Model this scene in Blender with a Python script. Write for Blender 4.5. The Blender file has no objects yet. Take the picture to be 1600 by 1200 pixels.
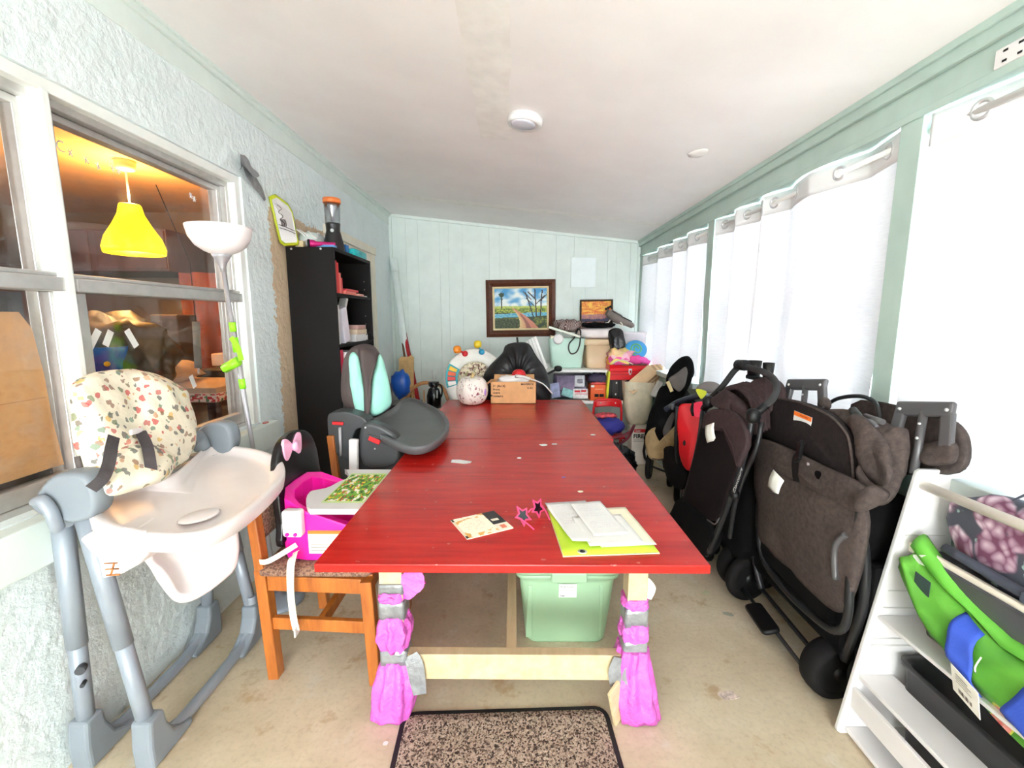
import bpy, bmesh, math, random
from mathutils import Vector as V, Matrix, Euler, noise
PI = math.pi
random.seed(7)
SC = bpy.context.scene
COL = SC.collection
R = math.radians

# ------------------------------------------------------------------ camera, world, light, exposure
cam_d = bpy.data.cameras.new('camera'); cam = bpy.data.objects.new('camera', cam_d); COL.objects.link(cam)
cam_d.sensor_width = 36; cam_d.lens = 36*700/1600; cam_d.clip_start = .02
cam.location = (0, 0, 1.40)
cam.rotation_euler = (PI/2-math.atan(102/700), 0, math.atan(5/700))
SC.camera = cam
SC.view_settings.view_transform = 'Standard'; SC.view_settings.look = 'None'
SC.view_settings.gamma = 1; SC.view_settings.use_curve_mapping = False
SC.view_settings.exposure = 2.7
SC.cycles.use_denoising = True
SC.cycles.max_bounces = 10; SC.cycles.diffuse_bounces = 7; SC.cycles.transparent_max_bounces = 16
SC.cycles.sample_clamp_indirect = 8
world = bpy.data.worlds.new('sky'); SC.world = world; world.use_nodes = True
bgn = world.node_tree.nodes['Background']
bgn.inputs[0].default_value = (.93, .97, 1, 1); bgn.inputs[1].default_value = 3.6   # bright overcast sky
def portal(name, loc, rot, sx, sy):
    l = bpy.data.lights.new(name, 'AREA'); l.shape = 'RECTANGLE'; l.size = sx; l.size_y = sy; l.cycles.is_portal = True
    o = bpy.data.objects.new(name, l); o.location = loc; o.rotation_euler = rot; COL.objects.link(o)
for k, yc in enumerate((-2.6, -1.0, .78, 2.52, 4.24)):
    portal('window_portal', (1.56, yc, 1.45), (0, PI/2, 0), 1.3, 1.66)
portal('added_door_portal', (0, -3.62, 1.15), (PI/2, 0, PI), 1.9, 2.2)  # guides skylight through the doorway added behind the camera
portal('house_window_portal', (-4.75, 1.2, 1.5), (0, -PI/2, 0), .9, 1.2)

# ------------------------------------------------------------------ helpers
def lin(c):
    return tuple(((x/255)/12.92 if x/255 <= .04045 else ((x/255+.055)/1.055)**2.4) for x in c)
class NT:
    def __init__(s, name):
        s.m = bpy.data.materials.new(name); s.m.use_nodes = True; s.t = s.m.node_tree
        s.b = s.t.nodes['Principled BSDF']; s.out = s.t.nodes['Material Output']
    def n(s, typ, **k):
        nd = s.t.nodes.new(typ)
        for a, b in k.items():
            if a[0] == '_': nd.inputs[a[1:].replace('_', ' ')].default_value = b
            else: setattr(nd, a, b)
        return nd
    def l(s, a, b): s.t.links.new(a, b)
    def coord(s, scale=(1,1,1), kind='Object', rot=(0,0,0)):
        tc = s.n('ShaderNodeTexCoord'); mp = s.n('ShaderNodeMapping'); mp.inputs['Scale'].default_value = scale
        mp.inputs['Rotation'].default_value = rot
        s.l(tc.outputs[kind], mp.inputs[0]); return mp.outputs[0]
    def noise(s, co, sc, det=4, rough=.55):
        nd = s.n('ShaderNodeTexNoise'); nd.inputs['Scale'].default_value = sc; nd.inputs['Detail'].default_value = det
        nd.inputs['Roughness'].default_value = rough; s.l(co, nd.inputs['Vector']); return nd.outputs[0]
    def ramp(s, f, stops):
        r = s.n('ShaderNodeValToRGB'); e = r.color_ramp.elements
        while len(e) < len(stops): e.new(.5)
        for i, (p, c) in enumerate(stops): e[i].position = p; e[i].color = (*c, 1) if len(c) == 3 else c
        s.l(f, r.inputs[0]); return r.outputs[0]
    def mix(s, f, a, b, mode='MIX'):
        x = s.n('ShaderNodeMix', data_type='RGBA', blend_type=mode)
        for sock, val in ((x.inputs[0], f), (x.inputs[6], a), (x.inputs[7], b)):
            if hasattr(val, 'links'): s.l(val, sock)
            elif isinstance(val, (int, float)): sock.default_value = val
            else: sock.default_value = (*val, 1)
        return x.outputs[2]
    def bump(s, h, st, dist=.01):
        b = s.n('ShaderNodeBump'); b.inputs['Strength'].default_value = st; b.inputs['Distance'].default_value = dist
        s.l(h, b.inputs['Height']); s.l(b.outputs[0], s.b.inputs['Normal'])
def mat(name, c, rough=.5, metal=0, var=.08, vs=8, bump=0, bs=60, bd=.004, coat=0, spec=None, stretch=(1,1,1), emit=0, alpha=1, trans=0):
    """plain paint, plastic, cloth or metal with slight procedural tone and relief"""
    t = NT(name); c = lin(c)
    t.b.inputs['Roughness'].default_value = rough; t.b.inputs['Metallic'].default_value = metal
    t.b.inputs['Coat Weight'].default_value = coat
    if spec is not None: t.b.inputs['Specular IOR Level'].default_value = spec
    co = t.coord(stretch)
    if var:
        f = t.noise(co, vs)
        lo = tuple(x*(1-var*1.6) for x in c); hi = tuple(min(1, x*(1+var)) for x in c)
        t.l(t.ramp(f, [(.3, lo), (.7, hi)]), t.b.inputs['Base Color'])
    else: t.b.inputs['Base Color'].default_value = (*c, 1)
    if bump: t.bump(t.noise(co, bs, 5), bump, bd)
    if emit:
        t.b.inputs['Emission Color'].default_value = (*c, 1); t.b.inputs['Emission Strength'].default_value = emit
    if trans: t.b.inputs['Transmission Weight'].default_value = trans
    t.b.inputs['Alpha'].default_value = alpha
    return t.m
def wood(name, dark, light, scale=(1, 12, 12), rough=.4, coat=0, sc=3, bump=.15):
    t = NT(name); co = t.coord(scale)
    f = t.noise(co, sc, 6, .65)
    c = t.ramp(f, [(.25, lin(dark)), (.5, tuple((a+b)/2 for a, b in zip(lin(dark), lin(light)))), (.75, lin(light))])
    t.l(c, t.b.inputs['Base Color']); t.b.inputs['Roughness'].default_value = rough; t.b.inputs['Coat Weight'].default_value = coat
    t.b.inputs['Coat Roughness'].default_value = .12
    t.bump(f, bump, .003); return t.m
def printed():
    t = NT('printed colours'); a = t.n('ShaderNodeAttribute', attribute_name='print')
    t.l(a.outputs['Color'], t.b.inputs['Base Color']); t.b.inputs['Roughness'].default_value = .55
    return t.m
def glass_mat(name, tint=(1,1,1), gloss_rough=.02, dirt=0):
    t = NT(name); tr = t.n('ShaderNodeBsdfTransparent'); tr.inputs[0].default_value = (*tint, 1)
    g = t.n('ShaderNodeBsdfGlossy'); g.inputs['Roughness'].default_value = gloss_rough
    fr = t.n('ShaderNodeFresnel'); ge = t.n('ShaderNodeNewGeometry')
    io = t.n('ShaderNodeMapRange'); io.inputs['To Min'].default_value = 1.45; io.inputs['To Max'].default_value = 1/1.45
    t.l(ge.outputs['Backfacing'], io.inputs['Value']); t.l(io.outputs[0], fr.inputs[0])
    m = t.n('ShaderNodeMixShader'); t.l(fr.outputs[0], m.inputs[0]); t.l(tr.outputs[0], m.inputs[1]); t.l(g.outputs[0], m.inputs[2])
    last = m.outputs[0]
    if dirt:
        d = t.n('ShaderNodeBsdfDiffuse'); d.inputs[0].default_value = (.75, .72, .66, 1)
        f = t.ramp(t.noise(t.coord((1, 1, 1)), 9, 8, .75), [(.52, (0,0,0)), (.8, (dirt,)*3)])
        m2 = t.n('ShaderNodeMixShader'); t.l(f, m2.inputs[0]); t.l(last, m2.inputs[1]); t.l(d.outputs[0], m2.inputs[2]); last = m2.outputs[0]
    t.l(last, t.out.inputs[0]); return t.m

def fr(o, x, y):
    """frame: origin, local x axis, local y axis (made square)"""
    x = V(x).normalized(); y = V(y); z = x.cross(y).normalized(); y = z.cross(x)
    m = Matrix((x, y, z)).transposed().to_4x4(); m.translation = V(o); return m
def rot(o, a=(0,0,0)):
    return Matrix.Translation(V(o)) @ Euler([R(q) for q in a]).to_matrix().to_4x4()
def smooth_path(pts, k=6, closed=False):
    P_ = [V(p) for p in pts]; n = len(P_); out = []
    rng = range(n) if closed else range(n-1)
    for i in rng:
        g = (lambda j: P_[j % n]) if closed else (lambda j: P_[max(0, min(n-1, j))])
        a, b, c, d = g(i-1), g(i), g(i+1), g(i+2)
        for s in range(k):
            t = s/k
            out.append(.5*((2*b)+(c-a)*t+(2*a-5*b+4*c-d)*t*t+(3*b-a-3*c+d)*t**3))
    if not closed: out.append(P_[-1])
    return out
def rrect(w, h, r, n=4):
    """rounded rectangle outline, centred"""
    o = []
    for cx, cy, a in ((w/2-r, h/2-r, 0), (-w/2+r, h/2-r, 90), (-w/2+r, -h/2+r, 180), (w/2-r, -h/2+r, 270)):
        for i in range(n+1):
            t = R(a+90*i/n); o.append((cx+r*math.cos(t), cy+r*math.sin(t)))
    return o
class MB:
    """collects shapes; build() links them as ONE mesh object"""
    def __init__(s, jit=1): s.jit = jit; s.nb = 0; s.v = []; s.f = []; s.mi = []; s.sm = []; s.M = Matrix(); s.col = {}
    def add(s, vs, fs, mi=0, sm=False):
        b = len(s.v); s.v += [s.M @ V(p) for p in vs]
        for f in fs: s.f.append([b+i for i in f]); s.mi.append(mi); s.sm.append(sm)
        return s
    def at(s, m): s.M = m; return s
    def box(s, x0, x1, y0, y1, z0, z1, mi=0):
        e = .00025*(s.nb % 5) if s.jit and s.nb else 0; s.nb += 1      # no two faces of one mesh lie in one plane
        x0 += e; x1 -= e; y0 += e; y1 -= e; z0 += e; z1 -= e
        vs = [(x, y, z) for z in (z0, z1) for y in (y0, y1) for x in (x0, x1)]
        return s.add(vs, [(0,2,3,1), (4,5,7,6), (0,1,5,4), (2,6,7,3), (0,4,6,2), (1,3,7,5)], mi)
    def cbox(s, c, d, mi=0):
        return s.box(c[0]-d[0]/2, c[0]+d[0]/2, c[1]-d[1]/2, c[1]+d[1]/2, c[2]-d[2]/2, c[2]+d[2]/2, mi)
    def bar(s, p, q, w, h, up=(0,0,1), mi=0):
        p, q = V(p), V(q); d = (q-p); x = d.normalized(); u = V(up)
        if abs(x.dot(u)) > .98: u = V((0,1,0))
        y = u.cross(x).normalized(); z = x.cross(y)
        vs = [e+y*a*w/2+z*b*h/2 for e in (p, q) for a, b in ((-1,-1), (1,-1), (1,1), (-1,1))]
        return s.add(vs, [(0,3,2,1), (4,5,6,7), (0,1,5,4), (1,2,6,5), (2,3,7,6), (3,0,4,7)], mi)
    def loft(s, rings, cap=True, sm=True, mi=0, close=True, wrap=False):
        n = len(rings[0]); vs = [p for r in rings for p in r]; fs = []
        m = len(rings)
        for i in range(m if wrap else m-1):
            for j in range(n if close else n-1):
                a, b = i*n+j, i*n+(j+1) % n; c = ((i+1) % m)*n
                fs.append((a, b, c+(j+1) % n, c+j))
        s.add(vs, fs, mi, sm)
        if cap and not wrap:
            b = len(s.v)-len(vs)
            s.f.append([b+j for j in range(n)][::-1]); s.mi.append(mi); s.sm.append(False)
            s.f.append([b+(m-1)*n+j for j in range(n)]); s.mi.append(mi); s.sm.append(False)
        return s
    def tube(s, pts, r, n=8, k=0, closed=False, mi=0, cap=True, sq=1.0, up=None):
        """swept tube; r number or list; sq flattens across the second axis"""
        P_ = smooth_path(pts, k, closed) if k else [V(p) for p in pts]
        m = len(P_); rings = []; u = None
        for i, p in enumerate(P_):
            a = P_[(i-1) % m] if closed or i else P_[0]; b = P_[(i+1) % m] if closed or i < m-1 else P_[-1]
            t = (b-a)
            t = t.normalized() if t.length > 1e-9 else V((0,0,1))
            if up is not None: u = V(up)-t*t.dot(V(up))
            elif u is None:
                u = V((0,0,1)) if abs(t.z) < .9 else V((1,0,0)); u = u-t*t.dot(u)
            else: u = u-t*t.dot(u)
            if u.length < 1e-6: u = t.orthogonal()
            u.normalize(); w = t.cross(u)
            rr = r if isinstance(r, (int, float)) else r[0]+(r[-1]-r[0])*i/(m-1) if len(r) == 2 else r[min(len(r)-1, round(i*(len(r)-1)/(m-1)))]
            rings.append([p+(u*math.cos(q)*sq+w*math.sin(q))*rr for q in (2*PI*j/n for j in range(n))])
        return s.loft(rings, cap and not closed, True, mi, True, closed)
    def lathe(s, prof, n=24, mi=0, o=(0,0,0), sx=1, sy=1, cap=True):
        o = V(o)
        return s.loft([[o+V((r*math.cos(q)*sx, r*math.sin(q)*sy, z)) for q in (2*PI*j/n for j in range(n))] for r, z in prof], cap, True, mi)
    def prism(s, poly, z0, z1, mi=0, sm=False):
        n = len(poly)
        vs = [(x, y, z0) for x, y in poly]+[(x, y, z1) for x, y in poly]
        ar = sum(poly[i][0]*poly[(i+1) % n][1]-poly[(i+1) % n][0]*poly[i][1] for i in range(n))
        f0 = list(range(n)); fl = [f0[::-1], [n+i for i in range(n)]]
        s.add(vs, fl if ar > 0 else [q[::-1] for q in fl], mi)
        sd = [(i, (i+1) % n, n+(i+1) % n, n+i) for i in range(n)]
        b = len(s.v)-2*n
        for f in (sd if ar > 0 else [q[::-1] for q in sd]): s.f.append([b+i for i in f]); s.mi.append(mi); s.sm.append(sm)
        return s
    def grid(s, fn, nu, nv, mi=0, sm=True):
        vs = [fn(i/nu, j/nv) for j in range(nv+1) for i in range(nu+1)]
        return s.add(vs, [(j*(nu+1)+i, j*(nu+1)+i+1, (j+1)*(nu+1)+i+1, (j+1)*(nu+1)+i) for j in range(nv) for i in range(nu)], mi, sm)
    def ell(s, c, r, e1=1., e2=1., nu=20, nv=12, mi=0, wob=0, ws=4, seed=0):
        """superellipsoid lump; wob adds cloth-like lumps"""
        c = V(c); sg = lambda q, e: math.copysign(abs(q)**e, q); rings = []
        for j in range(nv+1):
            a = -PI/2+PI*j/nv; a = max(-PI/2+.02, min(PI/2-.02, a)); ring = []
            for i in range(nu):
                b = 2*PI*i/nu
                p = V((r[0]*sg(math.cos(a), e1)*sg(math.cos(b), e2), r[1]*sg(math.cos(a), e1)*sg(math.sin(b), e2), r[2]*sg(math.sin(a), e1)))
                if wob: p *= 1+wob*noise.noise(V((p.x*ws/max(r), p.y*ws/max(r), p.z*ws/max(r)))+V((seed, seed*.7, 0)))
                ring.append(c+p)
            rings.append(ring)
        return s.loft(rings, True, True, mi)
    def build(s, name, mats, parent=None, loc=None, bev=0, sub=0, sol=0, label=None, cat=None, group=None, kind=None, solo=0, bseg=2):
        me = bpy.data.meshes.new(name)
        off = wloc(parent) if parent else V(loc) if loc else V((0,0,0))
        me.from_pydata([p-off for p in s.v], [], s.f)
        me.polygons.foreach_set('material_index', s.mi); me.polygons.foreach_set('use_smooth', s.sm)
        if s.col:
            a = me.color_attributes.new('print', 'FLOAT_COLOR', 'CORNER')
            for p in me.polygons:
                c = s.col.get(p.index, (1,1,1))
                for li in p.loop_indices: a.data[li].color = (*c, 1)
        for m in (mats if isinstance(mats, (list, tuple)) else [mats]): me.materials.append(m)
        me.update()
        o = bpy.data.objects.new(name, me); COL.objects.link(o)
        if parent: o.parent = parent
        elif loc: o.location = loc
        if sub:
            q = o.modifiers.new('smooth', 'SUBSURF'); q.levels = q.render_levels = sub
        if sol:
            q = o.modifiers.new('thick', 'SOLIDIFY'); q.thickness = sol; q.offset = 0
        if bev:
            q = o.modifiers.new('round', 'BEVEL'); q.width = bev; q.segments = bseg; q.limit_method = 'ANGLE'; q.angle_limit = R(35)
        tag(o, label, cat, group, kind); return o
def wloc(o):
    v = V((0,0,0))
    while o is not None: v += o.location; o = o.parent
    return v
def tag(o, label=None, cat=None, group=None, kind=None):
    for k, x in (('label', label), ('category', cat), ('group', group), ('kind', kind)):
        if x: o[k] = x
    return o
def thing(name, label, cat, loc, group=None, kind=None):
    o = bpy.data.objects.new(name, None); o.empty_display_size = .1; COL.objects.link(o); o.location = loc
    return tag(o, label, cat, group, kind)
def struct(name, mb, m, parent=None, **k):
    return mb.build(name, m, parent, kind=None if parent else 'structure', **k)
def copy_tree(o, parent=None):
    c = o.copy(); COL.objects.link(c); c.parent = parent
    for ch in list(o.children): copy_tree(ch, c)
    return c
def shift(mb, d):
    mb.v = [p+V(d) for p in mb.v]; return mb
PRINT = printed()
def print_grid(name, parent, o, x, y, w, h, nx, ny, fn, thick=0, **k):
    """flat print: a grid of small faces coloured by fn(u,v) (u right, v up, sRGB 0-255)"""
    mb = MB().at(fr(o, x, y))
    mb.grid(lambda u, v: (u*w, v*h, 0), nx, ny, sm=False)
    for j in range(ny):
        for i in range(nx): mb.col[j*nx+i] = lin(fn((i+.5)/nx, (j+.5)/ny))
    return mb.build(name, PRINT, parent, **k)
def lettering(txt, size, o, x, y, m, parent, name='lettering', align='LEFT', bold=0, wmax=None):
    cu = bpy.data.curves.new('text', 'FONT'); cu.body = txt; cu.size = size; cu.align_x = align; cu.extrude = .0004; cu.offset = bold
    t = bpy.data.objects.new('text', cu); COL.objects.link(t)
    dg = bpy.context.evaluated_depsgraph_get(); me = bpy.data.meshes.new_from_object(t.evaluated_get(dg))
    bpy.data.objects.remove(t); bpy.data.curves.remove(cu)
    xs = [v.co.x for v in me.vertices]; k = 1
    if wmax and max(xs)-min(xs) > wmax: k = wmax/(max(xs)-min(xs))
    M = fr(o, x, y); off = wloc(parent)
    for v in me.vertices: v.co = M @ V((v.co.x*k, v.co.y, v.co.z))-off
    me.name = name; me.materials.clear(); me.materials.append(m)
    ob = bpy.data.objects.new(name, me); COL.objects.link(ob); ob.parent = parent; return ob
def wobble(p, a, s, seed=0):
    q = V(p)*s+V((seed, seed*1.3, seed*.7)); return V(p)+V((noise.noise(q), noise.noise(q+V((31,0,0))), noise.noise(q+V((0,47,0)))))*a
def nz(x, y=0, z=0): return noise.noise(V((x, y, z)))

# ------------------------------------------------------------------ materials
M_black = mat('black plastic', (17,17,18), .45, var=.1, spec=.3)
M_dark = mat('charcoal plastic', (62,64,68), .5, var=.06, bump=.05, bs=200)
M_white = mat('white plastic', (226,223,222), .35, var=.02)
M_whitepaint = mat('white paint', (242,242,238), .5, var=.03, bump=.08, bs=40)
M_paper = mat('white paper', (228,227,224), .7, var=.02)
M_cream = mat('cream paper', (240,232,205), .7, var=.03)
M_card = mat('cardboard', (222,170,118), .8, var=.06, vs=14, bump=.06, bs=80)
M_chrome = mat('bright metal', (214,214,216), .3, .7, var=0)
M_alu = mat('brushed aluminium', (205,203,200), .42, .75, var=.06, vs=20)
M_blackcloth = mat('black cloth', (13,12,13), .9, spec=.12, var=.2, vs=14, bump=.3, bs=90)
M_browncloth = mat('dark brown woven cloth', (78,68,65), .9, spec=.15, var=.18, vs=60, bump=.4, bs=260)
M_darkbrowncloth = mat('very dark brown cloth', (40,34,34), .9, spec=.15, var=.15, vs=50, bump=.4, bs=220)
M_tan = mat('tan canvas', (172,146,106), .85, var=.12, vs=20, bump=.3, bs=200)
M_redcloth = mat('red nylon', (200,10,24), .55, var=.12, bump=.2, bs=40)
M_rubber = mat('black rubber tyre', (22,20,20), .8, spec=.2, var=.15, vs=30)
M_tag = mat('white care tag', (245,244,236), .7, var=.02)
M_ink = mat('black ink', (25,22,22), .7, var=0)
M_redink = mat('red ink', (205,30,35), .6, var=0)
M_orange = mat('orange ink', (240,120,35), .6, var=0)
M_strap = mat('off white webbing', (225,220,205), .8, var=.05, vs=60)
M_tape = mat('silver duct tape', (150,152,154), .3, .3, var=.2, vs=25, bump=.5, bs=45, bd=.01)
M_bag = mat('black bin liner', (16,16,18), .25, var=.1, bump=.3, bs=18, bd=.02)
# ------------------------------------------------------------------ the room
XL, XR, D, YB = -1.41, 1.40, 5.2, -3.6
CZ = lambda x: 2.405-.107*x            # the ceiling slopes down to the window wall
# stucco house wall
def stucco_mat():
    t = NT('pale aqua stucco'); co = t.coord((1, 1, 1))
    n1 = t.noise(co, 26, 6, .6); n2 = t.noise(co, 5, 3)
    sx = t.n('ShaderNodeSeparateXYZ'); tc = t.n('ShaderNodeTexCoord'); t.l(tc.outputs['Object'], sx.inputs[0])
    base = t.ramp(n2, [(.3, lin((222,232,233))), (.7, lin((230,239,240)))])
    # unpainted tan patch round the bookcase
    def edge(sock, lo, hi):
        m1 = t.n('ShaderNodeMath', operation='ADD'); t.l(sock, m1.inputs[0])
        j = t.n('ShaderNodeMath', operation='MULTIPLY_ADD'); t.l(n1, j.inputs[0]); j.inputs[1].default_value = .14; j.inputs[2].default_value = -.07
        t.l(j.outputs[0], m1.inputs[1])
        g = t.n('ShaderNodeMath', operation='GREATER_THAN'); t.l(m1.outputs[0], g.inputs[0]); g.inputs[1].default_value = lo
        h = t.n('ShaderNodeMath', operation='LESS_THAN'); t.l(m1.outputs[0], h.inputs[0]); h.inputs[1].default_value = hi
        q = t.n('ShaderNodeMath', operation='MULTIPLY'); t.l(g.outputs[0], q.inputs[0]); t.l(h.outputs[0], q.inputs[1]); return q.outputs[0]
    ay = edge(sx.outputs[1], 2.66, 3.75); az = edge(sx.outputs[2], -1, 2.03)
    q = t.n('ShaderNodeMath', operation='MULTIPLY'); t.l(ay, q.inputs[0]); t.l(az, q.inputs[1])
    t.l(t.mix(q.outputs[0], base, lin((214,190,160))), t.b.inputs['Base Color'])
    t.b.inputs['Roughness'].default_value = .75
    vo = t.n('ShaderNodeTexVoronoi'); vo.inputs['Scale'].default_value = 16; vo.feature = 'SMOOTH_F1'
    w = t.n('ShaderNodeVectorMath', operation='ADD'); t.l(co, w.inputs[0])
    nn = t.n('ShaderNodeTexNoise'); nn.inputs['Scale'].default_value = 7; nn.inputs['Detail'].default_value = 4; t.l(co, nn.inputs['Vector'])
    sc = t.n('ShaderNodeVectorMath', operation='SCALE'); sc.inputs['Scale'].default_value = .25; t.l(nn.outputs[1], sc.inputs[0])
    t.l(sc.outputs[0], w.inputs[1]); t.l(w.outputs[0], vo.inputs['Vector'])
    ad = t.n('ShaderNodeMath', operation='MULTIPLY_ADD'); t.l(vo.outputs[0], ad.inputs[0]); ad.inputs[1].default_value = .5; t.l(n1, ad.inputs[2])
    t.bump(ad.outputs[0], .75, .014); return t.m
M_stucco = stucco_mat()
M_aqua = mat('pale aqua paint', (220,230,225), .55, var=.03, bump=.05, bs=30)
M_aqua_backlit = mat('backlit aqua paint', (176,196,187), .5, var=.04, bump=.06, bs=40)  # darker tone puts the backlit shade of the window wall into the paint
M_trimwhite = mat('off white trim paint', (236,238,234), .5, var=.04, bump=.12, bs=30)
WY0, WY1, WZ0, WZ1 = .15, 2.42, .83, 2.12
mb = MB(0)
mb.box(-1.56, XL, YB, WY0, 0, 2.7); mb.box(-1.56, XL, WY1, D+.1, 0, 2.7)
mb.box(-1.56, XL, WY0, WY1, 0, WZ0); mb.box(-1.56, XL, WY0, WY1, WZ1, 2.7)
struct('wall_left', mb, M_stucco)
# trims of the left wall: crown strip, board line under it
struct('trim_1', MB().box(XL, XL+.022, YB, D, CZ(XL)-.035, CZ(XL)+.02).box(XL, XL+.035, YB, D, CZ(XL)-.014, CZ(XL)+.02), M_aqua, bev=.004)
struct('trim_2', MB().box(XL, XL+.006, YB, D, CZ(XL)-.125, CZ(XL)-.035), M_aqua, bev=.002)
# window sill ledge
struct('trim_3', MB().box(-1.56, -1.355, -.2, 2.515, .69, .826), M_aqua, bev=.006)
# right and far casing of the window opening
struct('trim_4', MB().box(-1.56, -1.42, WY1-.045, WY1, WZ0, WZ1).box(-1.56, -1.42, WY0, WY1, WZ1-.04, WZ1), M_trimwhite, bev=.004)
# casing of the blocked doorway behind the bookcase
mb = MB().box(XL, XL+.02, 4.47, 4.56, 0, 2.08).box(XL, XL+.03, 3.4, 4.58, 2.02, 2.09).box(XL, XL+.008, 3.4, 4.47, 0, 2.02)
struct('door_1', mb, mat('cream door paint', (233,228,212), .55, var=.04), bev=.004)

# floor: worn grey concrete
def concrete():
    t = NT('worn concrete'); co = t.coord()
    a = t.noise(co, 1.6, 6, .65); b = t.noise(co, 14, 6, .6); c = t.noise(co, 5.5, 4, .7)
    col = t.ramp(a, [(.3, lin((182,166,138))), (.55, lin((210,195,168))), (.75, lin((226,214,192)))])
    col = t.mix(t.ramp(c, [(.60, (0,0,0)), (.68, (.6,.6,.6))]), col, lin((214,206,190)))
    col = t.mix(t.ramp(c, [(.32, (.7,.7,.7)), (.42, (0,0,0))]), col, lin((176,144,104)))
    col = t.mix(t.ramp(t.noise(co, 60, 3), [(.35, (.14,.14,.14)), (.5, (0,0,0))]), col, lin((134,122,104)))
    t.l(col, t.b.inputs['Base Color']); t.b.inputs['Roughness'].default_value = .62
    t.bump(b, .35, .006); return t.m
struct('floor', MB().box(-1.56, 1.56, YB-.1, D+.1, -.12, 0), concrete())
# ceiling: painted boards, sloping
def ceiling_mat():
    t = NT('off white ceiling'); co = t.coord()
    t.l(t.ramp(t.noise(co, 2.2, 5), [(.35, lin((240,236,235))), (.65, lin((246,243,242)))]), t.b.inputs['Base Color'])
    t.b.inputs['Roughness'].default_value = .7; t.bump(t.noise(co, 22, 6, .6), .16, .006); return t.m
M_ceil = ceiling_mat()
def slope_box(mb, x0, x1, y0, y1, d0, d1):
    """a slab that follows the ceiling slope, d0..d1 measured up from its face"""
    vs = [(x, y, CZ(x)+d) for d in (d0, d1) for y in (y0, y1) for x in (x0, x1)]
    return mb.add(vs, [(0,2,3,1), (4,5,7,6), (0,1,5,4), (2,6,7,3), (0,4,6,2), (1,3,7,5)])
struct('ceiling', slope_box(MB(), -1.56, 1.56, YB-.1, D+.1, 0, .08), M_ceil)
M_seam = mat('ceiling joint compound', (243,240,236), .55, var=.04, vs=12, bump=.2, bs=25)
def seam(x0, x1, y0, y1, wv):
    mb = MB()
    long_x = (x1-x0) > (y1-y0)
    def f(u, v):
        x, y = x0+(x1-x0)*u, y0+(y1-y0)*v
        if long_x: y += wv*nz(x*5, v)
        else: x += wv*nz(y*5, u*3)
        e = v if long_x else u
        return (x, y, CZ(x)-.0015-.0035*math.sin(PI*e))
    return mb.grid(f, 40 if long_x else 4, 4 if long_x else 40)
struct('trim_5', seam(-.20, -.02, YB, 2.75, .03), M_seam)
struct('trim_6', seam(-1.36, 1.36, 4.25, 4.40, .05), M_seam)
slope_patch = MB(); slope_patch.lathe([(.07, .002), (.068, -.001), (.02, -.003), (.001, -.0032)], 20, o=(1.02, 2.62, CZ(1.02)))
struct('trim_7', slope_patch, M_seam)

# back wall: grooved plank panelling
back = struct('wall_back', MB().box(-1.56, 1.56, D+.0045, D+.1, 0, 2.75), M_aqua)
x = XL-.02; k = 0
pat = (.20, .135, .245, .10, .155, .30, .12, .21, .165, .26)
while x < XR+.02:
    w = min(pat[k % 10], XR+.02-x); g = .0013
    if w > .02:
        top0, top1 = CZ(x), CZ(x+w)
        vs = [(x+g, D, 0), (x+w-g, D, 0), (x+w-g, D, top1), (x+g, D, top0), (x, D+.0045, 0), (x+w, D+.0045, 0), (x+w, D+.0045, top1), (x, D+.0045, top0)]
        MB().add(vs, [(0,1,2,3), (5,4,7,6), (1,5,6,2), (4,0,3,7), (3,2,6,7), (0,4,5,1)]).build('wall_plank', M_aqua, back)
    x += w; k += 1
def slope_strip(y0, y1, d0, d1, m, name):
    struct(name, slope_box(MB(), XL, XR, y0, y1, d0, d1), m, bev=.003)
slope_strip(D-.025, D, -.03, .02, M_aqua, 'trim_8')
struct('trim_9', MB().box(XL, XL+.03, D-.03, D, 0, 2.53), M_aqua, bev=.003)
struct('trim_10', MB().box(XR-.03, XR, D-.02, D, 0, 2.24), M_aqua, bev=.003)

# window wall on the right: knee wall, header, posts, sills
POSTS = [(-3.6, -3.4), (-1.84, -1.74), (-.18, -.06), (1.66, 1.755), (3.29, 3.395), (5.08, 5.2)]
mb = MB(0).box(XR, XR+.14, YB, D+.1, 0, .90).box(XR, XR+.14, YB, D+.1, 2.09, 2.6)
for a, b in POSTS: mb.box(XR, XR+.135, a, b, .90, 2.09)
wall_r = struct('wall_right', mb, M_aqua_backlit, bev=.003)
struct('trim_11', MB().box(XR-.022, XR, YB, D, 2.195, CZ(XR)+.02).box(XR-.035, XR, YB, D, 2.235, CZ(XR)+.02), M_aqua_backlit, bev=.004)
struct('trim_12', MB().box(XR-.006, XR, YB, D, 2.088, 2.115), M_aqua_backlit, bev=.002)
M_pane = glass_mat('clear window glass', (.97, .98, .98))
M_bluewhite = mat('pale blue frame paint', (214,232,240), .5, var=.03)
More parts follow.
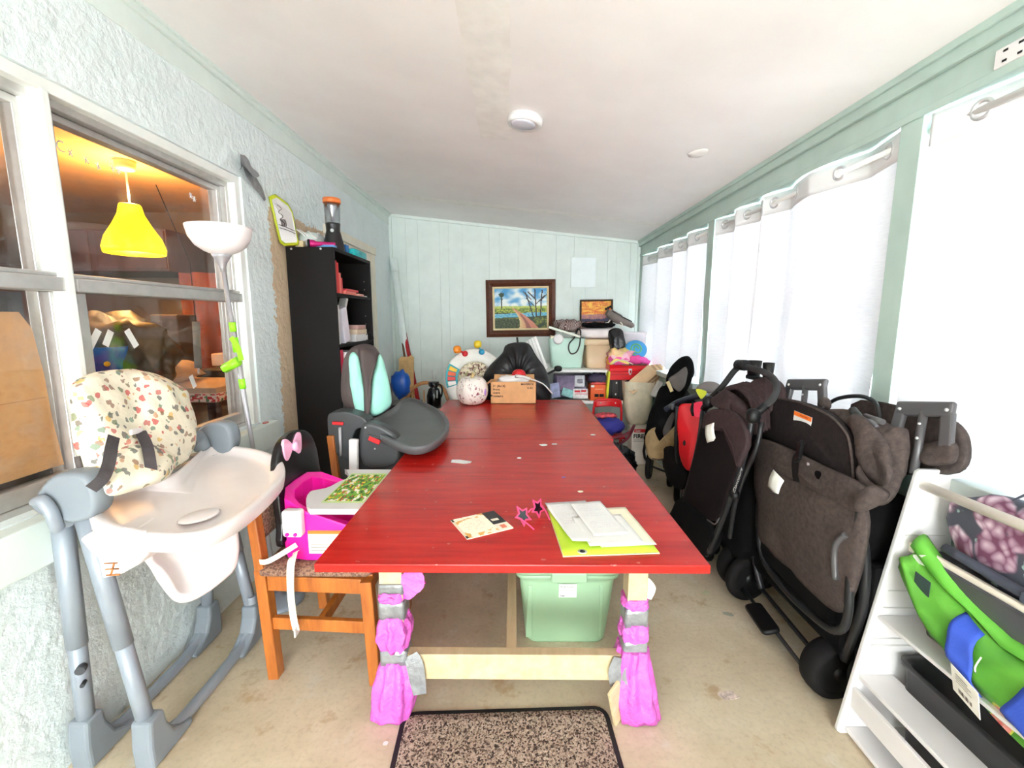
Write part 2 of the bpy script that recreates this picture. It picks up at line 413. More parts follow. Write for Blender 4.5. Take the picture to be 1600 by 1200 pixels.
for k, ((_, a), (b, _)) in enumerate(zip(POSTS[:-1], POSTS[1:])):
    w = thing('window_%d' % (k+3), None, None, (XR+.08, (a+b)/2, .90), kind='structure')
    f = MB(); x0, x1 = XR+.092, XR+.127
    f.box(x0, x1, a, a+.05, .90, 2.09).box(x0, x1, b-.05, b, .90, 2.09).box(x0, x1, a, b, .90, .95).box(x0, x1, a, b, 2.04, 2.09).box(x0, x1, a, b, 1.42, 1.46)
    f.box(x0, x1, (a+b)/2-.02, (a+b)/2+.02, .95, 2.04)
    f.build('window_frame', M_bluewhite, w, bev=.003)
    for q in (0, 1):
        for z0, z1 in ((.95, 1.42), (1.46, 2.04)):
            y0 = a+.05 if q == 0 else (a+b)/2+.02; y1 = (a+b)/2-.02 if q == 0 else b-.05
            MB().box(x0+.014, x0+.018, y0, y1, z0, z1).build('pane', M_pane, w)
    MB().box(XR-.045, XR+.09, a+.002, b-.002, .866, .908).build('window_sill', mat('grey sill paint', (190,200,196), .5), w, bev=.004)
# wall behind the camera; its wide unseen doorway is added for fill light
struct('wall_front', MB(0).box(-1.56, -.95, YB-.1, YB, 0, 2.75).box(.95, 1.56, YB-.1, YB, 0, 2.75).box(-.95, .95, YB-.1, YB, 2.25, 2.75), M_aqua)

# ---- sliding house windows in the stucco wall
M_glass_dirty = glass_mat('dusty window glass', (.93, .93, .92), .03, .2)
FX0, FX1 = -1.53, -1.455
def house_window(name, y0, y1, lower_y1=None):
    w = thing(name, None, None, (-1.49, (y0+y1)/2, .826), kind='structure')
    zt = 2.085
    MB().box(FX0, FX1, y0, y0+.03, .826, zt).box(FX0, FX1, y1-.03, y1, .826, zt).box(FX0, FX1, y0, y1, .826, .85).box(FX0, FX1, y0, y1, zt-.03, zt).build('window_frame', M_alu, w, bev=.003)
    MB().box(FX0+.02, FX1+.028, y0+.005, y1+.012, 1.485, 1.53).box(FX0+.02, FX1+.016, y0+.005, y1-.005, 1.53, 1.545).build('meeting_rail', M_alu, w, bev=.004)
    MB().box(FX0, FX1-.03, y0+.03, y0+.06, 1.545, zt-.03).box(FX0, FX1-.03, y1-.055, y1-.03, 1.545, zt-.03).box(FX0, FX1-.03, y0+.03, y1-.03, zt-.055, zt-.03).build('upper_sash', M_alu, w, bev=.003)
    MB().box(FX0+.03, FX1-.004, y0+.03, y0+.065, .85, 1.485).box(FX0+.03, FX1-.004, y1-.05, y1-.03, .85, 1.485).box(FX0+.03, FX1-.004, y0+.03, y1-.03, .85, .905).build('lower_sash', M_alu, w, bev=.003)
    MB().box(FX0+.018, FX0+.022, y0+.055, y1-.05, 1.53, zt-.05).build('pane', M_glass_dirty, w)
    MB().box(FX0+.048, FX0+.052, y0+.06, y1-.06, .90, 1.49).build('pane', M_glass_dirty, w)
    return w
win2 = house_window('window_2', 1.475, 2.385)
win1 = house_window('window_1', .22, 1.47)
struct('trim_13', MB().box(-1.55, -1.43, 1.432, 1.475, .826, 2.09).box(-1.43, -1.42, 1.442, 1.468, .826, 2.09), M_trimwhite, bev=.004)
# white strips stuck on the pane, snow star stickers along the top
for (y, z, a, l) in ((1.565, 1.33, 35, .075), (1.62, 1.33, 30, .06), (1.72, 1.325, -28, .075), (2.02, 1.115, -20, .06)):
    MB().at(fr((FX0+.055, y, z), (0, math.sin(R(a)), math.cos(R(a))), (0, math.cos(R(a)), -math.sin(R(a))))).cbox((0,0,0), (l, .026, .001)).build('paper_strip', M_paper, win2)
M_frost = mat('frosted sticker', (220,226,230), .6, var=0)
for i, (y, z) in enumerate(((1.60, 1.955), (1.655, 1.95), (1.70, 1.945), (1.76, 1.957), (1.785, 1.955), (2.17, 1.965), (2.19, 1.955))):
    mb = MB()
    for a in (0, 60, 120):
        c_, s_ = math.cos(R(a+i*11)), math.sin(R(a+i*11)); h = .013
        mb.bar((FX0+.026, y-c_*h, z-s_*h), (FX0+.026, y+c_*h, z+s_*h), .001, .003, up=(1,0,0))
    mb.build('star_sticker', M_frost, win2)
MB().tube([(FX0+.026, 1.572+.016*math.cos(R(a)), 1.965+.016*math.sin(R(a))) for a in range(60, 301, 20)], .002, 5).build('moon_sticker', M_frost, win2)
# cardboard over black plastic behind the near lower pane
MB().grid(lambda u, v: (FX0+.025+.006*nz(u*6, v*6), .26+1.12*u, .87+.61*v), 24, 16).build('black_plastic_sheet', mat('thin black plastic', (52,52,54), .35, var=.3, vs=9, bump=.4, bs=12, bd=.02), win1, sol=.002)
mb = MB(); mb.at(fr((FX0+.036, .25, .93), (0,1,0), (0,0,1)))
mb.prism([(0,0), (1.165,-.005), (1.15,.15), (1.145,.30), (1.13,.44), (1.10,.49), (0,.49)], 0, .005)
mb.build('cardboard_patch', M_card, win1)
MB().box(FX0+.0362, FX0+.0415, .25, 1.39, 1.152, 1.155).build('fold_line', mat('cardboard crease', (190,140,92), .8), win1)

# ---- the house room behind the glass
M_inwall = mat('warm grey house wall', (150,124,100), .8, var=.05)
M_inceil = mat('house ceiling paint', (222,170,116), .8, var=.05, bump=.1, bs=60)
IX0, IY0, IY1 = -4.7, -.4, 4.6
struct('wall_house', MB(0).box(IX0, -1.58, IY1, IY1+.08, 0, 2.5).box(IX0, -1.58, IY0-.08, IY0, 0, 2.5).box(IX0-.08, IX0, IY0, .6, 0, 2.5).box(IX0-.08, IX0, 1.8, IY1, 0, 2.5).box(IX0-.08, IX0, .6, 1.8, 0, 1.0).box(IX0-.08, IX0, .6, 1.8, 2.0, 2.5).box(-1.60, -1.562, IY0, IY1, 2.10, 2.5), M_inwall)
struct('ceiling_house', MB().box(IX0, -1.58, IY0, IY1, 2.44, 2.5), M_inceil)
struct('floor_house', MB().box(IX0, -1.58, IY0, IY1, -.06, 0), mat('house floor', (120,100,84), .6))
# ------------------------------------------------------------------ curtains
def curtain_mat():
    t = NT('white slub curtain cloth'); co = t.coord((1, 2.5, 40))
    f = t.noise(co, 5, 4, .6)
    c = t.ramp(f, [(.3, lin((222,222,228))), (.7, lin((234,234,236)))])
    d = t.n('ShaderNodeBsdfDiffuse'); tl = t.n('ShaderNodeBsdfTranslucent'); m = t.n('ShaderNodeMixShader')
    t.l(c, d.inputs[0]); t.l(c, tl.inputs[0]); m.inputs[0].default_value = .037
    t.l(d.outputs[0], m.inputs[1]); t.l(tl.outputs[0], m.inputs[2]); t.l(m.outputs[0], t.out.inputs[0]); return t.m
M_curtain = curtain_mat()
M_hem = mat('white curtain heading', (228,228,228), .8, var=.02)
M_rod = mat('white curtain rod', (232,230,226), .4, var=.02)
RX, RZ = 1.432, 2.035
def curtain_panel(y0, y1, groms, label, amp=.034, zb=.935, seed=0):
    """cloth snakes through the rod: it crosses the rod at every grommet"""
    g = sorted(groms)
    def phase(y):
        if y <= g[0]: return (y-g[0])/max(.06, (g[1]-g[0]) if len(g) > 1 else .2)
        for i in range(len(g)-1):
            if y <= g[i+1]: return i+(y-g[i])/(g[i+1]-g[i])
        return len(g)-1+(y-g[-1])/max(.06, (g[-1]-g[-2]) if len(g) > 1 else .2)
    root = thing('grommet_curtain', label, 'curtain', (RX, (y0+y1)/2, zb), 'white grommet curtains on the window wall')
    zt = RZ+.046
    def pt(y, z):
        h = (zt-z)/(zt-zb)
        a = amp*(1+.25*h)*(1+.3*nz(y*3, seed)); ph = phase(y)+h*.35*nz(y*2, h*1.5+seed)
        x = RX+a*math.sin(PI*ph)+.012*h*nz(y*9, z*3, seed)
        return V((x-.01*h, y+.03*h*nz(ph*.7, h*2, seed+5)+(.018*math.sin(PI*ph*2) if h < 2 else 0), z))
    n = max(24, int((y1-y0)*90))
    MB().grid(lambda u, v: pt(y0+(y1-y0)*u, zb+(zt-.105-zb)*v), n, 22).build('curtain_cloth', M_curtain, root)
    MB().grid(lambda u, v: pt(y0+(y1-y0)*u, zt-.105+.105*v)+V((-.0006, 0, 0)), n, 4).build('heading_tape', M_hem, root, sol=.0035)
    for y in g:
        p = pt(y, RZ); d = (pt(y+.004, RZ)-pt(y-.004, RZ)).normalized()
        mb = MB().at(fr(p, d, (0,0,1)))
        rg = [[V(((.026+.0075*math.cos(q))*math.cos(s), (.026+.0075*math.cos(q))*math.sin(s), .006*math.sin(q))) for q in (2*PI*i/8 for i in range(8))] for s in (2*PI*j/24 for j in range(24))]
        mb.loft(rg, False, True, 0, True, True); mb.build('grommet', M_chrome, root)
    return root
curtain_panel(-.03, 1.615, [.05, .30, .56, .84, 1.12, 1.49], 'white grommet curtain nearest the camera, right of the near post')
curtain_panel(1.763, 2.66, [1.835, 2.10, 2.41, 2.60], 'white grommet curtain left of the near post, behind the handles of the wagon', seed=3)
curtain_panel(2.68, 3.285, [2.73, 2.89, 3.05, 3.19], 'white grommet curtain right of the far post, behind the black strollers', seed=6)
curtain_panel(3.40, 5.07, [3.46, 3.66, 3.87, 4.02, 4.19, 4.40, 4.64, 4.95], 'white grommet curtain at the far end beside the back wall', seed=9)
curtain_panel(-1.72, -.20, [-1.65, -1.4, -1.15, -.9, -.65, -.4, -.25], 'added white grommet curtain dimming an unseen window behind the camera', seed=12)  # out of view, added to hold skylight off the left wall
curtain_panel(-3.38, -1.86, [-3.3, -3.05, -2.8, -2.55, -2.3, -2.05, -1.9], 'added white grommet curtain dimming the unseen window by the added doorway', seed=15)  # also out of view, added to cut the window light
for a, b, lb in ((-3.39, -1.85, 'white curtain rod of the added curtain by the added doorway'), (-1.73, -.19, 'white curtain rod of the added curtain behind the camera'), (-.055, 1.655, 'white curtain rod carrying the nearest curtain'), (1.76, 3.285, 'white curtain rod between the two window posts'), (3.40, 5.075, 'white curtain rod at the far end of the window wall')):
    t = thing('curtain_rod', lb, 'curtain rod', (RX, (a+b)/2, RZ-.012))
    MB().tube([(RX, a, RZ), (RX, b, RZ)], .011, 12).build('rod', M_rod, t)
    for y in (a+.012, b-.012):
        MB().tube([(RX, y, RZ), (RX+.02, y, 2.089)], .007, 8).build('bracket', M_rod, t)
        MB().tube([(RX, y-.012, RZ), (RX, y+.012, RZ)], .016, 12).build('end_cap', M_rod, t)

# ------------------------------------------------------------------ ceiling lamp, outlet, wall bits
cz = CZ(.05)
t = thing('ceiling_light', 'small round white flush ceiling light with grey lens', 'ceiling light', (.05, 2.42, cz))
tilt = Matrix.Translation((.05, 2.42, cz)) @ Matrix.Rotation(math.atan(.107), 4, 'Y')
MB().at(tilt).lathe([(.088, .003), (.088, -.028), (.083, -.036), (.063, -.038), (.06, -.036)], 40).build('housing', M_white, t)
MB().at(tilt).lathe([(.062, -.034), (.061, -.042), (.05, -.047), (.001, -.049)], 32, o=(-.008, -.012, 0)).build('lens', mat('grey lens', (196,196,206), .4, var=.02), t)
t = thing('outlet_plate', 'small white four-hole outlet plate high on the window header', 'outlet', (XR, 1.386, 2.13))
MB().box(XR-.008, XR, 1.335, 1.435, 2.115, 2.168).build('plate', M_white, t, bev=.003)
for y in (1.365, 1.405):
    for z in (2.128, 2.155): MB().box(XR-.0095, XR-.007, y-.006, y+.006, z-.003, z+.003).build('socket_hole', M_black, t)
t = thing('cover_plate', 'pale blank access panel painted into the back wall right of the painting', 'panel', (.77, D, 1.92))
MB().box(.63, .905, D-.014, D, 1.755, 2.08).build('cover', mat('white painted panel', (232,242,242), .5, var=.02), t, bev=.003)
MB().box(.622, .913, D-.007, D, 1.747, 2.088).build('cover_frame', M_aqua, t, bev=.003)
# torn duct tape on the stucco
def ribbon(pts, w, nrm, k=6, thick=.002):
    mb = MB(); P_ = smooth_path(pts, k)
    ws = w if isinstance(w, (list, tuple)) else [w, w]; rings = []
    for i, p in enumerate(P_):
        tt = (P_[min(i+1, len(P_)-1)]-P_[max(i-1, 0)]).normalized(); n_ = V(nrm); s = tt.cross(n_).normalized(); n_ = s.cross(tt)
        f = i/(len(P_)-1)*(len(ws)-1); a = int(min(f, len(ws)-1.001)); ww = ws[a]+(ws[a+1]-ws[a])*(f-a)
        rings.append([p-s*ww/2-n_*thick/2, p+s*ww/2-n_*thick/2, p+s*ww/2+n_*thick/2, p-s*ww/2+n_*thick/2])
    return mb.loft(rings, True, False)
MB().tube([(-1.385+.012*math.cos(a), 2.42+.02*math.sin(a), .8295) for a in (2*PI*i/16 for i in range(16))], .0018, 6, closed=True).build('rubber_band', M_redink, loc=(-1.385, 2.42, .828), label='thin red rubber band lying on the window sill', cat='band')
t = thing('duct_tape_scrap', 'crumpled strip of grey duct tape stuck on the stucco above the floor lamp', 'tape', (-1.405, 2.50, 2.17))
x = -1.403
ribbon([(-1.4, 2.453, 2.207), (-1.385, 2.448, 2.155), (-1.4, 2.527, 2.125), (-1.4, 2.584, 2.091), (-1.4, 2.617, 2.055)], [.05,.075,.07,.05,.02], (1,0,0)).build('tape_strip', M_tape, t)
ribbon([(-1.4, 2.414, 2.163), (-1.37, 2.41, 2.184), (-1.37, 2.463, 2.16), (-1.395, 2.563, 2.177)], [.06,.09,.06,.015], (1,0,.3)).build('loose_fold', M_tape, t)

# ------------------------------------------------------------------ the red table
def table_mat():
    t = NT('red mahogany lacquer'); co = t.coord((1, 11, 11))
    f = t.noise(co, 3.2, 7, .62); co2 = t.coord((.7, 5, 5)); g = t.noise(co2, 1.6, 4)
    c = t.ramp(f, [(.25, lin((148,18,14))), (.5, lin((188,30,24))), (.75, lin((206,44,36)))])
    c = t.mix(t.ramp(g, [(.55, (0,0,0)), (.75, (.4,.4,.4))]), c, lin((132,16,14)))
    sp = t.n('ShaderNodeTexNoise'); sp.inputs['Scale'].default_value = 38; sp.inputs['Detail'].default_value = 2; t.l(t.coord(), sp.inputs['Vector'])
    c = t.mix(t.ramp(sp.outputs[0], [(.735, (0,0,0)), (.76, (.6,.6,.6))]), c, lin((205,120,110)))
    t.l(c, t.b.inputs['Base Color'])
    t.l(t.ramp(t.noise(t.coord(), 5, 5), [(.3, (.23,.23,.23)), (.7, (.27,.27,.27))]), t.b.inputs['Roughness'])
    t.b.inputs['Specular IOR Level'].default_value = .38; return t.m
M_table = table_mat()
M_lumber = wood('raw pine lumber', (190,168,124), (222,206,168), (10, 1, 10), .6, sc=2)
M_pinkbag = mat('bright pink plastic bag', (228,106,204), .24, var=.14, vs=9, bump=.75, bs=26, bd=.03)
tb = thing('dining_table', 'long red mahogany table with taped-up lumber legs in the middle of the porch', 'table', (0, 2.45, 0))
TZ = .72
for (xa, xb, ya, yb) in ((-.564, .546, 1.165, 2.484), (-.572, .562, 2.490, 3.74)):
    MB().box(xa, xb, ya, yb, TZ-.026, TZ).build('table_top', M_table, tb, bev=.003)
def post(x, y, w, d, lean=0):
    MB().bar((x+lean, y, 0), (x, y, TZ-.026), w, d, up=(0,1,0)).build('leg', M_lumber, tb, bev=.003)
post(-.420, 1.43, .078, .07); post(.414, 1.43, .066, .07); post(-.45, 3.55, .07, .07); post(.44, 3.55, .07, .07)
MB().box(-.385, .385, 1.402, 1.44, .150, .246).build('cross_rail', M_lumber, tb, bev=.002)
MB().box(-.385, .385, 3.53, 3.57, .150, .246).build('cross_rail', M_lumber, tb, bev=.002)
MB().box(-.032, .006, 1.44, 3.53, .205, .244).build('long_rail', M_lumber, tb, bev=.002)
MB().box(-.43, .43, 3.5, 3.514, .62, .694).build('apron', M_table, tb, bev=.002)
MB().bar((.335, 1.36, .16), (.368, 1.395, .005), .06, .012, up=(1,-1,0)).build('brace_board', M_lumber, tb, bev=.002)
def sleeve(x, y, z0, z1, r0, r1, folds, amp, seed, mid=0, name='plastic_wrap', m=M_pinkbag, toe=(0,0)):
    mb = MB(); n = 72; rings = []
    for i in range(23):
        t = i/22; z = z0+(z1-z0)*t; rr = r0+(r1-r0)*t+mid*math.sin(PI*t)
        ring = []
        for j in range(n):
            q = 2*PI*j/n
            a = amp*(1-.45*abs(2*t-1) if mid else (1-t*.75))
            k = rr*(1+a*(.6*math.sin(folds*q+seed+2.5*nz(t*2.5, seed))+.7*nz(math.cos(q)*2.2, math.sin(q)*2.2, t*2+seed))+.05*nz(math.cos(q)*6, math.sin(q)*6, t*7+seed))
            sq = 1.0/max(abs(math.cos(q)), abs(math.sin(q)))**.35
            e = (1-t)**2.2
            ring.append((x+k*sq*math.cos(q)+toe[0]*e*max(0, math.cos(q-math.atan2(toe[1], toe[0])) if any(toe) else 0), y+k*sq*math.sin(q)+toe[1]*e, z+.008*nz(q*2, t*5, seed)*(1 if 0 < i < 22 else 0)))
        rings.append(ring)
    mb.loft(rings, True, True).build(name, m, tb)
def tape(x, y, z0, z1, w, d, seed):
    mb = MB(); rings = []
    for i, z in enumerate((z0, (z0*2+z1)/3, (z0+2*z1)/3, z1)):
        rings.append([(x+px*(1+.03*nz(j, i, seed)), y+py*(1+.03*nz(j+9, i, seed)), z+.006*nz(j*.5, seed, i*.1)) for j, (px, py) in enumerate(rrect(w, d, .01, 2))])
    mb.loft(rings).build('duct_tape_band', M_tape, tb)
lx, ly = -.420, 1.43
tape(lx, ly, .478, .515, .088, .08, 1); sleeve(lx, ly, .447, .482, .047, .043, 6, .12, 2, .004); tape(lx, ly, .385, .452, .09, .082, 3)
sleeve(lx, ly, .258, .392, .045, .043, 9, .16, 4, .014); tape(lx, ly, .212, .268, .094, .086, 5)
sleeve(lx, ly, .006, .222, .046, .045, 9, .2, 6, .022, toe=(-.045, -.02))
rx = .414
sleeve(rx, ly, .422, .458, .042, .04, 6, .12, 7, .005); tape(rx, ly, .36, .428, .08, .08, 8); sleeve(rx, ly, .302, .368, .045, .042, 8, .14, 9, .006)
tape(rx, ly, .252, .308, .084, .08, 10); sleeve(rx, ly, .006, .268, .045, .05, 9, .22, 11, .014, toe=(.055, -.02))
# the knotted tail at the left leg, loose tape ends at the rail
mb = ribbon([(-.382, 1.41, .465), (-.355, 1.40, .50), (-.335, 1.395, .545), (-.315, 1.39, .562)], [.03, .07, .085, .045], (.1,-1,.2), thick=.006)
mb.v = [wobble(p, .012, 40, 3) for p in mb.v]; mb.build('bag_tail', M_pinkbag, tb)
ribbon([(-.36, 1.395, .25), (-.345, 1.385, .22), (-.335, 1.38, .16), (-.328, 1.375, .115)], [.05, .06, .055, .045], (0,-1,.1), thick=.002).build('loose_tape', M_tape, tb)
ribbon([(.365, 1.39, .245), (.352, 1.385, .20), (.358, 1.38, .15)], [.05, .06, .06], (0,-1,0), thick=.002).build('loose_tape', M_tape, tb)
ribbon([(.448, 1.42, .52), (.465, 1.415, .49), (.455, 1.41, .455)], [.02, .03, .02], (0,-1,0), thick=.003).build('loose_tape', M_strap, tb)

# ------------------------------------------------------------------ on the table
t = thing('paper_folder', 'lime green folder lying under the loose papers at the near right of the table', 'folder', (.28, 1.4, TZ))
MB().at(fr((.138, 1.205, TZ+.001), (.283, .02, 0), (-.02, .34, 0))).prism([(0,0), (.285,0), (.285,.30), (.0,.33)], 0, .003).build('back_cover', mat('cream folder card', (236,228,190), .6, var=.03), t)
mb = MB().at(fr((.140, 1.203, TZ+.004), (.283, .022, 0), (-.02, .34, 0))); mb.grid(lambda u, v: (.28*u, .31*v, .003+.008*v*(1-v)), 10, 8)
mb.build('front_cover', mat('lime green card', (192,222,60), .5, var=.05), t, sol=.001)
MB().at(fr((.196, 1.222, TZ+.0085), (1, .08, 0), (-.08, 1, 0))).lathe([(.014, 0), (.014, .0008), (.001, .0009)], 20).build('sticker', mat('grey round sticker', (190,190,180), .6), t)
MB().at(fr((.196, 1.222, TZ+.0096), (1, .08, 0), (-.08, 1, 0))).lathe([(.008, 0), (.008, .0004), (.001, .0005)], 16).build('sticker_centre', M_ink, t)
def sheet(name, label, c, w, h, ang, z, curl, m, group=None, writing=0, seed=0):
    mb = MB().at(fr((c[0], c[1], TZ+z), (math.cos(R(ang)), math.sin(R(ang)), 0), (-math.sin(R(ang)), math.cos(R(ang)), 0)))
    cf = lambda u, v: ((u-.5)*w, (v-.5)*h, curl*((1-v)*(1-u))**2*.4+curl*.8*max(0, v-.7)**1.5*(1-u)+.0015*nz(u*3, v*3, seed))
    mb.grid(cf, 12, 14)
    t = thing(name, label, 'paper', (c[0], c[1], TZ+z), group)
    mb.build('sheet', m, t, sol=.0006)
    if writing:
        rnd = random.Random(seed); g = MB(); g.M = mb.M
        for r in range(writing):
            v = .88-r*.055; u = .12+.1*rnd.random()
            if rnd.random() < .25: continue
            while u < .80:
                l = .03+.09*rnd.random(); a = V(cf(u, v)); b = V(cf(min(.9, u+l), v)); g.bar(a+V((0,0,.0012)), b+V((0,0,.0012)), .0016, .0004); u += l+.02
        g.build('faint_writing', mat('faint grey print', (196,192,200), .8, var=0), t, kind='stuff')
    return t
sheet('cream_sheet', 'cream sheet of paper under the white papers, right side of the pile', (.325, 1.385), .17, .27, 6, .012, .0, M_cream, seed=1)
sheet('paper_sheet', 'large white sheet at the left of the paper pile with a lifted corner', (.215, 1.415), .155, .30, 12, .015, .030, M_paper, seed=2, writing=9)
sheet('paper_sheet', 'broad white sheet curling over the near edge of the lime folder', (.29, 1.345), .17, .20, 8, .018, .004, M_paper, seed=3)
sheet('receipt_sheet', 'long white printed form on top of the paper pile', (.275, 1.42), .115, .255, 10, .023, .006, M_paper, seed=5, writing=13)
# flyer
t = thing('flyer', 'cream and black flyer lying left of the star sunglasses', 'flyer', (-.10, 1.415, TZ))
def flyer(u, v):
    if u > .70: return (38,34,34) if v > .33 and not (.75 < u < .92 and .5 < v < .62) else (236,226,205) if not (.80 < u < .92 and .08 < v < .24) else (226,120,90)
    if u < .035: return (40,34,34) if v < .12 or v > .86 else (232,215,190)
    d = math.hypot((u-.38)/1.1, v-.5)
    if d > .36 and nz(u*7, v*7) > -.02: return (226,170,92)
    return (247,238,214) if not (d < .24 and nz(u*18, v*30) > .28) else (236,214,190)
t2 = fr((-.149, 1.307, TZ), (.147, .079, 0), (-.056, .14, 0))
MB().at(t2).box(0, .163, 0, .148, 0, .003).build('card', M_cream, t)
print_grid('print', t, (-.149, 1.307, TZ+.0034), (.147, .079, 0), (-.056, .14, 0), .163, .148, 44, 36, flyer)
# star sunglasses
t = thing('star_sunglasses', 'pink star-shaped sunglasses lying beside the flyer', 'sunglasses', (.05, 1.46, TZ))
M_pinkframe = mat('glossy pink frame', (240,70,120), .2, var=.05); M_lens = mat('dark lens', (30,16,22), .1, var=0)
def star(ro, ri, a0=90):
    return [((ro if i % 2 == 0 else ri)*math.cos(R(a0+36*i)), (ro if i % 2 == 0 else ri)*math.sin(R(a0+36*i))) for i in range(10)]
for c, a, tl in (((.025, 1.415, TZ+.030), 10, 52), ((.078, 1.478, TZ+.030), 25, 70)):
    M = Matrix.Translation(c) @ Euler((R(tl), 0, R(48)), 'XYZ').to_matrix().to_4x4()
    o, i_ = star(.037, .019, 90+a), star(.026, .0135, 90+a)
    mb = MB().at(M)
    mb.loft([[(x, y, z) for x, y in q] for q, z in ((o, 0), (o, .004), (i_, .004), (i_, 0))], False, False, 0, True, True)
    mb.build('star_rim', M_pinkframe, t); MB().at(M).prism(i_, .001, .0025).build('lens', M_lens, t)
MB().tube([(.045, 1.435, TZ+.034), (.055, 1.45, TZ+.038), (.062, 1.458, TZ+.034)], .003, 6, 3).build('bridge', M_pinkframe, t)
for a, b in (((.012, 1.40, TZ+.03), (.062, 1.368, TZ+.004)), ((.095, 1.50, TZ+.03), (.118, 1.44, TZ+.004))):
    MB().tube([a, ((a[0]+b[0])/2, (a[1]+b[1])/2, TZ+.02), b], .0025, 6, 3).build('temple', M_pinkframe, t)
# scraps
def scrap(name, label, p, w, h, ang, m, group=None):
    mb = MB().at(Matrix.Translation((p[0], p[1], p[2]+.001)) @ Matrix.Rotation(R(ang), 4, 'Z'))
    rnd = random.Random(label); poly = []
    for i in range(11):
        a = 2*PI*i/11; k = .75+.35*rnd.random(); poly.append((w/2*k*math.copysign(abs(math.cos(a))**.6, math.cos(a)), h/2*k*math.copysign(abs(math.sin(a))**.6, math.sin(a))))
    mb.prism(poly, 0, .0012); return mb.build(name, m, loc=p, label=label, cat='scrap', group=group)
scrap('paper_scrap', 'torn white paper scrap on the left of the table', (-.262, 2.07, TZ), .10, .055, -18, M_paper)
scrap('paper_crumb', 'tiny white crumb beside the table seam', (.155, 2.36, TZ), .045, .04, 20, M_paper)
scrap('paper_crumb', 'thin white crumb right of the seam crumb on the table', (.215, 2.38, TZ), .03, .012, 5, M_paper)
scrap('paper_crumb', 'small pale crumb in the middle of the table', (.02, 2.13, TZ), .022, .02, 5, M_paper)
scrap('paper_crumb', 'small cream crumb right of the table middle', (.26, 1.70, TZ), .022, .018, 5, M_cream)
scrap('paper_crumb', 'white crumb at the far right edge of the table', (.46, 2.58, TZ), .03, .02, 5, M_paper)
scrap('paper_crumb', 'tiny violet crumb in the middle of the table', (.21, 1.86, TZ), .014, .012, 5, mat('violet scrap', (130,90,170), .6))
scrap('paper_litter', 'torn printed paper scrap on the concrete floor in front of the wagon', (.80, 1.50, 0), .075, .045, 12, mat('printed litter', (214,196,186), .7, var=.3, vs=60))
scrap('leaf_litter', 'dry pale leaf on the concrete floor left of the wagon rods', (.985, 2.14, 0), .05, .03, 30, mat('dry leaf', (196,196,160), .7))
scrap('plastic_litter', 'small clear label on the floor beside the brake pedal', (1.02, 1.97, 0), .05, .03, -20, mat('dull film', (170,170,150), .4))
scrap('paper_litter', 'white crumb on the floor below the left table leg', (-.43, 1.30, 0), .018, .014, 0, M_paper)

# ------------------------------------------------------------------ under and in front of the table
M_sage = mat('sage green plastic', (164,200,162), .42, var=.03)
b = thing('storage_bin', 'sage green plastic storage bin under the table', 'storage bin', (.222, 2.0, 0))
bx, by = .222, 1.99
rings = []
for z, w, d in ((0, .335, .42), (.012, .35, .435), (.30, .405, .49), (.32, .41, .495), (.325, .435, .52), (.345, .435, .52)):
    rings.append([(bx+x, by+y, z) for x, y in rrect(w, d, .045, 5)])
MB().loft(rings).build('tub', M_sage, b)
mb = MB().loft([[(bx+x, by+y, z) for x, y in rrect(w, d, .05, 5)] for z, w, d in ((.345, .45, .535), (.375, .455, .54), (.388, .43, .515), (.385, .36, .44))]); mb.build('lid', M_sage, b)
yf = lambda z: by-.2175-(z-.012)*.0955
for x0, x1 in ((.055, .075), (.355, .375)):
    MB().add([(x0+(-.010 if x0 < .2 else .01), yf(.03)-.004, .03), (x1, yf(.03)-.004, .03), (x1, yf(.29)-.004, .29), (x0, yf(.29)-.004, .29), (x0, yf(.03)+.01, .03), (x1, yf(.03)+.01, .03), (x1, yf(.29)+.01, .29), (x0, yf(.29)+.01, .29)], [(0,1,2,3), (5,4,7,6), (0,3,7,4), (1,5,6,2), (3,2,6,7), (4,5,1,0)]).build('rib', M_sage, b, bev=.004)
MB().box(.15, .30, yf(.34)-.025, yf(.34)+.02, .315, .36).build('latch', M_sage, b, bev=.006)
n_ = V((0, -1, -.0955)).normalized()
o_ = V((.185, yf(.235)-.006, .235))
MB().at(fr(o_, (1,0,0), (0, -.0955, 1))).box(0, .075, 0, .065, 0, .001).build('paper_label', M_paper, b)
lettering('Brightroom', .0125, o_+V((.006, -.0055, .048)), (1,0,0), (0,-.0955,1), mat('grey print', (130,130,130), .7), b, wmax=.062)
for k in range(3): MB().at(fr(o_+V((.006, -.0012, .036-.007*k)), (1,0,0), (0,-.0955,1))).box(0, .055-.012*k, 0, .0018, 0, .0015).build('print_line', mat('grey print', (150,150,150), .7), b)
lettering('target', .008, o_+V((.006, -.002, .006)), (1,0,0), (0,-.0955,1), M_ink, b)
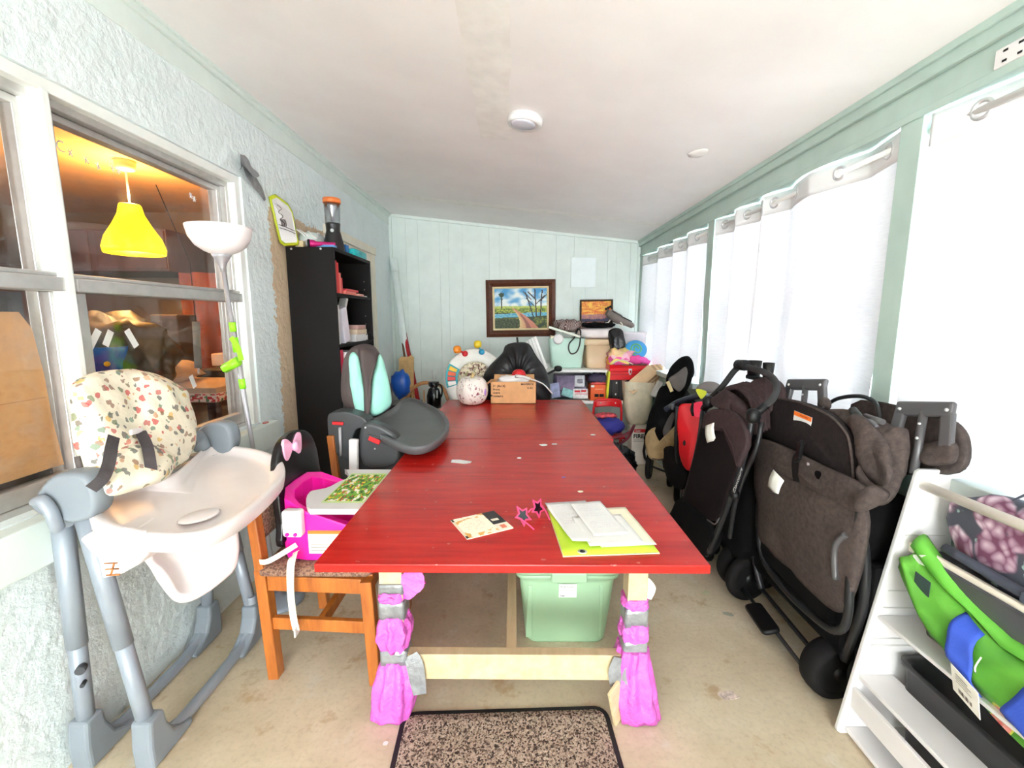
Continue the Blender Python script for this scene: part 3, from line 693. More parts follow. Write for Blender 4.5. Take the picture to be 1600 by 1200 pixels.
# doormat
def mat_pile():
    t = NT('flecked mat pile'); co = t.coord()
    v = t.n('ShaderNodeTexVoronoi'); v.inputs['Scale'].default_value = 190; t.l(co, v.inputs['Vector'])
    c = t.ramp(v.outputs['Color'], [(.22, lin((66,50,44))), (.34, lin((120,98,86))), (.5, lin((184,160,142))), (.8, lin((212,190,172)))])
    t.l(c, t.b.inputs['Base Color']); t.b.inputs['Roughness'].default_value = .95
    t.bump(t.noise(co, 240, 3), .9, .01); return t.m
dm = thing('doormat', 'flecked brown doormat with a black border lying on the concrete', 'doormat', (-.02, 1.1, 0))
M4 = Matrix.Translation((-.018, 1.065, 0)) @ Matrix.Rotation(R(2.5), 4, 'Z')
MB().at(M4).prism(rrect(.735, .735, .05, 6), .001, .008).build('border', mat('black mat edging', (24,22,24), .7), dm, bev=.003)
def pile(u, v):
    x, y = (u-.5)*.70, (v-.5)*.70; r_ = .035
    # pull the grid corners in so that the pile has round corners
    for sx in (-1, 1):
        for sy in (-1, 1):
            cx, cy = sx*(.35-r_), sy*(.35-r_)
            if x*sx > cx*sx and y*sy > cy*sy:
                dx, dy = x-cx, y-cy; L = math.hypot(dx, dy); m_ = max(abs(dx), abs(dy))
                if L > 0: x, y = cx+dx*m_/L, cy+dy*m_/L
    e = min(u, v, 1-u, 1-v); return (x, y, .009+.007*min(1, e*25)+.004*noise.noise(V((x*160, y*160, 0)))*min(1, e*30))
mb = MB().at(M4); mb.grid(pile, 150, 150); mb.build('mat_pile', mat_pile(), dm, kind='stuff')
# ------------------------------------------------------------------ grey and white high chair at the left
M_hcgrey = mat('blue grey plastic', (132,140,148), .45, var=.05, bump=.04, bs=300)
M_hctube = mat('blue grey painted tube', (152,160,170), .38, .2, var=.05)
M_hcwhite = mat('warm white moulded plastic', (228,219,217), .38, var=.025)
def motif_mat():
    t = NT('cream cloth with small woodland motifs'); co = t.coord((1,1,1))
    wn = t.n('ShaderNodeTexNoise'); wn.inputs['Scale'].default_value = 60; t.l(co, wn.inputs['Vector'])
    sc = t.n('ShaderNodeVectorMath', operation='SCALE'); sc.inputs['Scale'].default_value = .02; t.l(wn.outputs[1], sc.inputs[0])
    ad = t.n('ShaderNodeVectorMath', operation='ADD'); t.l(co, ad.inputs[0]); t.l(sc.outputs[0], ad.inputs[1])
    col = (.86, .78, .62)
    cur = col
    for s_, lo, pal in ((25, .0062, ((205,60,62), (150,98,62), (120,132,96), (214,120,96), (86,76,72), (222,178,90))), (33, .0052, ((90,92,90), (196,84,80), (136,120,84), (216,160,120), (112,140,118), (150,110,90)))):
        v = t.n('ShaderNodeTexVoronoi'); v.inputs['Scale'].default_value = s_; t.l(ad.outputs[0], v.inputs['Vector'])
        m = t.n('ShaderNodeMath', operation='LESS_THAN'); t.l(v.outputs['Distance'], m.inputs[0]); m.inputs[1].default_value = lo*s_*1.8
        r = t.n('ShaderNodeValToRGB'); r.color_ramp.interpolation = 'CONSTANT'; e = r.color_ramp.elements
        while len(e) < len(pal): e.new(.5)
        for i, c in enumerate(pal): e[i].position = .2+.6*i/len(pal) if i else 0; e[i].color = (*lin(c), 1)
        t.l(v.outputs['Color'], r.inputs[0]); k_ = t.n('ShaderNodeMath', operation='MULTIPLY'); t.l(m.outputs[0], k_.inputs[0]); k_.inputs[1].default_value = .8; cur = t.mix(k_.outputs[0], cur, r.outputs[0])
    t.l(cur, t.b.inputs['Base Color']); t.b.inputs['Roughness'].default_value = .7
    t.bump(t.noise(co, 30, 4), .35, .012); return t.m
M_motif = motif_mat()
def cushion(name, outline, n, bulge, back, m, parent, k=6, wob=.006, valley=0, vdir=(0,0,1), seed=0, rings=9, **kw):
    """a stuffed pad over a closed outline: front bulges along n, back is flatter"""
    P_ = smooth_path(outline, k, True); c = sum(P_, V((0,0,0)))/len(P_); n = V(n).normalized(); mb = MB(); rr = []
    vd = V(vdir).normalized(); side = n.cross(vd).normalized()
    W = max(abs((p-c).dot(side)) for p in P_)
    def ring(s, h):
        out = []
        for p in P_:
            q = c+(p-c)*s; g = (q-c).dot(side)/W
            q = q+n*h*(1-valley*math.exp(-(g/.28)**2)*(1 if h > 0 else 0)*(1-s**4))
            out.append(wobble(q, wob*(1 if s < .98 else .3), 14, seed))
        return out
    for i in range(rings): s = .04+.96*i/(rings-1); rr.append(ring(s, -back*math.sqrt(max(0, 1-s**3))))
    for i in range(rings-2, -1, -1): s = .04+.96*i/(rings-1); rr.append(ring(s, bulge*math.sqrt(max(0, 1-s**3))))
    return mb.loft(rr).build(name, m, parent, **kw)
def dish(name, outline, n, h, lip, depth, m, parent, k=6, drop=.8, **kw):
    """a shallow moulded tray: outer wall, rim, recessed floor"""
    P_ = smooth_path(outline, k, True); c = sum(P_, V((0,0,0)))/len(P_); n = V(n).normalized()
    L = max((p-c).length for p in P_)
    def ins(d, z, sc=1): return [p+(c-p).normalized()*d+n*z+(c-p)*(1-sc) for p in P_]
    rr = [ins(0, -h, drop), ins(.004, -h*.85), ins(0, -h*.3), ins(.0, -.004), ins(.006, 0), ins(lip-.006, 0), ins(lip, -.004), ins(lip+.012, -depth*.8), ins(lip+.03, -depth), ins(lip+.06, -depth), [p+(c-p)*.97-n*depth for p in P_]]
    return MB().loft(rr).build(name, m, parent, **kw)
hc = thing('high_chair', 'grey and white folded high chair with woodland print pad by the stucco wall', 'high chair', (-1.25, 1.5, 0))
for yy, sgn in ((1.235, 1), (1.80, -1)):
    for xb, xt, nm in ((-1.352, -1.330, 'rear_leg'), (-1.155, -1.262, 'front_leg')):
        MB().tube([(xb, yy, .10), (xb+(xt-xb)*.5, yy, .47)], .0235, 14).tube([(xb+(xt-xb)*.42, yy, .41), (xt, yy, .84)], .0265, 14).build('leg', M_hctube, hc)
        s_ = sgn; poly = [(-.035,0), (.13,0), (.145,.022), (.10,.036), (.06,.062), (.036,.115), (.03,.165), (-.03,.165), (-.038,.08)]
        mb = MB().at(fr((xb-.033, yy, .001), (0, s_, 0), (0, 0, 1))); 
        if s_ < 0: mb.at(fr((xb+.033, yy, .001), (0, s_, 0), (0, 0, 1)))
        mb.prism(poly, 0, .066); mb.build('foot', M_hcgrey, hc, bev=.012, bseg=3)
for xb in (-1.352, -1.155):
    MB().tube([(xb, 1.30, .024), (xb, 1.42, .022), (xb, 1.62, .022), (xb, 1.73, .035), (xb, 1.79, .10), (xb, 1.80, .2)], .021, 12, 6).build('floor_bar', M_hctube, hc)
for yy in (1.185, 1.80):
    pts = [(-1.393, 1.2, 0.884), (-1.338, 1.2, 0.954), (-1.288, 1.2, 0.975), (-1.228, 1.2, 0.966), (-1.206, 1.2, 0.913), (-1.218, 1.2, 0.856), (-1.265, 1.2, 0.829), (-1.338, 1.2, 0.836), (-1.379, 1.2, 0.855)]
    mb = MB(); ps = smooth_path(pts, 4, True); c = sum(ps, V((0,0,0)))/len(ps)
    f = lambda s, y: [V((c.x+(p.x-c.x)*s+.03, y, c.z+(p.z-c.z)*s)) for p in ps]
    mb.loft([f(.86, yy), f(.97, yy+.006), f(1, yy+.018), f(1, yy+.052), f(.97, yy+.064), f(.88, yy+.07)]).build('hinge_cover', M_hcgrey, hc)
    if yy < 1.3:
        MB().tube([(-1.335, yy-.004, .895), (-1.305, yy-.018, .905), (-1.283, yy-.02, .875), (-1.283, yy-.012, .835), (-1.29, yy, .815)], .017, 10, 5, sq=.8).build('hinge_lever', M_hctube, hc)
        MB().tube([(-1.30, yy-.002, .84), (-1.30, yy+.002, .84)], .004, 8).build('screw', M_chrome, hc)
for z, r_ in ((.345, .013), (.295, .006)): MB().tube([(-1.325, 1.225, z), (-1.315, 1.205, z)], r_, 12).build('bolt_cap', M_dark, hc)
# white height bracket sliding on the near front leg
mb = MB(); ps = [(-1.243, 1.17, 0.778), (-1.211, 1.17, 0.798), (-1.174, 1.17, 0.783), (-1.124, 1.17, 0.817), (-1.071, 1.17, 0.81), (-1.061, 1.17, 0.76), (-1.05, 1.17, 0.733), (-1.085, 1.17, 0.698), (-1.138, 1.17, 0.669), (-1.195, 1.17, 0.655), (-1.197, 1.17, 0.717), (-1.219, 1.17, 0.74)]
mb.loft([[V((p[0], 1.19+d, p[2])) for p in ps] for d in (0, .075)], sm=False).build('height_bracket', M_hcwhite, hc, bev=.008, bseg=3)
mb = MB().at(fr((-1.175, 1.188, .668), (1, .0, .05), (0,0,1)))
for r in range(3): mb.box(0, .04, .018*r, .018*r+.004, 0, .002)
mb.bar((.012, .0, .001), (.03, .04, .001), .004, .002); mb.build('rust_stain', mat('rust brown print', (170,104,48), .8, var=.4, vs=60), hc, kind='stuff')
MB().bar((-1.13, 1.22, .73), (-1.02, 1.28, .78), .05, .06).build('seat_arm', M_hcwhite, hc, bev=.012)
# hanging moulded seat shell and its recess
sh = [(-1.12, 1.254, 0.694), (-1.1, 1.293, 0.735), (-1.04, 1.353, 0.731), (-1, 1.487, 0.685), (-1, 1.52, 0.61), (-1, 1.492, 0.519), (-1.02, 1.43, 0.491), (-1.06, 1.359, 0.476), (-1.09, 1.317, 0.498), (-1.11, 1.296, 0.562), (-1.12, 1.278, 0.629)]
dish('seat_shell', sh, (.75,-.62,.1), .11, .03, .05, M_hcwhite, hc, drop=.75)
MB().lathe([(.02, 0), (.022, .012), (.012, .02), (.001, .021)], 14).build('strap_buckle', M_dark, hc) if 0 else None
bk = (-1.03, 1.384, 0.673)
MB().at(fr(V(bk), (.62,.75,0), (0,0,1))).lathe([(.017, -.03), (.02, .0), (.014, .012), (.004, .014)], 14).cbox((0, .02, .006), (.022, .022, .014)).build('buckle', M_dark, hc)
# tray
tr = [(-1.28, 1.26, 0.845), (-1.165, 1.173, 0.84), (-1.057, 1.13, 0.835), (-0.971, 1.116, 0.83), (-0.893, 1.126, 0.825), (-0.843, 1.166, 0.82), (-0.818, 1.247, 0.82), (-0.822, 1.39, 0.82), (-0.839, 1.529, 0.825), (-0.872, 1.63, 0.83), (-0.958, 1.749, 0.845), (-1.088, 1.815, 0.86), (-1.231, 1.837, 0.87), (-1.281, 1.791, 0.875), (-1.229, 1.636, 0.875), (-1.192, 1.506, 0.87), (-1.215, 1.435, 0.868), (-1.298, 1.419, 0.865), (-1.338, 1.38, 0.862), (-1.334, 1.33, 0.85)]
dish('tray', tr, (.1,0,1), .06, .026, .03, M_hcwhite, hc, drop=.9, k=4)
MB().at(fr((-.95, 1.27, .812), (.4,1,0), (-1,.4,.0))).lathe([(.045, 0), (.04, .004), (.001, .005)], 24, sx=1.3).build('cup_spot', M_hcwhite, hc)
MB().bar((-1.06, 1.142, 0.835), (-0.986, 1.116, 0.835), .012, .012).build('tray_clip', M_hcwhite, hc, bev=.003)
# padded seat: back pad with side wings, lower pad, straps
pad = [(-1.31, 1.286, 1.164), (-1.325, 1.324, 1.212), (-1.335, 1.408, 1.231), (-1.335, 1.54, 1.228), (-1.33, 1.655, 1.191), (-1.315, 1.736, 1.125), (-1.29, 1.757, 1.018), (-1.27, 1.721, 0.916), (-1.24, 1.601, 0.864), (-1.2, 1.38, 0.88), (-1.2, 1.245, 0.899), (-1.24, 1.239, 0.933), (-1.28, 1.255, 1.027)]
cushion('seat_pad', pad, (.85,-.5,.15), .075, .05, M_motif, hc, valley=.55, wob=.016, seed=4, rings=14)
cushion('seat_pad_lower', [(-1.22, 1.279, 0.981), (-1.22, 1.35, 1.01), (-1.21, 1.432, 0.98), (-1.17, 1.477, 0.935), (-1.13, 1.398, 0.888), (-1.13, 1.274, 0.894), (-1.15, 1.192, 0.913)], (.7,-.5,.5), .05, .03, M_motif, hc, wob=.012, seed=6)
MB().tube([V(p)+V((.012,-.01,0)) for p in ((-1.28, 1.254, 1.005), (-1.26, 1.243, 0.95), (-1.23, 1.229, 0.913), (-1.2, 1.234, 0.892))], .007, 8, 4).build('pad_binding', mat('grey binding tape', (96,88,86), .8), hc)
M_harness = mat('charcoal webbing', (66,60,62), .8, var=.1, vs=80)
ribbon([(-1.19, 1.284, 1.054), (-1.16, 1.239, 1.032), (-1.14, 1.203, 0.997), (-1.13, 1.169, 0.966), (-1.15, 1.153, 0.943)], .03, (.8,-.6,.1), thick=.003).build('harness_strap', M_harness, hc)
ribbon([(-1.21, 1.4, 1.04), (-1.16, 1.36, 1.009), (-1.13, 1.33, 0.973), (-1.12, 1.318, 0.924)], .03, (.8,-.6,.1), thick=.003).build('harness_strap', M_harness, hc)
MB().bar((-1.21, 1.362, 1.046), (-1.21, 1.408, 1.043), .01, .018).build('strap_slot', M_hcwhite, hc, bev=.004)
MB().tube([(-1.28, 1.701, 0.922), (-1.28, 1.744, 0.926), (-1.28, 1.767, 0.877)], .03, 12, 4).build('far_hinge', M_hcgrey, hc)
MB().tube([(-1.30, 1.22, .82), (-1.33, 1.5, .80), (-1.30, 1.80, .82)], .02, 10, 4).build('seat_bar', M_hctube, hc)

# ------------------------------------------------------------------ torchiere floor lamp
fl = thing('floor_lamp', 'silver torchiere floor lamp with white bowl shade by the house window', 'floor lamp', (-1.19, 2.06, 0))
MB().lathe([(.125, .001), (.125, .012), (.11, .022), (.03, .034), (.012, .05)], 36, o=(-1.19, 2.06, 0)).build('base', M_hctube, fl)
pole_b, pole_t = V((-1.19, 2.06, .04)), V((-1.236, 1.935, 1.614))
M_lampgrey = mat('silver grey lamp paint', (172,170,174), .35, .3, var=.03)
MB().tube([pole_b, pole_t], .0095, 12).build('pole', M_lampgrey, fl)
top = V((-1.237, 1.935, 1.798)); dz = (top-pole_t).length; zx = (top-pole_t).normalized()
zx = (zx*.4+V((0,0,1))).normalized(); M = Matrix.Translation(pole_t) @ zx.to_track_quat('Z', 'X').to_matrix().to_4x4() @ Matrix.Scale(.83, 4)
MB().at(M).lathe([(.011, -.02), (.013, .0), (.022, .025), (.038, .05), (.045, .062), (.04, .066)], 28).build('shade_cup', M_lampgrey, fl)
pr = [(.03, .060), (.075, .078), (.112, .105), (.136, .145), (.146, .19), (.147, .198), (.143, .199), (.132, .15), (.108, .112), (.07, .084), (.02, .07)]
MB().at(M).lathe(pr, 44).build('bowl_shade', mat('frosted white shade', (242,234,234), .35, var=.02), fl)
M_lime = mat('lime green plastic', (150,236,40), .4, var=.06)
for (u0, v0, u1, v1, w) in ((361,503,364,516,.022), (364,518,369,545,.034), (374,590,377,606,.022)):
    pass
def on_pole(z): return pole_b+(pole_t-pole_b)*((z-pole_b.z)/(pole_t.z-pole_b.z))
for z0, z1 in ((1.345, 1.385), (1.255, 1.32), (1.09, 1.135)):
    MB().tube([on_pole(z0), on_pole(z1)], .0135, 10).build('green_wrap', M_lime, fl)
cw = on_pole(1.2)
MB().tube([cw+V((-.055, -.02, -.018)), cw+V((-.02, -.02, .0)), cw+V((.012, -.018, .018))], .021, 6, 0).build('green_twist', M_lime, fl)
ribbon([on_pole(1.29)+V((-.005, -.02, .03)), on_pole(1.29)+V((.02, -.02, -.01)), on_pole(1.26)+V((.03, -.02, -.04))], .022, (0,-1,0)).build('green_ribbon', M_lime, fl)

# ------------------------------------------------------------------ wooden dining chair with a booster
M_oak = wood('orange oak', (150,78,26), (206,124,52), (8, 8, 1.2), .4, .2, sc=3)
def tapestry():
    t = NT('woven tapestry'); co = t.coord()
    w = t.n('ShaderNodeTexWave'); w.inputs['Scale'].default_value = 40; w.inputs['Distortion'].default_value = 9; w.inputs['Detail Scale'].default_value = 5; t.l(co, w.inputs['Vector'])
    v = t.n('ShaderNodeTexVoronoi'); v.inputs['Scale'].default_value = 90; t.l(co, v.inputs['Vector'])
    c = t.ramp(w.outputs[1], [(.2, lin((112,78,62))), (.5, lin((196,168,140))), (.8, lin((150,108,88)))])
    c = t.mix(t.ramp(v.outputs[0], [(.35, (.8,.8,.8)), (.55, (0,0,0))]), c, lin((96,66,58)))
    t.l(c, t.b.inputs['Base Color']); t.b.inputs['Roughness'].default_value = .9; t.bump(t.noise(co, 200), .4, .004); return t.m
M_tapestry = tapestry()
ch = thing('dining_chair', 'orange oak dining chair with woven tapestry seat beside the red table', 'chair', (-.76, 1.78, 0))
for (xb, xt, y, z1) in ((-.945, -.965, 1.585, .44), (-.935, -.955, 2.02, .44)):
    MB().bar((xb, y, .001), (xt, y, .46), .042, .05, up=(0,1,0)).bar((xt, y, .45), (xt-.025, y+.002, .79), .036, .046, up=(0,1,0)).build('back_post', M_oak, ch, bev=.004)
for (xb, xt, y) in ((-.538, -.556, 1.555), (-.53, -.548, 2.01)):
    MB().bar((xb, y, .001), (xt, y, .43), .045, .045, up=(0,1,0)).build('leg', M_oak, ch, bev=.004)
for p, q in (((-.94, 1.58, .405), (-.575, 1.56, .405)), ((-.93, 2.02, .405), (-.57, 2.01, .405)), ((-.555, 1.58, .405), (-.55, 1.99, .405)), ((-.955, 1.61, .405), (-.95, 2.0, .405))):
    MB().bar(p, q, .026, .06).build('seat_rail', M_oak, ch, bev=.003)
for p, q in (((-.935, 1.583, .235), (-.565, 1.56, .235)), ((-.925, 2.02, .235), (-.56, 2.01, .235)), ((-.75, 1.575, .235), (-.745, 2.01, .235))):
    MB().bar(p, q, .022, .05).build('stretcher', M_oak, ch, bev=.003)
MB().loft([[(-.755+x, 1.785+y, z) for x, y in rrect(w, d, .03, 4)] for z, w, d in ((.436, .40, .44), (.445, .43, .47), (.462, .43, .47), (.473, .40, .44), (.477, .30, .33))]).build('seat_cushion', M_tapestry, ch)
MB().box(-1.005, -.965, 1.60, 2.0, .735, .788).build('top_rail', M_oak, ch, bev=.006)
MB().box(-1.0, -.962, 1.605, 2.0, .56, .735).build('back_upholstery', M_tapestry, ch, bev=.012)
ch2 = copy_tree(ch); ch2.location = (-.745, 2.50, 0); tag(ch2, 'second oak chair with tapestry back, under the dark grey booster with the teal pad')
# booster: backrest is a plain black panel
bo = thing('booster_seat', 'hot pink booster seat with black backrest and white tray strapped to the oak chair', 'booster seat', (-.76, 1.78, .478))
M_pink = mat('hot pink plastic', (244,24,160), .3, var=.04)
zb = .479
def ushell(h):
    o = [(-.60, 1.615), (-.80, 1.612), (-.885, 1.63), (-.915, 1.70), (-.92, 1.79), (-.912, 1.88), (-.88, 1.95), (-.80, 1.965), (-.60, 1.962)]
    i_ = [(-.60, 1.93), (-.80, 1.932), (-.862, 1.915), (-.885, 1.87), (-.89, 1.79), (-.885, 1.71), (-.862, 1.665), (-.80, 1.646), (-.60, 1.648)]
    return [(x, y) for x, y in o+i_]
pl = ushell(0); mb = MB(); rr = []
def rim(x, y, t):
    top_ = .672+.065*max(0, min(1, (-x-.835)/.07))-.07*max(0, min(1, (x+.72)/.12))
    k = 1+.05*(1-t)*(1 if abs(y-1.79) > .1 else 0)
    return V((x+(.0 if x > -.85 else -.0), 1.79+(y-1.79)*k, zb+(top_-zb)*t))
for t in (0, .03, .5, .9, .97, 1): rr.append([rim(x, y, t) for x, y in pl])
mb.loft(rr, True, False).build('side_shell', M_pink, bo, bev=.006)
MB().box(-.90, -.605, 1.63, 1.95, zb, .545).build('seat_base', M_pink, bo, bev=.012)
bb = [(.0,0), (.36,0), (.365,.10), (.36,.24), (.345,.33), (.29,.40), (.18,.43), (.07,.41), (.012,.34), (-.005,.24), (-.01,.10)]
ps = [(p.x, p.y) for p in smooth_path([(x, y, 0) for x, y in bb], 4, True)]
MB().at(fr((-.925, 1.665, .50), (0,1,0), (-.06,0,1))).prism(ps, -.012, .02).build('backrest', mat('glossy black plastic', (24,22,24), .25, var=.05), bo, bev=.008, bseg=3)
M_lpink = mat('pale pink plastic', (250,182,214), .4, var=.04)
bw = V((-.922, 1.80, .875))
for s_ in (-1, 1):
    ps = [(p.x, p.y) for p in smooth_path([(.006,.012,0), (.05,.045,0), (.075,.03,0), (.07,-.03,0), (.045,-.045,0), (.006,-.012,0)], 4, True)]
    MB().at(fr(bw, (0,s_,0), (0,.12,1))).prism([(x, y) for x, y in ps], -.012 if s_ > 0 else 0, .0 if s_ > 0 else .012).build('bow_loop', M_lpink, bo, bev=.003)
MB().ell(bw+V((.008,0,0)), (.012,.018,.02)).build('bow_knot', M_lpink, bo)
MB().bar((-.905, 1.86, .70), (-.84, 1.86, .545), .03, .003, up=(1,0,0)).build('belt', M_strap, bo)
tp = [(-0.84, 1.745, 0.7), (-0.79, 1.788, 0.7), (-0.765, 1.863, 0.7), (-0.744, 1.919, 0.7), (-0.797, 2.031, 0.7), (-0.772, 2.078, 0.7), (-0.507, 2.07, 0.7), (-0.456, 1.552, 0.7), (-0.605, 1.562, 0.7), (-0.655, 1.567, 0.7), (-0.697, 1.539, 0.7), (-0.742, 1.55, 0.7), (-0.805, 1.636, 0.7)]
mb = MB(); ps = smooth_path(tp, 3, True); ps = [(max(-.90, min(-.572, p.x)), max(1.575, min(2.02, p.y))) for p in ps]
mb.prism(ps, .678, .70).build('tray', M_white, bo, bev=.006, bseg=3)
MB().prism([(-.875, 1.575), (-.80, 1.572), (-.80, 1.615), (-.875, 1.615)], .585, .69).build('tray_clip', M_white, bo, bev=.012, bseg=3)
for x in (-.853, -.822): MB().tube([(x, 1.568, .60), (x, 1.576, .60)], .007, 10).build('clip_hole', M_pink, bo)
def garden(u, v):
    if abs(u-.5) > .46 or abs(v-.5) > .44: return (206,228,160)
    g = nz(u*9, v*9, 2); h = nz(u*16, v*16, 7)
    if h > .32: return (240,210,60)
    if h < -.36: return (214,70,60)
    if g > .25: return (246,240,228)
    if g < -.22: return (60,110,40)
    return (118,176,58)
print_grid('tray_print', bo, (-.745, 1.63, .7015), (1,0,0), (0,1,0), .165, .33, 28, 40, garden)
lb = (-.78, 1.6035, .515)
MB().box(-.79, -.655, 1.603, 1.608, .508, .60).build('warning_label', M_cream, bo)
MB().box(-.79, -.655, 1.6015, 1.604, .588, .60).build('label_header', M_orange, bo)
mb = MB()
for r in range(5): mb.box(-.782, -.782+.115-.02*(r % 2), 1.6018, 1.6035, .518+.013*r, .521+.013*r)
mb.build('label_print', mat('grey label print', (150,146,136), .7), bo, kind='stuff')
ribbon([(-.955, 1.555, .50), (-.92, 1.552, .505), (-.87, 1.59, .525), (-.84, 1.61, .54)], .02, (0,-1,0)).build('tie_strap', M_strap, bo)
ribbon([(-0.825, 1.575, 0.531), (-0.821, 1.525, 0.513), (-0.825, 1.515, 0.418), (-0.823, 1.515, 0.315), (-0.815, 1.515, 0.25)], [.028,.028,.026,.026,.026], (0,-1,0)).build('hanging_strap', M_strap, bo)
MB().bar((-0.813, 1.513, 0.264), (-0.813, 1.513, 0.233), .006, .034, up=(0,1,0)).build('strap_end', M_white, bo, bev=.002)

# ------------------------------------------------------------------ second high chair with teal pad
M_teal = mat('aqua teal nylon', (160,222,206), .5, var=.08, vs=10, bump=.4, bs=24, bd=.01)
M_hcbrown = mat('grey brown nylon', (78,66,64), .6, var=.1, bump=.3, bs=40)
M_trayg = mat('dark grey tray plastic', (96,98,100), .5, var=.05, bump=.1, bs=300)
h2 = thing('booster_seat', 'dark grey booster high chair with teal pad and big grey tray overhanging the red table', 'booster seat', (-.78, 2.5, .482))
n2 = V((.55,-.83,.1))
OUT = [(-0.959, 2.44, 0.943), (-0.95, 2.42, 1.089), (-0.916, 2.41, 1.205), (-0.865, 2.43, 1.256), (-0.811, 2.5, 1.259), (-0.781, 2.56, 1.211), (-0.746, 2.6, 1.077), (-0.722, 2.6, 0.913), (-0.778, 2.55, 0.847), (-0.852, 2.5, 0.835), (-0.909, 2.46, 0.877)]
cushion('backrest', OUT, n2, .05, .06, M_hcbrown, h2, wob=.006, seed=1)
cushion('teal_side_panel', [(-0.785, 2.49, 1.127), (-0.762, 2.52, 1.204), (-0.732, 2.53, 1.104), (-0.71, 2.53, 0.926), (-0.749, 2.48, 0.873), (-0.802, 2.44, 0.871), (-0.807, 2.45, 0.988)], n2, .035, .03, M_teal, h2, wob=.008, seed=2)
cushion('teal_side_panel', [(-0.892, 2.39, 1.183), (-0.863, 2.39, 1.224), (-0.841, 2.42, 1.169), (-0.828, 2.42, 1.011), (-0.828, 2.43, 0.866), (-0.876, 2.41, 0.899), (-0.887, 2.39, 1.016)], n2, .03, .03, M_teal, h2, wob=.006, seed=3)
cushion('centre_stripe', [(-0.845, 2.41, 1.229), (-0.799, 2.46, 1.236), (-0.772, 2.48, 1.196), (-0.788, 2.42, 1.047), (-0.803, 2.41, 0.877), (-0.824, 2.4, 0.879), (-0.826, 2.4, 1.049)], n2, .035, .03, M_hcbrown, h2, wob=.005, seed=4)
M_seatgrey = mat('graphite seat plastic', (66,68,70), .45, var=.06)
def blob(name, pts, y0, y1, m, bev=.02):
    mb = MB(); ps = smooth_path([(p[0], 0, p[2]) for p in pts], 3, True)
    mb.loft([[V((p.x, y, p.z)) for p in ps] for y in (y0, y1)], sm=False).build(name, m, h2, bev=bev, bseg=3)
blob('armrest', [(-0.99, 2.3, 0.877), (-0.964, 2.3, 0.911), (-0.873, 2.3, 0.911), (-0.791, 2.3, 0.877), (-0.786, 2.3, 0.832), (-0.844, 2.3, 0.818), (-0.873, 2.3, 0.72), (-0.88, 2.3, 0.657), (-0.97, 2.3, 0.692), (-0.987, 2.3, 0.755)], 2.30, 2.42, M_seatgrey)
blob('seat_side', [(-0.802, 2.26, 0.842), (-0.728, 2.26, 0.862), (-0.641, 2.26, 0.818), (-0.609, 2.26, 0.767), (-0.627, 2.26, 0.643), (-0.802, 2.26, 0.635)], 2.26, 2.34, M_seatgrey)
blob('seat_side', [(-0.945, 2.66, 0.743), (-0.857, 2.66, 0.767), (-0.754, 2.66, 0.715), (-0.738, 2.66, 0.509), (-0.945, 2.66, 0.5)], 2.62, 2.70, M_seatgrey)
MB().box(-.97, -.62, 2.31, 2.67, .482, .74).build('seat_base', M_seatgrey, h2, bev=.02)
for a, b, y in ((517,534,2.285), (574,594,2.245)):
    pass
MB().bar((-0.96, 2.29, 0.858), (-0.9, 2.29, 0.855), .012, .018).build('release_button', M_redink, h2, bev=.005)
MB().bar((-0.758, 2.25, 0.79), (-0.7, 2.25, 0.763), .012, .026).build('release_button', M_redink, h2, bev=.005)
MB().bar((-0.765, 2.252, 0.803), (-0.686, 2.252, 0.783), .01, .012).build('button_housing', M_seatgrey, h2, bev=.004)
MB().tube([(-0.921, 2.29, 0.834), (-0.923, 2.29, 0.681)], .008, 8).build('trim_rod', M_lampgrey, h2)
for q in ((-0.773, 2.253, 0.844), (-0.729, 2.253, 0.731)): MB().tube([V(q), V(q)+V((0,-.004,0))], .005, 8).build('rivet', M_chrome, h2)
MB().bar((-0.83, 2.235, 0.787), (-0.838, 2.235, 0.619), .045, .03, up=(0,1,0)).build('white_post', M_white, h2, bev=.006)
t2 = [(-0.836, 2.449, 0.81), (-0.669, 2.22, 0.805), (-0.502, 2.064, 0.8), (-0.413, 2.109, 0.8), (-0.373, 2.293, 0.8), (-0.385, 2.558, 0.8), (-0.48, 2.864, 0.805), (-0.637, 3.129, 0.81), (-0.778, 3.309, 0.815), (-0.83, 3.228, 0.815), (-0.814, 2.939, 0.815), (-0.84, 2.768, 0.812), (-0.882, 2.683, 0.81)]
dish('tray', t2, (.03,0,1), .05, .03, .022, M_trayg, h2, k=4, drop=.9)
# ------------------------------------------------------------------ black bookcase and what it holds
M_bcase = mat('black brown laminate', (20,17,16), .55, spec=.2, var=.12, vs=4, bump=.05, bs=90)
BX, BY0, BY1, BH = -1.112, 2.82, 3.525, 1.835
bc = thing('bookcase', 'tall black bookcase against the stucco wall behind the teal high chair', 'bookcase', (-1.26, 3.17, 0))
MB().box(-1.405, BX, BY0, BY0+.02, 0, BH).build('side_panel', M_bcase, bc, bev=.0015)
MB().box(-1.405, BX, BY1-.02, BY1, 0, BH).build('side_panel', M_bcase, bc, bev=.0015)
MB().box(-1.405, -1.398, BY0+.02, BY1-.02, 0, BH).build('back_panel', M_bcase, bc)
MB().box(-1.398, BX, BY0+.02, BY1-.02, BH-.022, BH).build('top_panel', M_bcase, bc)
for z in (.06, .36, .68, .96, 1.235, 1.56): MB().box(-1.398, BX-.006, BY0+.02, BY1-.02, z-.018, z).build('shelf', M_bcase, bc)
MB().box(-1.13, BX-.01, BY0+.02, BY1-.02, 0, .042).build('plinth', M_bcase, bc)
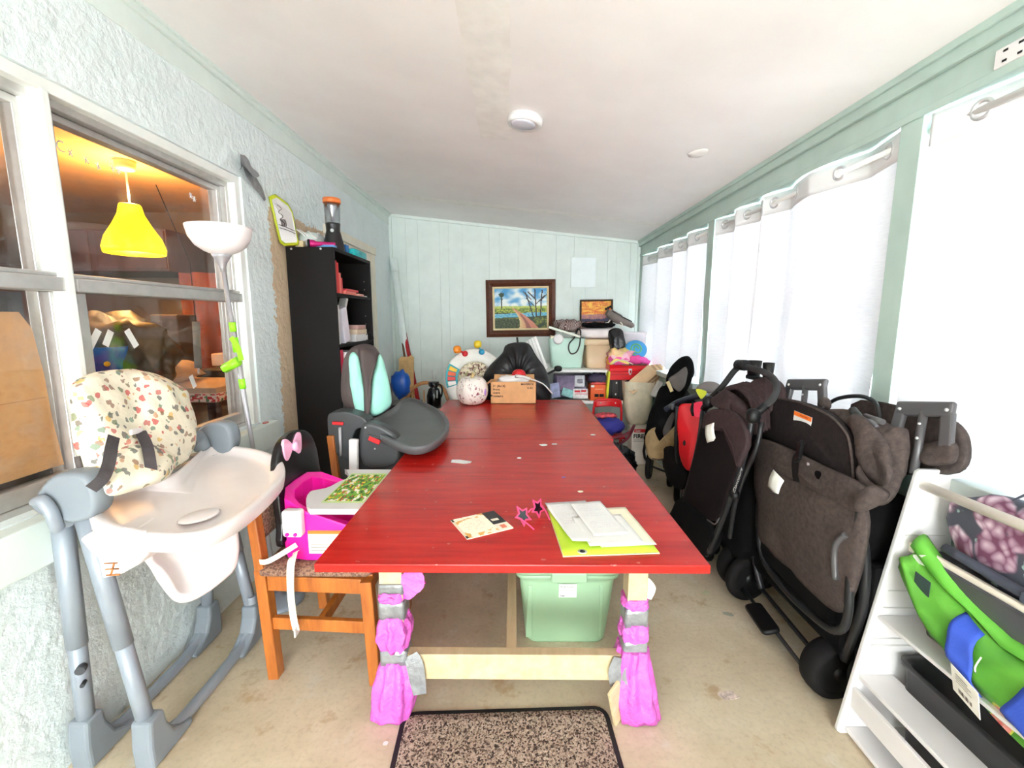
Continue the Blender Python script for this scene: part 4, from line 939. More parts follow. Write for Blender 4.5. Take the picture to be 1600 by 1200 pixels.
for x in (-1.37, -1.19): MB().at(fr((x, BY0+.001, BH-.012), (1,0,0), (0,0,1))).lathe([(.007, 0), (.006, .004), (.001, .005)], 12).build('screw_cap', M_white, bc)
for z in (1.30, 1.36, 1.42, 1.62, 1.68): MB().tube([(-1.16, BY1-.0195, z), (-1.16, BY1-.0215, z)], .003, 6).build('shelf_pin_hole', M_chrome, bc)
def book(name, label, x0, x1, y0, y1, z0, z1, m, group, spine=0):
    """a book standing with its spine to the room (+x)"""
    t = thing(name, label, 'book', ((x0+x1)/2, (y0+y1)/2, z0), group)
    MB().box(x0+.003, x1-.004, y0+.002, y1-.002, z0+.002, z1-.003).build('pages', M_cream, t)
    mb = MB().box(x0, x1-.001, y0, y0+.002, z0, z1).box(x0, x1-.001, y1-.002, y1, z0, z1).box(x1-.003, x1, y0, y1, z0, z1); mb.build('cover', m, t)
    return t
reds = [mat('red book cloth', c, .5, var=.06) for c in ((206,30,36), (226,44,44), (232,120,110), (214,60,66))]
y = BY0+.03
for i, (w, h, lb) in enumerate(((.045, .20, 'thick red book first at the near end of the top shelf'), (.022, .19, 'bright red thin book standing second on the top shelf'), (.03, .13, 'salmon red shorter book on the top shelf'), (.02, .10, 'shortest red book on the top shelf'))):
    book('book', lb, -1.30, -1.125, y, y+w, 1.562, 1.562+h, reds[i], 'red books on the top shelf'); y += w+.003
for (dx, y0, y1, z, h, m, lb) in ((0, 3.00, 3.20, 1.561, .022, reds[2], 'flat salmon book lying at the middle of the top shelf'), (.01, 3.02, 3.24, 1.584, .014, reds[3], 'flat red booklet lying on the salmon book'), (0, 3.25, 3.36, 1.561, .016, mat('pale pink card', (236,170,160), .6), 'small pink booklet lying right of the flat red books')):
    MB().box(-1.30, -1.118+dx*.3, y0, y1, z, z+h).build('booklet', m, loc=(-1.2, (y0+y1)/2, z), bev=.002, label=lb, cat='book')
MB().box(-1.15, -1.12, 3.39, 3.44, 1.561, 1.569).build('eraser', M_white, loc=(-1.13, 3.41, 1.561), bev=.002, label='tiny white eraser at the far end of the top shelf', cat='eraser')
# middle shelf
M_navy = mat('navy blue card', (44,52,130), .5)
book('binder', 'navy blue thin binder at the near end of the middle shelf', -1.36, -1.13, BY0+.03, BY0+.05, 1.237, 1.237+.30, M_navy, None)
book('binder', 'white binder beside the navy one on the middle shelf', -1.36, -1.13, BY0+.054, BY0+.085, 1.237, 1.237+.25, M_whitepaint, None)
def lean_box(name, label, cat, c, d, a, m, ax='X', **k):
    mb = MB().at(Matrix.Translation(c) @ Matrix.Rotation(R(a), 4, ax)); mb.box(-d[0]/2, d[0]/2, -d[1]/2, d[1]/2, 0, d[2])
    return mb.build(name, m, loc=c, bev=.003, label=label, cat=cat, **k)
lean_box('magazine_file', 'white magazine file leaning on the middle shelf', 'magazine file', (-1.24, 3.06, 1.246), (.20, .10, .232), 12, mat('white lilac card', (236,230,240), .5))
lean_box('folder', 'light blue folder sticking up behind the white magazine file', 'folder', (-1.27, 2.98, 1.240), (.20, .012, .275), 6, mat('light blue card', (110,160,205), .5))
lean_box('paper_roll', 'white rolled paper tag poking up right of the magazine file', 'paper', (-1.20, 3.13, 1.46), (.05, .03, .10), -35, M_paper)
for i, (z, h, m, lb) in enumerate(((1.237, .05, M_white, 'white box lowest in the stack at the far end of the middle shelf'), (1.288, .035, mat('beige box', (226,206,180), .6), 'beige box second in the stack on the middle shelf'), (1.324, .03, mat('dusty rose box', (190,150,140), .6), 'dusty rose box topmost in the stack on the middle shelf'))):
    MB().box(-1.34, -1.135+.004*i, 3.20+.02*i, 3.46-.03*i, z, z+h).build('small_box', m, loc=(-1.24, 3.33, z), bev=.003, label=lb, cat='box')
t = thing('wire_clip', 'thin black wire clip hanging over the middle shelf edge', 'clip', (-1.115, 3.40, 1.237))
MB().tube([(-1.12, 3.38, 1.28), (-1.10, 3.42, 1.30), (-1.09, 3.45, 1.25), (-1.10, 3.42, 1.238), (-1.12, 3.38, 1.242)], .003, 6, 5).build('wire', M_black, t)
book('book', 'crimson book on the low shelf behind the teal pad', -1.34, -1.125, BY0+.03, BY0+.10, .962, 1.20, mat('crimson cover', (214,24,72), .5), None)
lean_box('tissue_box', 'white box on the low shelf behind the teal pad', 'box', (-1.22, 3.05, .962), (.2, .2, .22), 0, M_white)
for k, (w, h) in enumerate(((.05, .24), (.04, .21), (.06, .25))):
    book('book', ('grey', 'brown', 'black')[k]+' book on the dark shelf under the crimson book', -1.34, -1.125, 2.86+.09*k, 2.86+.09*k+w, .682, .682+h, mat('book cover', ((120,116,110), (110,74,50), (40,38,40))[k], .6), None)
# on top of the bookcase
pts = [(-1.398, 2.664, 2.088), (-1.392, 2.719, 2.116), (-1.372, 2.823, 2.088), (-1.362, 2.852, 2.05), (-1.325, 2.83, 1.861), (-1.325, 2.819, 1.845), (-1.375, 2.754, 1.831), (-1.39, 2.733, 1.846)]
c = sum((V(p) for p in pts), V((0,0,0)))/8
wb = thing('whiteboard', 'small whiteboard with lime green rim and doodles standing on the bookcase', 'whiteboard', tuple(c))
n_ = V((.8,-.6,.1)); o1 = [V(p) for p in pts]
rr = [[q-n_*.012 for q in o1], [q for q in o1], [q+(c-q)*.12+n_*.002 for q in o1], [q+(c-q)*.13-n_*.004 for q in o1]]
MB().loft(rr).build('rim', mat('lime olive plastic', (190,200,40), .4), wb)
MB().loft([[q+(c-q)*.1-n_*.004 for q in o1], [q+(c-q)*.1+n_*.0005 for q in o1]]).build('board', M_white, wb)
mb = MB(); U = (V(pts[4])-V(pts[7])); W_ = (V(pts[0])-V(pts[7]))
def wbp(u, v): return V(pts[7])+U*u*(1)+W_*v+n_*.004
mb.tube([wbp(.35+.1*math.sin(k*1.7), .38+.045*k) for k in range(11)], .0016, 5, 3)
mb.tube([wbp(.12, .40), wbp(.5, .34), wbp(.92, .26)], .0016, 5, 2).tube([wbp(.12, .33), wbp(.5, .28), wbp(.9, .2)], .0016, 5, 2)
for k in range(6): mb.tube([wbp(.25+.05*k, .36), wbp(.28+.05*k, .46), wbp(.24+.05*k, .52)], .0014, 5, 2)
mb.build('doodle', M_ink, wb, kind='stuff')
ln = thing('camping_lantern', 'black camping lantern with clear chamber and orange cap on the bookcase', 'lantern', (-1.185, 3.02, BH))
o_ = (-1.185, 3.02, BH)
MB().lathe([(.066, .001), (.066, .012), (.062, .05), (.050, .10), (.043, .13), (.045, .165), (.047, .175)], 28, o=o_).build('body', mat('black lantern plastic', (28,28,30), .4), ln)
MB().lathe([(.045, .175), (.052, .30), (.050, .302), (.043, .177)], 28, o=o_).build('clear_chamber', glass_mat('clear plastic', (.94,.95,.96), .1), ln)
MB().lathe([(.012, .175), (.014, .24), (.030, .28), (.03, .295)], 16, o=o_).build('reflector', M_chrome, ln)
MB().lathe([(.054, .30), (.056, .315), (.054, .33), (.03, .335), (.001, .336)], 28, o=o_).build('cap', mat('orange plastic', (224,120,56), .4), ln)
MB().at(fr((o_[0]+.012, o_[1]-.045, BH+.125), (1,0,0), (0,0,1))).lathe([(.011, 0), (.011, .006), (.008, .006), (.007, .003)], 16).build('power_button', M_chrome, ln)
t = thing('flashlight', 'magenta flashlight with silver head lying on the bookcase', 'flashlight', (-1.22, 2.87, BH))
MB().at(fr((-1.275, 2.85, BH+.024), (0,0,1), (.35,-.9,0))).lathe([(.015, -.0), (.024, .004), (.024, .03), (.016, .045), (.015, .15), (.013, .155)], 20).build('barrel', mat('magenta anodised metal', (190,24,110), .3, .3), t)
MB().at(fr((-1.275, 2.85, BH+.024), (0,0,1), (.35,-.9,0))).lathe([(.026, -.006), (.027, .006), (.02, .010)], 20).build('head_ring', M_black, t)
lean_box('folded_cloth', 'light blue folded plastic strip lying beside the lantern', 'strip', (-1.19, 2.89, BH+.001), (.13, .05, .018), 0, mat('light blue vinyl', (96,160,214), .4))
t = thing('pencil_case', 'turquoise pencil case on the far end of the bookcase', 'case', (-1.17, 3.33, BH))
MB().loft([[(-1.17+x, 3.34+yy, BH+z) for x, yy in rrect(.11*k, .26*k, .02, 4)] for z, k in ((.001, .94), (.008, 1), (.04, 1), (.05, .93))]).build('case_body', mat('turquoise plastic', (30,186,190), .35), t)
MB().box(-1.112, -1.108, 3.28, 3.33, BH+.018, BH+.034).build('clasp', mat('turquoise clasp', (24,160,166), .4), t)
lean_box('glue_bottle', 'small blue box between lantern and turquoise case', 'box', (-1.16, 3.14, BH+.001), (.04, .05, .06), 0, mat('mid blue plastic', (30,110,180), .4))
rt = thing('router', 'pale grey rounded router with white cables coiled on it, on the bookcase', 'router', (-1.30, 3.0, BH))
MB().ell((-1.31, 3.0, BH+.055), (.07, .12, .055), .6, .7).build('casing', mat('pale grey plastic', (200,212,206), .4), rt)
for s_ in range(3):
    MB().tube([(-1.30+.07*math.cos(a+s_), 2.98+.12*math.sin(a), BH+.085+.028*math.sin(a*2+s_)) for a in (2*PI*i/10 for i in range(9+s_ % 2))], .004, 6, 4).build('cable', M_white, rt)
MB().tube([(-1.30, 2.87, BH+.07), (-1.36, 2.84, BH+.12), (-1.385, 2.80, BH+.12), (-1.35, 2.84, BH+.04), (-1.27, 2.85, BH+.05)], .004, 6, 5).build('cable', M_white, rt)
lean_box('wood_block', 'small bare wood block behind the flashlight', 'block', (-1.33, 2.86, BH+.001), (.05, .04, .04), 0, M_lumber)

# ------------------------------------------------------------------ far left corner
t = thing('drain_pipe', 'pale painted plastic pipe standing in the far left corner', 'pipe', (-1.34, 5.08, 0))
M_pipe = mat('pale pipe paint', (232,242,239), .4, var=.03)
MB().tube([(-1.347, 5.12, 2.02), (-1.17, 5.12, .002)], .038, 18).build('pipe', M_pipe, t)
MB().tube([(-1.353, 5.12, 2.062), (-1.344, 5.12, 1.923)], .044, 18).build('coupling', M_pipe, t)
t = thing('particle_board', 'offcut of tan particle board leaning in the far left corner', 'board', (-1.2, 4.95, 0))
mb = MB().at(fr(V((-1.30, 4.86, .002)), (1,.05,0), (-.03,.18,1)))
mb.prism([(0,0), (.17,0), (.165,.98), (.14,1.01), (.10,.985), (.03,.99), (0,.96), (.006,.7), (-.004,.6)], 0, .018); mb.build('board', mat('tan particle board', (218,178,122), .8, var=.1, vs=30, bump=.2, bs=60), t)
def stick(name, label, p, q, r_, m, cat='pole', grip=None):
    t = thing(name, label, cat, (q[0], q[1], 0)); p, q = V(p), V(q)
    MB().tube([p, q], r_, 12).build('shaft', m, t)
    if grip: MB().tube([p+(p-q).normalized()*.02, p+(q-p)*.09], r_*1.35, 12).build('grip', grip, t)
stick('broom_pole', 'red broom pole with black grip leaning on the back wall', (-1.286, 5.15, 1.328), (-1.0, 4.85, .02), .016, mat('red painted tube', (190,20,30), .35), grip=M_black)
stick('wooden_pole', 'brown wooden pole leaning beside the red broom pole', (-1.316, 5.15, 1.328), (-1.08, 4.80, .02), .012, wood('brown pole wood', (90,56,36), (140,96,64)))
stick('wooden_pole', 'second red pole leaning just right of the red broom pole', (-1.255, 5.16, 1.24), (-.97, 4.83, .02), .010, mat('dark red painted tube', (160,16,26), .35))
t = thing('wicker_chair', 'small rattan chair with curved back rail behind the grey tray', 'chair', (-.92, 4.3, 0))
M_rattan = mat('rattan cane', (190,134,84), .5, var=.15, vs=20)
MB().tube([(-1.047, 4.25, 0.529), (-1.042, 4.3, 0.659), (-0.975, 4.35, 0.746), (-0.871, 4.4, 0.771), (-0.723, 4.35, 0.74), (-0.655, 4.3, 0.615)], .018, 10, 5).build('back_rail', M_rattan, t)
for u in (-1.08, -1.0, -.9, -.8): MB().tube([(u, 4.34, .42), (u, 4.36, .70)], .007, 8).build('spindle', M_rattan, t)
MB().loft([[(-.93+x, 4.2+yy, z) for x, yy in rrect(.42, .38, .06, 5)] for z in (.38, .42)]).build('seat', M_rattan, t)
for x in (-1.1, -.76):
    for yy in (4.05, 4.35): MB().tube([(x, yy, 0), (x*.5-.465, yy, .39)], .014, 10).build('leg', M_rattan, t)
t = thing('coffee_maker', 'black thermos jug with steel band standing behind the grey tray', 'jug', (-.86, 4.5, .44))
MB().at(Matrix.Translation((-0.773, 4.2, 0.676))).lathe([(.055, -.12), (.066, -.11), (.068, .0), (.052, .06), (.034, .08), (.05, .10), (.052, .13), (.04, .135)], 20).build('jug_body', mat('glossy black jug', (18,18,20), .2), t)
MB().tube([V((-0.729, 4.13, 0.737)), V((-0.731, 4.13, 0.664))], .008, 8).build('steel_strip', M_chrome, t)
MB().tube([V((-0.734, 4.2, 0.787)), V((-0.698, 4.2, 0.763)), V((-0.7, 4.2, 0.676)), V((-0.732, 4.2, 0.639))], .008, 8, 4).build('handle', M_black, t)
for u in (675, 681): pass
MB().tube([(-0.782, 4.2, 0.836), (-0.785, 4.2, 0.922)], .004, 6).tube([(-0.751, 4.2, 0.836), (-0.743, 4.2, 0.916)], .004, 6).build('stirrers', M_chrome, t, kind='stuff')
t = thing('canvas_sack', 'beige canvas sack under the black jug', 'sack', (-.82, 4.25, 0))
MB().ell((-.80, 4.2, .27), (.16, .15, .268), .5, .6, 22, 14, wob=.12, seed=3).build('sack_body', mat('beige canvas', (206,190,170), .9, bump=.3, bs=80), t)
MB().ell((-1.022, 3.95, 0.823), (.085, .07, .12), .9, .9, 18, 12, wob=.3, seed=5).build('plastic_bag', mat('royal blue plastic bag', (24,84,180), .3, bump=.4, bs=25), loc=(-1.022, 3.95, 0.823), label='royal blue plastic bag bunched behind the teal high chair', cat='bag')
t = thing('plastic_crate', 'grey crate holding up the blue bag behind the teal high chair', 'crate', (-.98, 3.95, 0))
MB().loft([[(-.98+x, 3.93+yy, z) for x, yy in rrect(.26*k, .26*k, .03, 4)] for z, k in ((.001, .85), (.60, 1.0), (.64, 1.05), (.66, 1.05), (.66, .95))]).build('crate_body', M_dark, t)

# ------------------------------------------------------------------ things in the house room behind the glass
pl = thing('pendant_lamp', 'yellow glowing pendant lamp with ragged shade inside the house window', 'pendant lamp', (-2.6, 3.0, 2.44))
lc = V((-2.6, 3.145, 1.973))
shade = [(.065, .21), (.072, .20), (.085, .14), (.125, .06), (.18, -.03), (.205, -.11), (.198, -.15), (.190, -.15), (.196, -.11), (.17, -.03), (.115, .06), (.075, .14), (.06, .20)]
t_ = NT('yellow lit shade'); t_.b.inputs['Base Color'].default_value = (*lin((250,200,20)), 1); t_.b.inputs['Emission Color'].default_value = (*lin((255,212,0)), 1); t_.b.inputs['Emission Strength'].default_value = .42
MB().lathe([(r_*.86, z*.9) for r_, z in shade], 32, o=lc).build('shade', t_.m, pl)
cp = V((-2.6, 3.153, 2.415)); cp.z = 2.44
MB().lathe([(.06, -.001), (.055, -.05), (.045, -.06), (.001, -.061)], 24, o=(lc.x, lc.y, 2.44)).build('ceiling_rose', mat('cream ceiling rose', (230,190,150), .6), pl)
MB().tube([(lc.x, lc.y, 2.39), (lc.x, lc.y, lc.z+.18)], .006, 8).build('cord', M_white, pl)
MB().ell(lc+V((0,0,-.02)), (.03,.03,.045)).build('bulb', mat('lit bulb', (255,236,190), .4, emit=4), pl)
def bulb(n, p, e, c, rad=.05):
    l = bpy.data.lights.new(n, 'POINT'); l.energy = e; l.color = c; l.shadow_soft_size = rad
    o = bpy.data.objects.new(n, l); o.location = p; COL.objects.link(o)
bulb('pendant_bulb_light', (lc.x, lc.y, lc.z-.12), 2.6, (1, .66, .32)); bulb('pendant_bulb_glow', (lc.x, lc.y, lc.z+.22), 8, (1, .60, .22))
M_darkfur = mat('dark brown lacquer', (78,46,38), .5, var=.25, vs=6)
t = thing('wall_cabinet', 'dark brown cabinet high in the house room behind the yellow lamp', 'cabinet', (-3.7, 4.1, 1.8))
MB().box(-4.2, -2.95, 3.9, 4.5, 1.80, 2.15).build('cabinet_body', M_darkfur, t, bev=.006)
for x in (-3.9, -3.25): MB().box(x-.29, x+.29, 3.885, 3.90, 1.82, 2.13).build('cabinet_door', M_darkfur, t, bev=.004)
t = thing('brown_curtain', 'dark red brown curtain inside the house behind the white floor lamp', 'curtain', (-2.4, 4.0, .4))
MB().grid(lambda u, v: (-2.95+1.25*u, 4.0+.05*math.sin(u*34)+.01*nz(u*9, v*4), .5+1.3*v), 60, 8).build('curtain_cloth', mat('red brown cloth', (120,62,48), .85, var=.2), t, sol=.004)
t = thing('door_panel', 'grey interior door at the back of the house room', 'door', (-4.6, 2.9, 0))
MB().box(-4.69, -4.64, 2.4, 3.2, 0, 2.0).build('door_leaf', mat('pale grey door', (176,176,176), .6), t, bev=.004)
MB().box(-4.69, -4.62, 2.3, 2.38, 0, 2.05).box(-4.69, -4.62, 3.22, 3.3, 0, 2.05).build('door_casing', M_whitepaint, t)
bt = (-2.1, 2.275, 1.238)
t = thing('blue_bucket', 'bright blue bucket inside the house behind the printed pad', 'bucket', (-2.1, bt[1], .95))
MB().lathe([(.085, -.20), (.105, .0), (.11, .02), (.108, .022), (.1, .0), (.08, -.19)], 24, o=bt).build('tub', mat('royal blue plastic', (24,104,200), .3), t)
MB().at(fr((bt[0]+.075, bt[1]-.075, bt[2]-.06), (.7,.7,0), (0,0,1))).lathe([(.013, 0), (.012, .003), (.001, .004)], 14).build('sticker', mat('yellow sticker', (230,200,40), .6), t)
MB().tube([(bt[0]+.1*math.cos(a), bt[1]+.1*math.sin(a), bt[2]+.09*abs(math.sin(a))) for a in (PI*i/8 for i in range(9))], .003, 6).build('handle', M_white, t)
t = thing('counter', 'cluttered dark counter inside the house window', 'counter', (-2.4, 2.0, 0))
MB().box(-2.95, -1.75, .4, 2.35, .9, .945).box(-2.9, -1.8, .45, 2.3, 0, .9).build('counter_body', mat('dark counter', (64,52,46), .6, var=.2), t)
t = thing('work_table', 'table with a red floral trim inside the house window', 'table', (-2.3, 2.95, 0))
MB().box(-2.75, -1.7, 2.5, 3.5, .98, 1.01).build('table_top', mat('worn beige top', (196,172,150), .7), t)
def floral(u, v): return (200,40,50) if nz(u*30, v*3) > .12 else ((70,120,80) if nz(u*30, v*3, 9) > .25 else (240,220,214))
MB().box(-2.75, -1.695, 2.49, 3.5, .93, .98).build('trim_board', mat('white trim board', (236,214,206), .6), t)
print_grid('floral_trim', t, (-2.75, 2.488, .932), (1,0,0), (0,0,1), 1.05, .046, 120, 6, floral)
print_grid('floral_trim', t, (-1.693, 2.49, .932), (0,1,0), (0,0,1), 1.0, .046, 120, 6, floral)
for x in (-2.7, -1.75):
    for yy in (2.55, 3.45): MB().bar((x, yy, 0), (x, yy, .94), .05, .05).build('leg', M_darkfur, t)
MB().ell((-2.28, 2.45, 1.18), (.34, .30, .24), .9, .9, 26, 16, wob=.25, seed=8).build('black_sack', mat('dark olive sack', (62,56,40), .5, var=.3, bump=.5, bs=18), loc=(-2.28, 2.45, .945), label='large dark rumpled sack behind the pane, right of the blue bucket', cat='sack')
MB().ell((-2.2, 2.75, 1.07), (.2, .2, .07), .9, .8, 24, 10, wob=.3, seed=12).build('crumpled_cloth', mat('rumpled beige cloth', (206,186,166), .8, bump=.4, bs=20), loc=(-2.2, 2.75, 1.01), label='rumpled beige cloth on the table inside the house', cat='cloth')
for (x, yy, z, d, c, n, lb, cat) in ((-2.0, 3.1, 1.01, (.3,.26,.05), (44,44,48), 'laptop', 'closed dark laptop on the table inside the house', 'laptop'), (-2.05, 3.3, 1.062, (.28,.2,.09), (204,170,130), 'cardboard_box', 'low cardboard box on the table inside the house', 'box'), (-1.95, 3.0, .55, (.4,.36,.3), (196,150,104), 'cardboard_box', 'cardboard box under the floral trimmed table', 'box'), (-2.5, 3.3, 1.01, (.2,.2,.42), (74,66,58), 'storage_tower', 'dark storage tower at the back of the table inside the house', 'tower'), (-1.9, 3.42, 1.15, (.08,.08,.2), (40,110,90), 'green_bottle', 'green bottle at the right edge of the house window', 'bottle')):
    MB().box(x-d[0]/2, x+d[0]/2, yy-d[1]/2, yy+d[1]/2, z, z+d[2]).build(n, mat(n.replace('_', ' '), c, .6, var=.2), loc=(x, yy, z), bev=.01, label=lb, cat=cat)
t = thing('paper_tube', 'grey cardboard tube hanging inside the right pane of the house window', 'tube', (-1.66, 2.10, 1.2))
MB().tube([(-1.66, 2.339, 1.384), (-1.66, 2.323, 1.144)], .017, 14).build('tube', mat('grey board tube', (136,130,122), .7), t)
MB().tube([(-1.66, 2.323, 1.144), (-1.66, 2.324, 1.114)], .006, 8).build('hook', M_white, t)
MB().tube([V((-1.66, 2.339, 1.384)), V((-1.66, 2.339, 1.384))+V((0,0,.30)), V((-1.6, 2.09, 1.99))], .002, 5).build('string', M_black, t)
t = thing('cork_board', 'pinned paper board at the back of the house room', 'board', (-4.6, 3.9, 1.4))
MB().box(-4.69, -4.66, 3.5, 4.3, 1.1, 1.9).build('board', mat('brown cork', (120,84,60), .9), t)
for k in range(4): MB().box(-4.662, -4.655, 3.58+.17*k, 3.70+.17*k, 1.3+.1*(k % 2), 1.5+.1*(k % 2)).build('pinned_sheet', M_paper, t)
# ------------------------------------------------------------------ pictures on the back wall
M_frame = wood('dark carved frame wood', (58,26,14), (104,54,30), (6, 6, 6), .35, .3, sc=5)
M_liner = mat('gold cream liner', (226,206,160), .5, var=.08)
def picture(name, label, x0, x1, z0, z1, y, fw, fn, nx, ny, m, liner=True, tilt=0):
    t = thing(name, label, 'painting', ((x0+x1)/2, y, z0))
    M = Matrix.Translation(((x0+x1)/2, y, (z0+z1)/2)) @ Matrix.Rotation(R(tilt), 4, 'Y')
    w, h = x1-x0, z1-z0
    def ringf(name, a, b, y0, y1, y2, mm):
        o = lambda k, yy: [(sx*(w/2-k), yy, sz*(h/2-k)) for sx, sz in ((-1,-1), (1,-1), (1,1), (-1,1))]
        mb = MB().at(M); mb.loft([o(a, y0), o(a, y1), o((a+b)/2, y2), o(b, y1*.6+y0*.4), o(b, y0)], False, False, 0, True, True); mb.build(name, mm, t, bev=.002)
    ringf('frame', 0, fw, 0, -.022, -.034, m)
    if liner: ringf('liner', fw, fw+.022, -.004, -.014, -.016, M_liner)
    k = fw+(.02 if liner else 0)
    o = M @ V((-(w/2-k), -.006, -(h/2-k))); xx = M.to_3x3() @ V((1,0,0)); zz = M.to_3x3() @ V((0,0,1))
    print_grid('canvas', t, o, xx, zz, w-2*k, h-2*k, nx, ny, fn)
    MB().at(M).box(-(w/2-.005), w/2-.005, -.004, 0, -(h/2-.005), h/2-.005).build('backing', M_card, t)
    return t
def lerp(a, b, t): return tuple(a[i]+(b[i]-a[i])*max(0, min(1, t)) for i in range(3))
def landscape(u, v):
    n = nz(u*8, v*8, 1); f = nz(u*30, v*30, 3)
    # bare trees
    for tx, top, lean in ((.80, .98, -.05), (.74, .9, -.25), (.87, .95, .06)):
        if .26 < v < top and abs(u-(tx+lean*(v-.3)*1.0)) < .011: return (46,34,28)
    for bx, by, sl in ((.80,.62,1.1), (.80,.7,-1.2), (.70,.72,-1.0), (.86,.66,.8), (.76,.55,-1.1)):
        d = u-bx
        if 0 < d*(1 if sl > 0 else -1) < .16 and abs(v-(by+abs(d)*1.3)) < .016: return (60,46,40)
    # tall palm at the left
    if .5 < v < .9 and abs(u-.135) < .009: return (46,60,44)
    if math.hypot((u-.135)*1.3, v-.84) < .06+.03*f: return (34,70,54)
    if math.hypot((u-.135)*1.6, v-.74) < .035+.03*f: return (34,70,54)
    # winding path
    if v < .52:
        c = .33+.06*math.sin((.52-v)*6)+(.52-v)*.62; w = .012+.36*(.52-v)**1.12
        if abs(u-c) < w: return lerp((206,128,104), (226,200,140), (c+w*.2-u)/w*.8+.3*f) if abs(u-c) > w*.25 or v > .35 else (150,92,78)
    if v > .56:
        s = .5+.9*n+.5*nz(u*3, v*14, 5)
        return lerp((70,150,205), (236,242,240), s+(.85-v)*1.4)
    if v > .5: return lerp((220,222,120), (150,176,70), .5+f)
    hz = .40+.05*nz(u*5, 0, 2)
    if .26 < v < .40 and abs(v-(.335+.05*(u-.5))) < .05+.015*n: return lerp((60,150,190), (150,206,214), .5+f)
    if v > hz: return lerp((70,104,44), (196,196,74), .5+1.4*f)
    return lerp((40,58,26), (150,150,56), .35+1.3*n+.6*f) if u > .5 or v > .24 else lerp((30,42,24), (84,104,44), .4+f)
picture('landscape_painting', 'landscape painting of a winding path in a dark carved wood frame on the back wall', -.332, .458, 1.195, 1.838, D-.001, .075, landscape, 88, 68, M_frame, tilt=-.8)
def sunset(u, v):
    n = nz(u*5, v*16, 4); f = nz(u*20+v*10, v*30, 8)
    if v > .52: return lerp((222,104,44), (250,200,80), .5+.5*f+1.0*n) if f > -.42 else (214,84,50)
    if v > .36+.06*nz(u*4, 3): return lerp((150,104,130), (206,140,110), .5+1.2*f)
    if v > .28: return (64,62,92)
    if .14 < v < .24 and abs(u-.45) < .3+.1*f: return lerp((196,124,84), (120,80,90), .4+f)
    return lerp((24,26,38), (64,52,62), .4+f)
picture('sunset_painting', 'small sunset seascape painting in a thin dark frame behind the pile of boxes', .735, 1.108, 1.27, 1.615, D-.03, .02, sunset, 50, 44, mat('thin dark frame', (58,44,34), .4), liner=False, tilt=-1)

# ------------------------------------------------------------------ white shelf unit and the pile at the back
su = thing('storage_shelf', 'white shelf unit in the far right corner holding bins and boxes', 'shelf unit', (.75, 4.8, 0))
MB().box(.31, .955, 4.46, 5.1, .868, .892).build('top_board', M_whitepaint, su, bev=.002)
MB().box(.31, 1.33, 4.42, 5.1, .555, .585).build('lower_board', M_whitepaint, su, bev=.002)
for x in (.31, .912): MB().box(x, x+.02, 4.5, 5.08, .586, .867).build('upright', M_whitepaint, su)
for x in (.31, 1.30): MB().box(x, x+.02, 4.45, 5.08, 0, .554).build('upright', M_whitepaint, su)
MB().box(.335, 1.295, 4.47, 5.08, .10, .12).build('bottom_board', M_whitepaint, su)
M_clearbin = glass_mat('clear bin plastic', (.93,.94,.95), .12)
cb = thing('clear_bin', 'clear plastic bin crammed with papers and cloth on the white shelf unit', 'storage bin', (.54, 4.6, .587))
q = lambda k, z: [(.555+x, 4.72+y, z) for x, y in rrect(.40*k, .50*k, .03, 4)]
MB().loft([q(.92, .588), q(1, .84), q(1.03, .842), q(1.03, .86), q(1.0, .86), q(.985, .842), q(.905, .594)]).build('tub', M_clearbin, cb)
cont = (('magazine', 'purple grey magazine standing in the clear bin', (.42,.60,4.478,4.488,.69,.83), (138,120,150)), ('picture_card', 'white photo card in the front of the clear bin', (.60,.70,4.476,4.482,.72,.835), (226,228,232)), ('teal_cloth', 'pale teal folded cloth in the clear bin', (.46,.58,4.472,4.478,.62,.70), (150,206,206)), ('white_package', 'white package with red print at the bottom right of the clear bin', (.585,.735,4.466,4.474,.60,.70), (240,232,230)), ('lilac_paper', 'lilac paper slanted across the clear bin', (.37,.46,4.474,4.480,.61,.76), (170,176,214)), ('grey_cloth', 'grey striped cloth in the clear bin', (.50,.72,4.485,4.55,.66,.71), (160,150,170)), ('notebook', 'dark violet notebook at the back of the clear bin', (.40,.72,4.56,4.66,.60,.83), (84,72,104)))
for n, lb, (a, b, c_, d, e, f), col in cont:
    mb = MB().at(Matrix.Translation(((a+b)/2, (c_+d)/2, e)) @ Matrix.Rotation(R({'teal_cloth': 18, 'lilac_paper': -8, 'grey_cloth': -6}.get(n, 0)), 4, 'Y')); mb.cbox((0, 0, (f-e)/2), (b-a, d-c_, f-e))
    mb.build(n, mat(n.replace('_', ' '), col, .6, var=.25, vs=20), loc=((a+b)/2, (c_+d)/2, e), bev=.002, label=lb, cat=n.split('_')[-1])
bx = bpy.data.objects['white_package']
mb = MB()
for k, (x0, x1, z0, z1) in enumerate(((.60, .655, .665, .685), (.665, .715, .668, .69), (.60, .73, .645, .652))): mb.box(x0, x1, 4.4635, 4.4665, z0, z1)
mb.build('red_print', M_redink, bx, kind='stuff')
MB().box(.625, .68, 4.4735, 4.4765, .755, .80).build('photo_print', mat('grey photo', (130,130,140), .5, var=.6, vs=40), bpy.data.objects['picture_card'])
ob = thing('orange_box', 'bright orange small box with two dark panes at the right of the clear bin', 'box', (.83, 4.5, .586))
MB().box(.755, .905, 4.43, 4.60, .587, .745).build('carton', mat('orange carton', (238,96,30), .5, var=.05), ob, bev=.002)
for x in (.795, .845): MB().box(x, x+.042, 4.4285, 4.4305, .625, .655).build('dark_pane', M_black, ob)
MB().box(.757, .79, 4.4285, 4.4305, .722, .743).build('white_corner', M_paper, ob)
